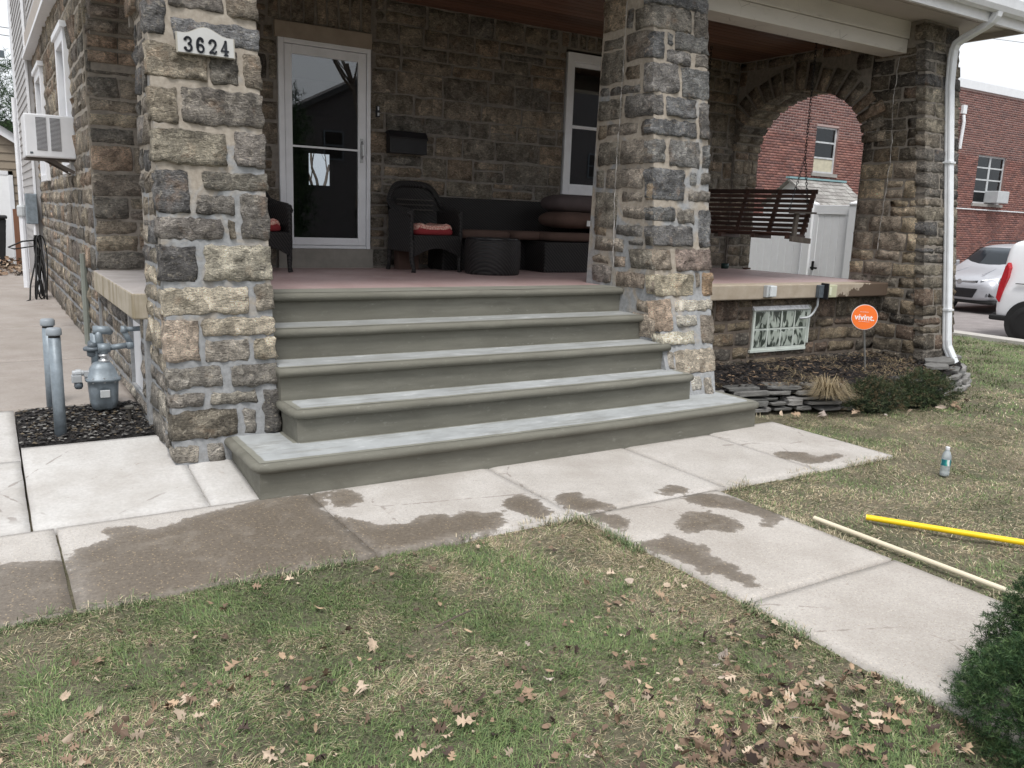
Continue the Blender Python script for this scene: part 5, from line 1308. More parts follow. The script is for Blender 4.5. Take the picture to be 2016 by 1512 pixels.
gm = empty('gas_meter', (-.60, 1.62, .23)); tag(gm, 'grey gas meter with pipework into the house wall', 'gas meter')
GM = M['greymetal']
m = MB(); n = 28
prof = []
def meter_ring(z, sx, sy, pinch): return [(math.copysign(abs(math.cos(a))**.7, math.cos(a))*sx, math.copysign(abs(math.sin(a))**.7, math.sin(a))*sy*(1-pinch*math.exp(-(math.cos(a)/.25)**2)), z) for a in [2*math.pi*k/n for k in range(n)]]
rings = [(0.0, .05, .035, .5), (.015, .075, .06, .45), (.06, .088, .075, .35), (.16, .094, .08, .28), (.20, .097, .083, .12), (.205, .11, .096, 0), (.222, .112, .098, 0), (.228, .10, .085, 0), (.29, .078, .07, 0), (.325, .055, .05, 0), (.335, .03, .03, 0)]
vs = []
for q in rings: vs += meter_ring(*q)
fs = [tuple(range(n))[::-1], tuple((len(rings)-1)*n+k for k in range(n))]
for i in range(len(rings)-1):
    for k in range(n): k2 = (k+1) % n; fs.append((i*n+k, i*n+k2, (i+1)*n+k2, (i+1)*n+k))
m.add(vs, fs); m.build('body', GM, gm, smooth=True)
for k in range(10):
    a_ = 2*math.pi*(k+.5)/10; m = MB(); m.cyl((.098*math.copysign(abs(math.cos(a_))**.7, math.cos(a_)), .085*math.copysign(abs(math.sin(a_))**.7, math.sin(a_))), .007, .198, .232, 6); m.build('bolt', M['steel'], gm)
m = MB(); m.box(-.03, .03, -.1, -.078, .10, .15); m.build('data_plate', M['greybox'], gm, bevel=.003)
m = MB(); m.lathe((.015, 0, .33), [(.033, 0), (.04, .008), (.036, .016), (.026, .02), (.026, .035), (.034, .04), (.034, .052), (.02, .056)], 16); m.build('union_nut', M['steel'], gm, smooth=True)
m = MB(); m.box(-.115, -.06, -.02, .02, .235, .275); m.tube([(-.115, 0, .262), (-.185, 0, .262)], .02, 12); m.tube([(-.13, 0, .262), (-.165, 0, .262)], .027, 12); m.box(-.19, -.13, -.028, .028, .20, .25); m.build('regulator_outlet', simple('pale_grey_regulator', (.42, .44, .46), .45, .2), gm, bevel=.004)
m = MB(); m.lathe((-.15, 0, .155), [(.02, 0), (.028, .015), (.026, .04), (.012, .05)], 12); m.build('vent_cap', M['greymetal2'], gm, smooth=True)
m = MB(); m.tube([(.015, 0, .38), (.015, 0, .43)], .026, 12); m.tube([(-.02, 0, .425), (.055, 0, .425)], .033, 12); m.tube([(.05, 0, .425), (.165, 0, .437)], .02, 12); m.lathe((.18, 0, .412), [(.018, 0), (.028, .01), (.028, .04), (.018, .05)], 12)
m.tube([(.18, 0, .437), (.19, .0, .44)], .028, 12); m.build('pipe_run', GM, gm, smooth=True)
m = MB(); m.tube([(.19, 0, .44), (.15, .0, .53), (.14, .01, .545)], .02, 12); m.tube([(.13, 0, .545), (.16, 0, .545)], .028, 12); m.tube([(.14, .01, .545), (.29, .01, .55)], .017, 12); m.build('house_pipe', GM, gm, smooth=True)
m = MB(); m.tube([(-.0, .02, .43), (-.01, .03, .5), (-.01, .04, .54)], .026, 12); m.tube([(-.04, .04, .545), (.05, .04, .54), (.075, .045, .52)], .024, 12, rs=[.03, .03, .018]); m.tube([(-.03, .05, .3), (-.03, .05, .52)], .03, 12); m.build('riser_pipe', GM, gm, smooth=True)
m = MB(); m.lathe((-.05, .05, .40), [(.012, 0), (.055, .006), (.058, .022), (.045, .032), (.012, .036)], 18); m.lathe((-.05, .05, .36), [(.02, 0), (.034, .01), (.034, .04)], 14); m.tube([(-.05, .05, .42), (-.05, .02, .46)], .03, 12); m.build('regulator', M['greymetal2'], gm, smooth=True)
m = MB(); m.tube([(-.03, .05, -.08), (-.03, .05, .3)], .018, 10); m.build('supply_pipe', GM, gm)
cv = empty('curb_valve_stub', (-.47, 1.42, .19)); tag(cv, 'short rusty valve stub standing in the soil by the pillar', 'valve'); m = MB(); m.cyl((0, 0), .012, -.03, .08, 10); m.build('stem', simple('rusty_iron', (.05, .045, .04), .9), cv); m = MB(); m.cyl((0, 0), .03, .08, .092, 14); m.build('cap', simple('rusty_iron_cap', (.09, .085, .075), .9), cv)
# side wall pipework, meter box and hose
dp = empty('side_drain_pipe', (-.43, 4.25, .25)); tag(dp, 'short grey drain pipe low on the side wall', 'pipe'); m = MB(); m.tube([(0, 0, .9), (0, 0, .0)], .03, 8); m.build('pipe', simple('weathered_green_grey_pipe', (.2, .215, .19), .7), dp)
em = empty('electric_meter_box', (-.50, 10.0, 1.5)); tag(em, 'grey electric meter box with white conduits at the back corner of the side wall', 'meter box')
m = MB(); m.box(-.12, .03, -.14, .14, -.22, .22); m.build('box', M['greymetal'], em, bevel=.01)
m = MB(); m.tube([(-.02, -.1, -.22), (-.02, -.1, -1.25)], .022, 8); m.build('conduit', M['white_trim'], em); m = MB(); m.tube([(-.16, .3, 1.6), (-.16, .3, .05)], .03, 8); m.tube([(-.16, .3, -.1), (-.16, .3, -1.25)], .045, 8); m.build('conduit', M['white_trim'], em); m = MB(); m.lathe((-.16, .3, -.12), [(.06, 0), (.065, .02), (.065, .14), (.05, .17)], 12); m.build('meter', M['greybox'], em)
hs_ = empty('garden_hose', (-.5, 8.6, .6)); tag(hs_, 'black garden hose looped over a hanger and trailing on the driveway', 'hose')
for k in range(6):
    m = MB(); rr1, rr2 = .20+.05*r.random(), .38+.14*r.random(); oy, ox = r.uniform(-.05, .1), -.03-.012*k
    m.tube([(ox-.05*math.sin(a*1.0+k)-.02*math.sin(2*a), oy*.6+(rr1*1.5)*math.sin(a)*(1-math.cos(a))/2+.05*math.sin(a/2)*(-1)**k, .56-(rr2*2.0)*(1-math.cos(a))/2) for a in np.linspace(0, 2*math.pi, 30)], .010, 6, cap=False); m.build('hose_loop', M['rubber'], hs_, smooth=True)
m = MB(); m.tube([(-.05, 0, .5), (-.25, -.05, .48), (-.42, -.1, .40), (-.35, -.1, .38), (-.1, -.05, .42), (-.12, -.1, .2), (-.2, -.2, -.1), (-.22, -.3, -.28), (-.3, -.4, -.31), (-.55, -.5, -.315), (-.5, -.65, -.315), (-.2, -.7, -.315), (.0, -.55, -.31)], .011, 6); m.build('hose_end', M['rubber'], hs_, smooth=True)
m = MB(); m.tube([(0.02, -.55, -.31), (.08, -.5, -.31)], .014, 8); m.build('hose_coupling', M['steel'], hs_)

# ------------------------------------------------------------------ yard sign, bottle, poles
sn = empty('yard_sign', (6.5, .72, .2)); tag(sn, 'round orange yard sign reading vivint on a thin metal stake in the flower bed', 'yard sign')
lean = Vector((-.165, -.02, .56)); m = MB(); m.tube([(0, 0, -.1), tuple(lean)], .009, 8); m.build('stake', M['steel'], sn)
fc = Vector((CAM[0]-6.35, CAM[1]-.7, 0)).normalized(); ang = math.atan2(fc.x, -fc.y)
disc = empty('sign_face', (lean.x-.01, lean.y-.012, lean.z), 0, sn); disc.rotation_euler = (R(-2), R(2), -(-ang)*.75)
def disc_mesh(r0, y0, y1, n=40):
    m = MB(); m.tube([(0, y0, 0), (0, y1, 0)], r0, n); return m
disc.name = 'sign_panel'
disc_mesh(.128, -.004, .004).build('rim', M['signwhite'], disc); disc_mesh(.1235, -.006, -.0045).build('face', M['orange'], disc)
text_obj('lettering', 'vivint.', .082, M['signwhite'], disc, (0, -.0075, -.004), (R(90), 0, 0), .0008, off=.0016)
text_obj('lettering', 'PROTECTED BY', .012, M['signwhite'], disc, (-.01, -.0075, .052), (R(90), 0, 0), .0004)
text_obj('lettering', 'SMART HOME SECURITY', .010, M['signwhite'], disc, (0, -.0075, -.045), (R(90), 0, 0), .0004)
bt = empty('water_bottle', (4.30, -1.50, -.02)); tag(bt, 'clear plastic water bottle with a teal label standing on the lawn', 'bottle')
m = MB(); m.lathe((0, 0, 0), [(.028, 0), (.031, .008), (.031, .03), (.029, .034), (.031, .04), (.029, .046), (.031, .052), (.029, .058), (.031, .066), (.031, .07), (.031, .13), (.029, .145), (.02, .168), (.013, .178), (.013, .19)], 20); m.build('body', M['bottle'], bt, smooth=True)
m = MB(); m.tube([(0, 0, .075), (0, 0, .118)], .0318, 20, cap=False); m.build('label', M['label'], bt, smooth=True)
m = MB(); m.cyl((0, 0), .0145, .186, .203, 16); m.build('cap', M['white_trim'], bt)
yp = MB(); A_ = Vector((2.96, -1.84, .0)); B_ = Vector((3.47, -2.60, .0)); d = (B_-A_).normalized(); yo = Vector((A_.x, A_.y, .0))
m = MB(); m.tube([(0, 0, .006), tuple(d*2.4+Vector((0, 0, .006)))], .0165, 16); yl = m.build('yellow_pole', M['yellow'], None, smooth=False); yl.location = yo; tag(yl, 'bright yellow plastic pole lying on the lawn, the upper of two poles', 'pole')
m = MB(); m.tube([(0, 0, .006), tuple((d*-.002)+Vector((0, 0, .006)))], .0155, 16); m.build('pole_end', simple('cream_pole_end', (.75, .68, .4), .5), yl)
A2 = Vector((2.665, -1.715, 0)); B2 = Vector((2.672, -2.88, 0)); d2 = (B2-A2).normalized()
m = MB(); m.tube([(0, 0, .008), tuple(d2*2.5+Vector((0, 0, .008)))], .0135, 14); wp_ = m.build('wooden_pole', M['polewood']); wp_.location = A2; tag(wp_, 'pale wooden pole lying along the edge of the garden path', 'pole')

# ------------------------------------------------------------------ vegetation
def needles_mesh(name, centers, normals, parent, seed, L=.03, k=14, w=.0016, cols=((.018,.045,.014),(.03,.07,.02),(.045,.09,.03)), spread=.9):
    r_ = np.random.default_rng(seed); n = len(centers)
    N = normals/np.linalg.norm(normals, axis=1)[:, None]
    base = np.repeat(centers, k, 0); nn = np.repeat(N, k, 0); t = r_.random(n*k)
    d = r_.normal(size=(n*k, 3)); d = d-(d*nn).sum(1)[:, None]*nn; d /= np.linalg.norm(d, axis=1)[:, None]
    dirv = nn*r_.uniform(.35, 1.1, (n*k, 1))+d*spread; dirv /= np.linalg.norm(dirv, axis=1)[:, None]
    st_ = base+nn*(t*L*1.6)[:, None]; ln = L*r_.uniform(.6, 1.2, n*k)
    side = np.cross(dirv, r_.normal(size=(n*k, 3))); side /= np.linalg.norm(side, axis=1)[:, None]
    V = np.empty((n*k*3, 3)); V[0::3] = st_-side*w; V[1::3] = st_+side*w; V[2::3] = st_+dirv*ln[:, None]
    F = np.arange(n*k*3).reshape(-1, 3)
    cc = np.array(cols)[np.repeat(r_.integers(0, len(cols), n), k)]*r_.uniform(.7, 1.35, (n*k, 1))
    return np_mesh(name, V, F, M['needle'], parent, np.repeat(cc, 3, 0))
def shrub(loc, rx, ry, rz_, n, label, seed, L=.03, k=14, lump=.22, w=.0016, name='juniper_shrub', cat='shrub', cols=((.014,.036,.012),(.025,.058,.018),(.04,.078,.026)), zmin=-.2, depth=.72):
    t = empty(name, loc); tag(t, label, cat); r_ = np.random.default_rng(seed)
    v = r_.normal(size=(n*2, 3)); v /= np.linalg.norm(v, axis=1)[:, None]; v = v[v[:, 2] > zmin][:n]
    def rad(v): return 1+lump*(fbm(v[:, 0]*1.9+seed, v[:, 1]*1.9+v[:, 2]*1.7, 1.9, 3, seed % 7)-.5)*2
    R0 = rad(v)*(depth+(1-depth)*r_.random(len(v))**.6); P = v*R0[:, None]*np.array([rx, ry, rz_])
    Nn = v/np.array([rx, ry, rz_])+r_.normal(size=v.shape)*.9/max(rx, ry)+np.array([0, 0, .5/rx])
    needles_mesh('foliage', P, Nn, t, seed+1, L, k, w, cols)
    m = MB(); nu, nv = 20, 12; vs = []; fs = []
    for j in range(nv+1):
        ph = -math.pi/2+math.pi*j/nv
        for i in range(nu):
            th = 2*math.pi*i/nu; q = np.array([[math.cos(ph)*math.cos(th), math.cos(ph)*math.sin(th), math.sin(ph)]]); q2 = q*rad(q)[:, None]*np.array([rx, ry, rz_])*(depth*.93); vs.append(tuple(q2[0]))
    for j in range(nv):
        for i in range(nu): i2 = (i+1) % nu; fs.append((j*nu+i, j*nu+i2, (j+1)*nu+i2, (j+1)*nu+i))
    m.add(vs, fs); m.build('shade_core', simple('dark_shade_core', (.012, .018, .009), .95, var=.4, scale=40, bump=.8), t)  # solid near-black core, added to stand in for shade inside the foliage
    return t

# ------------------------------------------------------------------ brick building across the side street
bb = empty('brick_building', (14, 11, 0)); tag(bb, 'red brick flat-roofed building with white coping across the side street', 'building')
def loc3(o, v): o.location = v; return o
OW = [(18.03, 18.95, 3.12, 4.34), (25.85, 27.5, 2.62, 4.12)]
m = MB(); holed_wall(m, lambda a, b_, c, d: m.box(a-14, b_-14, .02, .4, c, d), 12.5, 40, -.3, 6.0, OW); m.box(-1.5, 26, .4, 12, -.3, 5.99); m.build('wall', M['brickjoint'], bb)
m = MB(); m.box(-1.6, 26.2, -.04, 12, 6.0, 6.24); m.build('coping', M['coping'], bb)
V = []; F = []; C = []; rb = np.random.default_rng(101); course = .0677; bl = .203; b0 = 0
BC = [(.215, .10, .083), (.18, .085, .072), (.24, .12, .098), (.15, .08, .072), (.215, .11, .095)]
zrow = 0
for ri in range(int(6.0/course)):
    z = ri*course; j = .011 if z < 4.05 else .0165
    off = (ri % 2)*.1065; x = 12.6+off
    while x < 36:
        x1 = x+bl-(.006 if z > 4.05 else .0); zz = z+course-j
        xa_, xb_ = x, x1
        for h in OW:
            if zz > h[2] and z < h[3] and xb_ > h[0] and xa_ < h[1]:
                if xa_ < h[0]: xb_ = h[0]
                elif xb_ > h[1]: xa_ = h[1]
                else: xb_ = xa_
        if xb_-xa_ > .02 and not (20.8 < x < 23.4):
            c = np.array(BC[rb.integers(5)])*rb.uniform(.85, 1.2)
            if z > 4.05: c = c*.78
            yf = .010-.003*rb.random(); P = [(xa_-14, .02, z), (xb_-14, .02, z), (xb_-14, .02, zz), (xa_-14, .02, zz)]
            Q = [(a, .006+yf, c_) for a, _, c_ in P]
            V += P+Q; F += [(b0+4, b0+5, b0+6, b0+7), (b0, b0+1, b0+5, b0+4), (b0+1, b0+2, b0+6, b0+5), (b0+2, b0+3, b0+7, b0+6), (b0+3, b0, b0+4, b0+7)]; C += [c]*8; b0 += 8
        x += .213
o = np_mesh('bricks', np.array(V), np.array(F), M['brick'], bb, np.array(C)); o['kind'] = 'stuff'
oldpaint = simple('faded_window_paint', (.50, .52, .53), .6, var=.2)
def bwin(x0, x1, z0, z1, vbars, rows, extra=None):
    w = MB(); x0 -= 14; x1 -= 14; s = .05
    for q in ((x0, x0+s, z0, z1), (x1-s, x1, z0, z1), (x0+s, x1-s, z1-s, z1), (x0+s, x1-s, z0, z0+s)): w.box(q[0], q[1], .08, .14, q[2], q[3])
    w = w.build('window', oldpaint, bb)
    b_ = MB(); b_.box(x0-.06, x1+.06, -.03, .1, z0-.09, z0-.002); b_.build('sill', simple('stone_sill', (.3, .29, .27), .8), w)
    b_ = MB()
    for i in range(1, vbars): xm = x0+(x1-x0)*i/vbars; b_.box(xm-.045, xm+.045, .085, .13, z0+s, z1-s)
    for i in range(1, rows): zm = z0+(z1-z0)*i/rows; b_.box(x0+s, x1-s, .088, .128, zm-.022, zm+.022)
    b_.build('glazing_bars', oldpaint, w)
    for i in range(vbars):
        for j in range(rows):
            a = x0+(x1-x0)*i/vbars+.05; c = z0+(z1-z0)*j/rows+.03; g = MB(); g.box(a, x0+(x1-x0)*(i+1)/vbars-.05, .105, .11, c, z0+(z1-z0)*(j+1)/rows-.03)
            g.build('pane', M['carglass'] if not (extra and j == 0) else simple('yellowed_paper', (.5, .47, .36), .8), w)
    return w
bwin(*OW[0], 1, 3, True); bwin(*OW[1], 2, 4)
m = MB(); 
for (a, b_, c, d) in OW: m.box(a-14, b_-14, .3, .32, c, d)
m.build('curtain', simple('dim_grey_curtain', (.12, .115, .11), .9), bb)
m = MB(); m.box(11.2, 13.0, .3, .34, -.2, .5); m.box(9.5, 11.0, -.01, .03, -.2, .55); m.build('basement_opening', M['darkvoid'], bb)
m = MB(); m.tube([(10.4, -.02, 2.42), (22, -.02, 2.42)], .02, 6); m.build('conduit', M['coping'], bb)
m = MB(); m.box(10.55, 10.75, -.06, .02, 5.25, 5.5); m.tube([(10.6, -.06, 5.2), (10.6, -.1, 5.0), (10.55, -.1, 4.2)], .05, 8); m.build('drain_pipe', M['coping'], bb)
wa = empty('window_air_conditioner', (26.95, 10.8, 2.83)); tag(wa, 'small boxy air conditioner in the window of the brick building', 'air conditioner')
m = MB(); m.box(-.33, .33, -.15, .3, -.18, .2); m.build('casing', M['greybox'], wa, bevel=.02); m = MB(); m.box(.335, .345, -.12, .25, -.14, .16); m.build('side_grille', M['black'], wa)

# ------------------------------------------------------------------ slate-roofed shed, vinyl gate and fence
sh = empty('slate_roofed_shed', (12.3, 6.2, 0)); tag(sh, 'small white shed with a grey slate roof behind the vinyl gate', 'shed')
m = MB(); m.prism([(0.06, 0), (1.3, 0), (1.3, 2.1), (.68, 2.55), (.06, 2.1)], 0, 0.02, 1.42); m.build('wall', M['vinyl'], sh, fix=True)
sl = Vector((0, .62, .47)).normalized(); nr = Vector((0, -.47, .62)).normalized(); oi = Vector((-.12, -.05, 2.06)); Ls = .84
m = MB(); a = oi; b_ = oi+sl*Ls; off = nr*.0
vs = [tuple(a), tuple(a+Vector((1.68, 0, 0))), tuple(b_+Vector((1.68, 0, 0))), tuple(b_)]; vs += [tuple(Vector(v)-nr*.04) for v in vs]
m.add(vs, [(0, 1, 2, 3), (7, 6, 5, 4), (0, 4, 5, 1), (1, 5, 6, 2), (2, 6, 7, 3), (3, 7, 4, 0)]); roof_ = m.build('roof', M['slate'], sh)
m = MB(); c = b_; vs = [tuple(c), tuple(c+Vector((1.68, 0, 0))), tuple(c+Vector((1.68, .66, -.5))), tuple(c+Vector((0, .66, -.5)))]; m.add(vs, [(0, 1, 2, 3)]); m.build('rear_roof_slope', M['slate'], sh)
for rwi in range(7):
    x = -.01 if rwi % 2 else -.13
    while x < 1.62:
        w_ = .2*r.uniform(.9, 1.1); p = oi+sl*(rwi*.12-.02)+Vector((max(x, -.02), 0, 0))+nr*(.014+.006*r.random()); x1 = min(x+w_, 1.69)-max(x, -.02)-.006
        q = p+sl*.155-nr*.010; vs = [tuple(p), tuple(p+Vector((x1, 0, 0))), tuple(q+Vector((x1, 0, 0))), tuple(q)]; vs += [tuple(Vector(v)-nr*.008) for v in vs]
        m = MB(); m.add(vs, [(0, 1, 2, 3), (7, 6, 5, 4), (0, 4, 5, 1), (1, 5, 6, 2), (2, 6, 7, 3), (3, 7, 4, 0)]); m.build('slate_tile', M['slate'], roof_); x += w_
m = MB(); m.bar(tuple(b_+Vector((-.02, 0, .02))), tuple(b_+Vector((1.7, 0, .02))), .1, .035); m.build('ridge_cap', simple('verdigris_ridge', (.22, .36, .38), .6), sh)
def vinyl_panel(name, x, y0, y1, z0, z1, label, gate=False):
    t = empty(name, (x, (y0+y1)/2, 0)); tag(t, label, 'gate' if gate else 'fence'); hw = (y1-y0)/2; n = int(round((y1-y0-.1)/.15)); bw = (y1-y0-.1)/n
    for i in range(n):
        a = -hw+.05+i*bw; m = MB(); m.box(-.012, .012, a+.002, a+bw-.002, z0+.05, z1-.14 if gate else z1-.05); m.build('board', M['vinyl'], t, bevel=.004, seg=1)
    m = MB(); m.box(-.025, .025, -hw, hw, z1-.14, z1-.0); m.box(-.025, .025, -hw, hw, z0, z0+.12)
    if gate: m.box(-.022, .022, -hw, -hw+.08, z0+.12, z1-.14); m.box(-.022, .022, hw-.08, hw, z0+.12, z1-.14)
    m.build('frame', M['vinyl'], t, bevel=.004); return t
gt = vinyl_panel('vinyl_gate', 10.0, 3.71, 4.36, .06, 1.99, 'white vinyl gate with a black latch between two posts, seen through the arch', True)
m = MB(); m.box(-.05, -.025, .23, .265, .98, 1.12); m.box(-.075, -.05, .15, .265, 1.0, 1.03); m.build('latch', M['black'], gt, bevel=.003)
vinyl_panel('vinyl_fence', 10.0, 4.52, 7.2, .04, 1.8, 'white vinyl privacy fence panel left of the gate')
for y, lb in ((4.437, 'white vinyl gate post on the latch side of the gate'), (3.63, 'white vinyl gate post on the hinge side of the gate')):
    t = empty('fence_post', (10.0, y, 0)); tag(t, lb, 'fence post', 'white posts of the vinyl gate'); m = MB(); m.box(-.07, .07, -.07, .07, 0, 2.0); m.build('post', M['vinyl'], t, bevel=.004); m = MB(); m.box(-.08, .08, -.08, .08, 2.0, 2.02); m.add([(-.075, -.075, 2.02), (.075, -.075, 2.02), (.075, .075, 2.02), (-.075, .075, 2.02), (0, 0, 2.06)], [(0, 1, 4), (1, 2, 4), (2, 3, 4), (3, 0, 4)]); m.build('cap', M['vinyl'], t)

# ------------------------------------------------------------------ vehicles
def wheel(parent, c, rr, w, steel=True):
    t = empty('wheel', c, R(90), parent)
    m = MB(); prof = [(rr*.62, -w/2), (rr*.9, -w/2), (rr*.98, -w*.38), (rr, -w*.2), (rr, w*.2), (rr*.98, w*.38), (rr*.9, w/2), (rr*.62, w/2)]
    n = 32; vs = []; fs = []
    for a, b_ in prof:
        for k in range(n): th = 2*math.pi*k/n; vs.append((a*math.cos(th), b_, a*math.sin(th)))
    for i in range(len(prof)-1):
        for k in range(n): k2 = (k+1) % n; fs.append((i*n+k, i*n+k2, (i+1)*n+k2, (i+1)*n+k))
    m.add(vs, fs); m.build('tyre', M['rubber'], t, smooth=True, fix=True)
    m = MB()
    for sgn in (-1, 1):
        m.tube([(0, sgn*w*.30, 0), (0, sgn*w*.22, 0)], rr*.63, 28); m.tube([(0, sgn*w*.44, 0), (0, sgn*w*.2, 0)], rr*.22, 14, rs=[rr*.2, rr*.34])
        for k in range(10 if steel else 5):
            th = 2*math.pi*k/(10 if steel else 5); p = Vector((math.cos(th), 0, math.sin(th)))
            m.bar((p*rr*.25)+Vector((0, sgn*w*.34, 0)), (p*rr*.6)+Vector((0, sgn*w*.38, 0)), rr*.1, .03, up=(0, 1, 0))
    m.build('rim', M['rubber'] if steel else M['steel'], t)
    m = MB()
    for sgn in (-1, 1):
        m.tube([(0, sgn*w*.46, 0), (0, sgn*w*.44, 0)], .03, 10)
    m.build('hub_cap', M['steel'] if steel else M['greybox'], t)
    return t
def car_body(parent, stations, mat, nc=20, name='body'):
    """stations: (y, half_width, z_low, z_belt, z_top, top_half_width) lofted along +y"""
    m = MB(); vs = []
    for (y, hw, zl, zb, zt, tw) in stations:
        sec = [(-hw*.86, zl), (-hw*.97, zl+.06), (-hw, zl+.2), (-hw*1.0, zb-.1), (-hw*.965, zb), (-tw*1.02, zb+(zt-zb)*.86), (-tw*.93, zt-.03*(zt > zb+.1)), (-tw*.6, zt), (0, zt+.012)]
        sec = sec + [(-a, b_) for a, b_ in sec[-2::-1]]
        vs += [(a, y, b_) for a, b_ in sec]
    n = 17; fs = [tuple(range(n)), tuple((len(stations)-1)*n+k for k in range(n))[::-1]]
    for i in range(len(stations)-1):
        for k in range(n): k2 = (k+1) % n; fs.append((i*n+k, (i+1)*n+k, (i+1)*n+k2, i*n+k2))
    m.add(vs, fs); return m.build(name, mat, parent, smooth=True, fix=True, bevel=0)
# compact panel van: rear towards +y in the world, nose towards -y. local y runs rear(0) -> nose(4.4)
van = empty('panel_van', (15.62, 3.92, -.25), R(180)); tag(van, 'white compact panel van parked at the kerb with a tall red tail lamp', 'van')
Sv = [(0.0, .80, .42, .95, 1.55, .62), (.03, .86, .34, .96, 1.72, .68), (.10, .90, .32, .96, 1.80, .72), (.30, .915, .30, .97, 1.845, .735), (1.4, .92, .28, .98, 1.86, .74), (2.6, .92, .28, .98, 1.84, .74), (2.95, .92, .28, 1.0, 1.78, .72), (3.55, .91, .28, 1.02, 1.12, .84), (4.15, .86, .3, .9, .98, .78), (4.38, .74, .34, .75, .82, .6)]
vb = car_body(van, Sv, M['carwhite'])
vb.modifiers.new('s', 'SUBSURF').levels = 2; vb.modifiers['s'].render_levels = 2
for y in (.66, 3.4):
    for s_ in (-1, 1):
        # dark wheel arches
        m = MB(); m.tube([(s_*.935, y, .335), (s_*.70, y, .335)], .405, 30); m.build('wheel_arch', M['rubber'], van)
        wheel(van, (s_*.84, y, .33), .335, .2)
for s_ in (-1, 1):
    m = MB(); P = [(.035, .74), (.10, .66), (.135, .82), (.20, 1.12), (.205, 1.30), (.17, 1.40), (.13, 1.32), (.06, 1.0)]
    m.prism(P, 0, s_*.80, s_*.932); m.build('tail_lamp', M['redlamp'], van, bevel=.012, fix=True)
    m = MB(); m.prism([(.50, 1.12), (1.7, 1.12), (1.7, 1.60), (.68, 1.62), (.55, 1.5)], 0, s_*.845, s_*.862); m.build('side_panel_recess', M['carwhite'], van, bevel=.03, seg=3, fix=True)
m = MB(); m.box(-.80, .80, -.07, .06, .33, .45); m.box(-.93, -.86, -.05, .35, .33, .43); m.box(.86, .93, -.05, .35, .33, .43); m.build('rear_bumper', M['rubber'], van, bevel=.03, seg=3)
for s_ in (-1, 1):
    m = MB(); m.box(min(s_*.90, s_*.934), max(s_*.90, s_*.934), 1.62, 1.632, .38, 1.5); m.box(min(s_*.90, s_*.936), max(s_*.90, s_*.936), .36, 1.62, 1.02, 1.035); m.build('panel_gap', M['seam'], van)
    m = MB(); m.box(min(s_*.90, s_*.945), max(s_*.90, s_*.945), 1.12, 3.0, .52, .60); m.build('rubbing_strip', M['rubber'], van, bevel=.01)
m = MB(); m.box(-.55, .55, -.012, .02, 1.1, 1.6); m.build('rear_window', M['carglass'], van, bevel=.03)
m = MB(); m.add([(-.70, 2.93, 1.70), (.70, 2.93, 1.70), (.82, 3.5, 1.17), (-.82, 3.5, 1.17)], [(0, 1, 2, 3)]); m.build('windscreen', M['carglass'], van)
# silver SUV, nose towards -x (local +y -> world -x)
suv = empty('silver_suv', (23.52, 7.11, -.25), R(90)); tag(suv, 'silver SUV parked nose-out beside the brick building, seen behind the van', 'car')
# local y 0 rear -> 4.5 nose
Sc = [(0.0, .78, .45, .95, 1.2, .6), (.12, .88, .32, .98, 1.5, .66), (.6, .92, .28, .98, 1.66, .68), (1.6, .93, .26, .98, 1.69, .68), (2.5, .93, .26, .99, 1.64, .66), (2.75, .93, .26, 1.0, 1.56, .65), (3.35, .92, .26, 1.0, 1.08, .78), (3.9, .90, .26, .88, 1.0, .74), (4.3, .86, .28, .78, .90, .66), (4.45, .80, .30, .70, .80, .6), (4.52, .66, .34, .62, .70, .5)]
sb = car_body(suv, Sc, M['carsilver']); sb.modifiers.new('s', 'SUBSURF').levels = 2; sb.modifiers['s'].render_levels = 2
m = MB()
def surf_quad(y0, w0, z0, y1, w1, z1, n=6):
    vs = []; fs = []
    for i in range(n+1):
        u = -1+2*i/n; vs.append((w0*u, y0-.06*u*u, z0-.02*u*u)); vs.append((w1*u, y1-.10*u*u, z1-.01*u*u))
    for i in range(n): fs.append((2*i, 2*i+2, 2*i+3, 2*i+1))
    return vs, fs
m.add(*surf_quad(2.84, .60, 1.575, 3.38, .76, 1.125)); m.build('windscreen', M['carglass'], suv)
m = MB(); m.add([(-.70, 2.70, 1.50), (-.74, 1.0, 1.55), (-.905, .8, 1.05), (-.90, 3.1, 1.05)], [(0, 1, 2, 3)]); m.add([(.70, 2.70, 1.50), (.74, 1.0, 1.55), (.905, .8, 1.05), (.90, 3.1, 1.05)], [(3, 2, 1, 0)]); m.build('side_glass', M['carglass'], suv)
m = MB(); m.prism([(4.30, .80), (4.40, .74), (4.47, .70), (4.49, .76), (4.36, .84)], 0, -.42, .42); m.build('upper_grille', M['black'], suv, fix=True, bevel=.01)
m = MB(); m.box(-.38, .38, 4.475, 4.50, .745, .765); m.tube([(0, 4.47, .755), (0, 4.515, .755)], .055, 18); m.build('chrome_bar', M['steel'], suv)
m = MB(); m.prism([(-.46, .60), (.46, .60), (.36, .38), (-.36, .38)], 1, 4.40, 4.555); m.build('lower_grille', M['black'], suv, bevel=.015, fix=True)
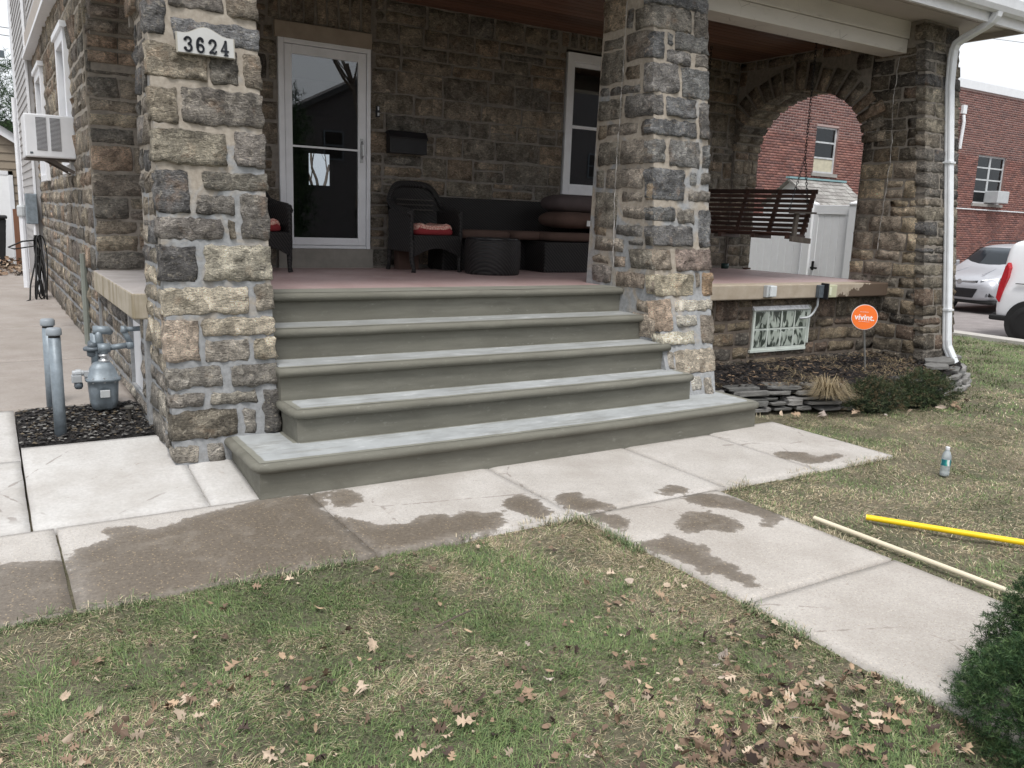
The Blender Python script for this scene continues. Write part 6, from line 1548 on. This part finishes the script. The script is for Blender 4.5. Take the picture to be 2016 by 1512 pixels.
for s_ in (-1, 1):
    m = MB(); P = [(s_*.50, .60), (s_*.70, .56), (s_*.82, .43), (s_*.52, .41)]; m.prism(P, 1, 4.28, 4.475); m.build('fog_lamp_recess', M['black'], suv, bevel=.012, fix=True)
    m = MB(); m.tube([(s_*.66, 4.44, .46), (s_*.66, 4.49, .46)], .05, 12); m.build('fog_lamp', M['lampglass'], suv)
    m = MB(); m.add([(s_*.48, 4.455, .80), (s_*.50, 4.46, .72), (s_*.80, 4.30, .735), (s_*.875, 4.02, .80), (s_*.885, 3.95, .86), (s_*.78, 4.2, .87)], [(0, 1, 2, 5), (5, 2, 3, 4)]); h_ = m.build('headlight', M['lampglass'], suv); sm = h_.modifiers.new('s', 'SOLIDIFY'); sm.thickness = .04; sm.offset = 0
    m = MB(); m.prism([(3.0, 1.08), (3.14, 1.06), (3.16, 1.2), (3.02, 1.22)], 0, s_*.93, s_*1.12); m.build('mirror', M['carsilver'], suv, bevel=.02, fix=True)
    m = MB(); m.tube([(s_*.62, .5, 1.68), (s_*.62, .8, 1.745), (s_*.61, 2.2, 1.74), (s_*.60, 2.5, 1.66)], .014, 6); m.build('roof_rail', M['black'], suv)
    m = MB(); m.bar((s_*.30, 3.4, 1.10), (s_*.42, 4.3, .93), .02, .012); m.build('bonnet_crease', M['carsilver'], suv)
m = MB(); m.box(-.86, .86, 3.9, 4.47, .24, .33); m.build('front_valance', M['rubber'], suv, bevel=.03)
m = MB(); m.box(-.6, .6, 1.2, 2.2, .5, 1.15); m.build('seats', M['black'], suv, bevel=.1)
m = MB(); ring = [(.38+.17*math.cos(t_), 2.75+.05*math.sin(t_), 1.08+.16*math.sin(t_)) for t_ in np.linspace(0, 2*math.pi, 20)]; m.tube(ring, .014, 6, cap=False); m.build('steering_wheel', M['greybox'], suv)
for y in (.85, 3.6):
    for s_ in (-1, 1):
        m = MB(); m.tube([(s_*.945, y, .36), (s_*.7, y, .36)], .41, 30); m.build('wheel_arch', M['rubber'], suv); wheel(suv, (s_*.845, y, .35), .355, .22, False)

# ------------------------------------------------------------------ back yard on the left
ga = empty('tan_garage', (-.35, 16, 0)); tag(ga, 'tan sided garage with a white door at the end of the driveway', 'garage')
m = MB(); m.prism([(-7.0, .2), (.0+.45, .2), (.45, 2.45), (-3.2, 4.7), (-7.0, 2.45)], 1, 0, 6); m.build('wall', M['tansiding'], ga, fix=True)
z = .35
while z < 4.6:
    xr = .42 if z < 2.45 else .42-(z-2.45)*1.62; m = MB(); m.add([(-7, -.022, z), (xr, -.022, z), (xr, -.002, z+.155), (-7, -.002, z+.155), (-7, 0, z), (xr, 0, z)], [(0, 1, 2, 3), (4, 5, 1, 0)]); m.build('siding_board', M['tansiding'], ga); z += .158
m = MB(); m.box(-3.4, -.28, -.05, -.024, .3, 2.12); m.build('garage_door', M['vinyl'], ga); m = MB(); m.box(-.28, -.20, -.06, -.01, .3, 2.2); m.box(-3.4, -.2, -.06, -.01, 2.12, 2.2); m.build('door_trim', M['white_trim'], ga)
m = MB(); d_ = Vector((.5+3.2, 0, 2.4-4.75)).normalized(); m.bar((-3.2, -.12, 4.78), (.62, -.12, 2.38), .05, .16, up=(0, 0, 1)); m.build('barge_board', M['white_trim'], ga); m = MB(); m.add([(-3.2, -.2, 4.86), (.65, -.2, 2.45), (.65, 6, 2.45), (-3.2, 6, 4.86)], [(0, 1, 2, 3)]); m.build('roof', M['rooffar'], ga)
fp = empty('brown_fence', (-.42, 14.6, .3)); tag(fp, 'short brown wooden fence section in front of the garage', 'fence')
for i in range(4): m = MB(); m.box(-.22+i*.11, -.115+i*.11, -.012, .012, 0, 1.15-.01*i); m.build('paling', M['brownwood'], fp)
tb = empty('wheeled_bin', (-1.05, 14.9, .3)); tag(tb, 'dark wheeled rubbish bin at the left edge beside the garage door', 'bin'); m = MB(); m.add([(-.22, -.25, 0), (.22, -.25, 0), (.22, .25, 0), (-.22, .25, 0), (-.29, -.3, .95), (.29, -.3, .95), (.29, .32, .95), (-.29, .32, .95)], [(0, 3, 2, 1), (4, 5, 6, 7), (0, 1, 5, 4), (1, 2, 6, 5), (2, 3, 7, 6), (3, 0, 4, 7)]); m.build('body', M['rubber'], tb, bevel=.02); m = MB(); m.box(-.31, .31, -.34, .34, .955, 1.02); m.build('lid', M['black'], tb, bevel=.02)
up_ = empty('utility_pole', (-2.9, 34, .3)); tag(up_, 'wooden utility pole with a crossarm behind the garage', 'utility pole'); m = MB(); m.cyl((0, 0), .16, -.3, 8.0, 12, .12); m.build('pole', M['bark'], up_); m = MB(); m.box(-1.2, 3.0, -.08, .08, 6.55, 6.8); m.tube([(-.5, 0, 6.95), (1.75, 0, 7.0)], .07, 8); m.build('crossarm', M['greymetal2'], up_)
def wire(name, a, b_, sag, label):
    m = MB(); a = Vector(a); b_ = Vector(b_); m.tube([a.lerp(b_, t_)+Vector((0, 0, -sag*4*t_*(1-t_))) for t_ in np.linspace(0, 1, 14)], .012, 4, cap=False); o = m.build(name, M['black']); tag(o, label, 'cable', 'overhead cables'); return o
POS = ['lowest', 'second highest', 'highest', 'middle', 'second lowest']
for i, (za, zb) in enumerate(((7.5, 7.2), (10.1, 9.7), (11.1, 10.4), (9.2, 9.0), (7.75, 7.5))):
    wire('power_line', (-12, 36, za+1.2), (8, 33, zb+.3), .3, POS[i]+' of the thin dark overhead cables against the sky at the left edge')
for i, (za, zb) in enumerate(((12.9, 12.3), (12.0, 11.9))):
    wire('power_line', (30, 26, za), (90, 12, zb+1.2), .5, ('upper', 'lower')[i]+' of two faint overhead cables above the white coping of the brick building')

def bare_tree(loc, h, label, seed, spread=.55, cat='tree'):
    rr = random.Random(seed); t = empty('bare_tree', loc); tag(t, label, cat)
    trunk = MB(); br = MB()
    def grow(p, d, L, rad, dep):
        n = 4; pts = [p]; q = p.copy(); dd = d.copy()
        for i in range(n):
            dd = (dd+Vector((rr.uniform(-.18, .18), rr.uniform(-.18, .18), rr.uniform(-.05, .12)))).normalized(); q = q+dd*L/n; pts.append(q.copy())
        rs = [rad*(1-.35*i/n) for i in range(n+1)]
        (trunk if dep == 0 else br).tube(pts, rad, 8 if dep < 2 else 4, rs=rs)
        if dep >= 5 or rad < .006: return
        k = rr.choice([2, 3, 3]) if dep > 0 else 4
        for i in range(k):
            a = rr.uniform(0, 6.28); s_ = spread*rr.uniform(.6, 1.3); o_ = dd.orthogonal().normalized(); o2 = dd.cross(o_)
            nd = (dd+(o_*math.cos(a)+o2*math.sin(a))*s_).normalized(); grow(pts[rr.choice([-1, -1, -2])], nd, L*rr.uniform(.62, .82), rs[-1]*rr.uniform(.55, .75), dep+1)
    grow(Vector((0, 0, -.1)), Vector((0, 0, 1)), h*.33, h*.022, 0)
    trunk.build('trunk', M['bark'], t, smooth=True); br.build('branches', M['bark'], t); return t
bare_tree((7.05, 19, 0), 6.5, 'bare tree seen through the house in the storm door glass', 5)
bare_tree((11.0, -18, 0), 12.5, 'leafless tree across the street, reflected in the storm door', 8, .6)
shrub((8.3, -19, 2.6), 1.0, 1.0, 3.4, 1500, 'dark conifer across the street, reflected at the left of the storm door', 601, .25, 10, .3, .014, name='evergreen_tree', cat='tree', depth=.35, zmin=-1)
nb = empty('row_house', (14, -32, 0)); tag(nb, 'brown gabled house across the street, reflected in the storm door', 'house')
m = MB(); m.prism([(-20, 0), (40, 0), (40, 11.5), (14, 11.5), (10, 8.5), (6, 10.2), (-1, 6.6), (-8, 6.2), (-14, 8.0), (-20, 5.5)], 1, -8, 0); m.build('wall', M['housefar'], nb, fix=True)  # tall right end added to keep sky out of the porch window's reflection
for i in range(14):
    for zz in (4.3,): m = MB(); m.box(-14+i*2.9, -12.9+i*2.9, .0, .08, zz, zz+1.5); w_ = m.build('window', M['greymetal2'], nb); m = MB(); m.box(-13.92+i*2.9, -12.98+i*2.9, .081, .1, zz+.08, zz+.7); m.box(-13.92+i*2.9, -12.98+i*2.9, .081, .1, zz+.78, zz+1.42); m.build('pane', M['darkvoid'], w_)
m = MB(); m.bar((-1.2, .2, 6.6), (6, .2, 10.3), .5, .25); m.bar((6, .2, 10.3), (10, .2, 8.6), .5, .25); m.box(13.5, 40.3, -8, .4, 11.4, 11.8); m.box(-8, -1, -8, .4, 6.3, 6.6); m.build('roof', M['rooffar'], nb)

shrub((1.98, -3.70, .04), .62, .58, .64, 28000, 'clipped dark green juniper bush at the lower right corner beside the path', 201, .021, 13, .30, .0011, depth=.80, cols=((.015,.04,.014),(.03,.07,.024),(.055,.105,.04),(.10,.16,.06)))
shrub((5.72, .06, .06), .36, .20, .20, 1300, 'low spreading juniper draped over the stone edging, beside the dry grass', 211, .028, 12, .45, .0022, depth=.62, cols=((.02,.032,.014),(.035,.052,.022),(.055,.07,.032),(.12,.09,.05)))
shrub((6.38, .00, .07), .42, .20, .23, 1500, 'low spreading juniper draped over the edging, the one nearer the yard sign', 221, .028, 12, .45, .0022, depth=.62, cols=((.02,.034,.014),(.035,.056,.022),(.055,.078,.032),(.10,.085,.045)))
# dry ornamental grass clump and straw on the bed
def blades(name, x, y, z, L, w, dirx, diry, lift, col, parent=None, mat='grass', droop=.5, kind='stuff'):
    n = len(x); h = np.hypot(dirx, diry)+1e-9; dx, dy = dirx/h, diry/h
    sx, sy = -dy*w, dx*w
    out = np.cos(lift)*L; up = np.sin(lift)*L
    V = np.empty((n*5, 3)); p0 = np.stack([x, y, z], -1); s = np.stack([sx, sy, 0*sx], -1)
    mid = p0+np.stack([dx*out*.5, dy*out*.5, up*.72], -1); tip = p0+np.stack([dx*out, dy*out, up*(1-droop)+0*x], -1)
    V[0::5] = p0-s; V[1::5] = p0+s; V[2::5] = mid+s*.8; V[3::5] = mid-s*.8; V[4::5] = tip
    i = np.arange(n)*5; F = np.concatenate([np.stack([i, i+1, i+2], -1), np.stack([i, i+2, i+3], -1), np.stack([i+3, i+2, i+4], -1)])
    o = np_mesh(name, V, F, M[mat], parent, np.repeat(col, 5, 0)); 
    if kind: o['kind'] = kind
    return o
rg = np.random.default_rng(231)
t = empty('dry_grass_clump', (5.18, .16, .1)); tag(t, 'straw coloured clump of dead ornamental grass hanging over the stone edging', 'grass clump')
n = 900; a = rg.uniform(0, 6.28, n); rr0 = rg.random(n)*.06
blades('dry_blades', rr0*np.cos(a), rr0*np.sin(a), np.full(n, .05), rg.uniform(.14, .33, n), np.full(n, .002), np.cos(a)+.25*rg.normal(size=n), np.sin(a)-.4+.25*rg.normal(size=n), rg.uniform(.0, .95, n), np.array([.30, .24, .15])*rg.uniform(.5, 1.35, (n, 1)), t, droop=rg.uniform(.3, 1.3, n), kind=None)
n = 2600; x = rg.uniform(4.15, 7.3, n); y = rg.uniform(.25, 1.2, n); dens = (fbm(x, y, 2.2, 2, 77) > .52) & (y > bed_front(x)+.05); x, y = x[dens], y[dens]; n = len(x); a = rg.uniform(0, 6.28, n)
blades('straw', x, y, bz(x, y)+.015, rg.uniform(.05, .16, n), np.full(n, .0016), np.cos(a), np.sin(a), rg.uniform(0, .5, n), np.array([.30, .235, .14])*rg.uniform(.4, 1.3, (n, 1)))

# lawn grass: one blade at a time, colour and length following patches
def on_paving(x, y, mg=.0):
    e = .035*(fbm(x, y, 7, 3, 88)-.5)*2
    strip = (y > -1.05-mg+e) & (y < .15) & (x < 4.39+mg+e)
    path = (x > 1.505-mg-e) & (x < 2.565+mg+e) & (y < -.9)
    bedm = (y > bed_front(x)-.05) & (x > 3.9) & (x < 8.5)
    house_ = (y > .45) & (x < 4.2)
    soil = (y > .08) & (x < 4.62+e) & (x > 4.0) & (y < .6)
    return strip | path | bedm | house_ | soil
def lawn_blades(name, area, dens, Lr, w, seed, mg=.0):
    r_ = np.random.default_rng(seed); x0, x1, y0, y1 = area; n = int((x1-x0)*(y1-y0)*dens)
    x = r_.uniform(x0, x1, n); y = r_.uniform(y0, y1, n)
    keep = ~on_paving(x, y, mg-.02)
    # thin, worn turf
    wear = .5*fbm(x, y, 1.3, 4, 91)+.5*fbm(x, y, 4.2, 3, 90); bare = fbm(x, y, 2.9, 3, 92)
    keep &= r_.random(n) > np.clip((bare-.60)*5, 0, .7)
    x, y, wear = x[keep], y[keep], wear[keep]; n = len(x)
    dry = np.clip(.30+(wear-.42)*3.4+.3*(fbm(x, y, 9, 2, 93)-.5)*2, 0, 1)
    # right-hand lawn and the strip along the joint are drier
    dry = np.clip(dry+np.where(x > 2.5, .26, 0)+.38*np.exp(-((x-1.1)**2+(y+1.35)**2)/.35)-.15*(x < .9), .05, .95)
    dry = np.where(x > 8, dry*.35, dry)
    isdry = r_.random(n) < dry*.85
    g = np.array([[.10, .155, .055], [.14, .195, .07], [.185, .225, .10], [.085, .13, .055]])[r_.integers(0, 4, n)]
    s = np.array([[.46, .385, .25], [.37, .30, .19], [.56, .485, .345], [.27, .215, .14], [.18, .14, .10]])[r_.integers(0, 5, n)]
    col = np.where(isdry[:, None], s, g)*r_.uniform(.7, 1.35, (n, 1))
    th = 6.28*fbm(x, y, 1.7, 2, 95)*2+r_.normal(size=n)*1.1
    L = r_.uniform(Lr[0], Lr[1], n)*(1+.15*isdry)*(.7+.9*fbm(x, y, 4.5, 2, 99)); lift = np.clip(r_.normal(.36, .34, n)*(1-.7*isdry), .02, 1.3)
    return blades(name, x, y, lawn_z(x, y)-.002, L, np.full(n, w)*r_.uniform(.7, 1.3, n), np.cos(th), np.sin(th), lift, col, droop=.35)
lawn_blades('grass', (-5.0, -2.3, -5.5, -1.0), 3500, (.025, .055), .0024, 304)
lawn_blades('grass', (-2.3, 1.56, -5.5, -3.75), 4500, (.025, .055), .0022, 305)
lawn_blades('grass', (-2.3, 1.56, -3.75, -1.0), 23500, (.02, .048), .00115, 301)
lawn_blades('grass', (2.5, 6.2, -4.2, .6), 9000, (.02, .045), .0017, 302)
lawn_blades('grass', (6.2, 12.35, -3.0, 3.6), 2600, (.03, .065), .0032, 303)
# longer tufts where mowers miss: along the paving
def edge_tufts(seed):
    r_ = np.random.default_rng(seed); X = []; Y = []
    for (a, b_), n in ((((-2.0, -1.06), (1.48, -1.06)), 2600), (((1.485, -1.06), (1.49, -3.8)), 3600), (((2.58, -1.15), (2.58, -3.2)), 1500), (((2.6, -1.06), (4.4, -1.06)), 900), (((4.41, -1.05), (4.5, .4)), 700)):
        t_ = r_.random(n); X.append(a[0]+(b_[0]-a[0])*t_+r_.normal(0, .02, n)); Y.append(a[1]+(b_[1]-a[1])*t_+r_.normal(0, .02, n))
    x = np.concatenate(X); y = np.concatenate(Y); k = fbm(x, y, 3.2, 3, 97) > .49; x, y = x[k], y[k]; n = len(x)
    a = r_.uniform(0, 6.28, n); dry = r_.random(n) < np.clip(.25+.5*(x > 2.5)+.3*((x > .5) & (x < 1.5) & (y > -1.3)), 0, .9)
    col = np.where(dry[:, None], np.array([.42, .36, .25]), np.array([.12, .165, .075]))*r_.uniform(.6, 1.4, (n, 1))
    z = np.where((x > -2) & (y > -1.04) & (x < 4.3), .0, -.02)
    return blades('edge_grass', x, y, z, r_.uniform(.02, .065, n)*(.6+.8*fbm(x, y, 9, 2, 98)), np.full(n, .0015), np.cos(a), np.sin(a), r_.uniform(.1, 1.1, n), col, droop=.3)
edge_tufts(311)

# fallen leaves ----------------------------------------------------------------
def leaf_outline(kind, rr):
    P = []
    if kind == 'oak':
        for s_ in (1, -1):
            side = []
            for (t_, wd) in ((.05, .04), (.2, .10), (.3, .42), (.37, .46), (.42, .12), (.55, .13), (.62, .50), (.70, .48), (.72, .12), (.82, .14), (.9, .28), (.94, .10)): side.append((t_+rr.uniform(-.02, .02), s_*wd*rr.uniform(.75, 1.15)))
            P += side if s_ == 1 else side[::-1]
            if s_ == 1: P.append((1.02, 0))
    elif kind == 'maple':
        for k in range(13): a = -2.6+5.2*k/12; rad = (.50 if k % 2 else .36)*(1.2-.45*abs(a)/2.6)*rr.uniform(.75, 1.15); P.append((.45+rad*math.cos(a), rad*math.sin(a)))
        P.append((.05, 0))
    else:
        for s_ in (1, -1):
            side = [(t_, s_*.24*math.sin(math.pi*t_)**.8*rr.uniform(.85, 1.1)) for t_ in (.1, .3, .5, .7, .9)]; P += side if s_ == 1 else side[::-1]
            if s_ == 1: P.append((1, 0))
    return P
def leaf_mesh(i, kind):
    rr = random.Random(900+i); P = leaf_outline(kind, rr); cx = sum(p[0] for p in P)/len(P); c1, c2, tw = rr.uniform(-1.6, 1.6), rr.uniform(-1.5, 2.2), rr.uniform(-1.2, 1.2)
    def z(x, y): return .16*c2*(x-.5)**2*2+.9*c1*y*y+tw*x*y*.8+.04
    vs = [(cx, 0, z(cx, 0))]+[(x, y, z(x, y)) for x, y in P]; n = len(P); me = bpy.data.meshes.new('leaf')
    me.from_pydata([(a-cx, b_, c) for a, b_, c in vs], [], [(0, 1+k, 1+(k+1) % n) for k in range(n)]); me.materials.append(M['leaf']); return me
LM = [leaf_mesh(i, ['oak', 'oak', 'maple', 'oak', 'oval', 'oval', 'maple', 'oak'][i % 8]) for i in range(20)]
def leaf_density(x, y):
    d = .12+.9*np.clip((-1.6-y)/1.2, 0, 1)**1.3*(x < 1.5)
    d = d+1.0*np.exp(-(((x-.85)/.5)**2+((y+2.95)/.28)**2))+.8*np.exp(-(((x+.75)/.35)**2+((y+1.95)/.2)**2))+.9*np.exp(-(((x-1.25)/.3)**2+((y+2.7)/.35)**2))
    return np.where(x > 2.5, .03, d)
r_ = np.random.default_rng(401); cand = []
while len(cand) < 1500:
    x = r_.uniform(-1.9, 1.5) if r_.random() < .93 else r_.uniform(2.6, 5.5); y = r_.uniform(-3.5, -1.1) if x < 2 else r_.uniform(-2.2, .2)
    if on_paving(np.array([x]), np.array([y]), .03)[0]: continue
    if r_.random() < leaf_density(np.array([x]), np.array([y]))[0]: cand.append((x, y))
def put_leaf(x, y, s, zz, parent=lawn, name='leaf'):
    o = bpy.data.objects.new(name, LM[r_.integers(20)]); COL.objects.link(o); o.parent = parent
    o.location = (x, y, zz); o.rotation_euler = (r_.normal(0, .45), r_.normal(0, .45), r_.uniform(0, 6.28)); o.scale = (s, s*r_.uniform(.5, .95), s*r_.uniform(.6, 1.3)); return o
sizes = np.sort(r_.uniform(.022, .085, len(cand))**1.0)[::-1]
order = r_.permutation(len(cand))
for k in range(268):
    x, y = cand[order[k]]; put_leaf(x, y, .028+.046*r_.random()**2, float(lawn_z(np.array([x]), np.array([y]))[0])+.024+.01*r_.random())
# named singles the photo shows on the paving and by the edging
for x, y, s in ((5.35, -.02, .1), (5.9, -.2, .09), (6.3, -.25, .11), (6.5, -.3, .09), (6.6, -.2, .1), (5.0, .05, .09), (4.75, .15, .1), (4.62, .2, .09), (1.15, -1.9, .07), (6.9, -.15, .08), (5.5, -.22, .07)): put_leaf(x, y, s, .015)
for x, y, s in ((-.68, 1.28, .06), (-.62, 1.4, .05), (-.9, 1.5, .05)): put_leaf(x, y, s, float(gz(x, y))+.02, bed)
V = []; F = []; C = []; b0 = 0; pal = np.array([(.27,.185,.125), (.38,.27,.18), (.14,.095,.068), (.06,.042,.034), (.44,.35,.265), (.22,.15,.105)])
def bulk_leaf(x, y, z, s):
    global b0
    me = LM[r_.integers(20)]; co = np.array([v.co[:] for v in me.vertices])*s*np.array([1, r_.uniform(.5, 1), r_.uniform(.8, 2.4)]); a, b_ = r_.uniform(0, 6.28), r_.normal(0, .5)
    co = co@np.array([[1, 0, 0], [0, math.cos(b_), -math.sin(b_)], [0, math.sin(b_), math.cos(b_)]]); ca, sa = math.cos(a), math.sin(a)
    P = np.stack([co[:, 0]*ca-co[:, 1]*sa+x, co[:, 0]*sa+co[:, 1]*ca+y, co[:, 2]+z], -1); V.append(P); n = len(P)-1
    F.extend([(b0, b0+1+k, b0+1+(k+1) % n) for k in range(n)]); C.append(np.tile(pal[r_.integers(6)]*r_.uniform(.6, 1.25), (n+1, 1))); b0 += n+1
for k in range(268, len(cand)): x, y = cand[order[k]]; bulk_leaf(x, y, float(lawn_z(np.array([x]), np.array([y]))[0])+.014+.008*r_.random(), .014+.034*r_.random())
for k in range(210):
    x = r_.normal(.84, .3); y = r_.normal(-3.04, .15)
    if x < 1.4: bulk_leaf(x, y, -.01+.03*r_.random(), .025+.038*r_.random())
o = np_mesh('small_leaves', np.vstack(V), np.array(F), M['leafmix'], lawn, np.vstack(C)); o['kind'] = 'stuff'
V = []; F = []; C = []; b0 = 0
for k in range(700): x = r_.uniform(-2.2, -.5); y = r_.uniform(12.6, 15.6) ; hh = .32*max(0, 1-abs(y-14.6)/1.6)*(.5+.5*fbm(np.array([x]), np.array([y]), 2, 2, 5)[0]); bulk_leaf(x, y, .33+hh*r_.random(), .06+.07*r_.random())
lp_ = np_mesh('leaf_pile', np.vstack(V), np.array(F), M['leafmix'], None, np.vstack(C)); lp_['kind'] = 'stuff'
# evergreen far behind the garage
shrub((-.15, 30, 3.5), 1.6, 1.6, 2.6, 1600, 'dark evergreen tree top showing above the garage roof', 501, .22, 10, .35, .012, name='evergreen_tree', cat='tree', depth=.3, zmin=-1)
m = MB(); m.cyl((-.15, 30), .15, 0, 3.2, 10, .1); m.build('trunk', M['bark'], bpy.data.objects['evergreen_tree']).matrix_parent_inverse = Matrix.Translation((.15, -30, -3.5))
# clump of twigs on the lawn
tw_ = MB(); tw_.tube([(0, 0, 0), (.1, .02, .012), (.2, .06, .004)], .004, 5); o = tw_.build('twig', M['bark']); o.location = (.18, -1.86, .0); tag(o, 'short brown twig lying on the front lawn', 'twig')
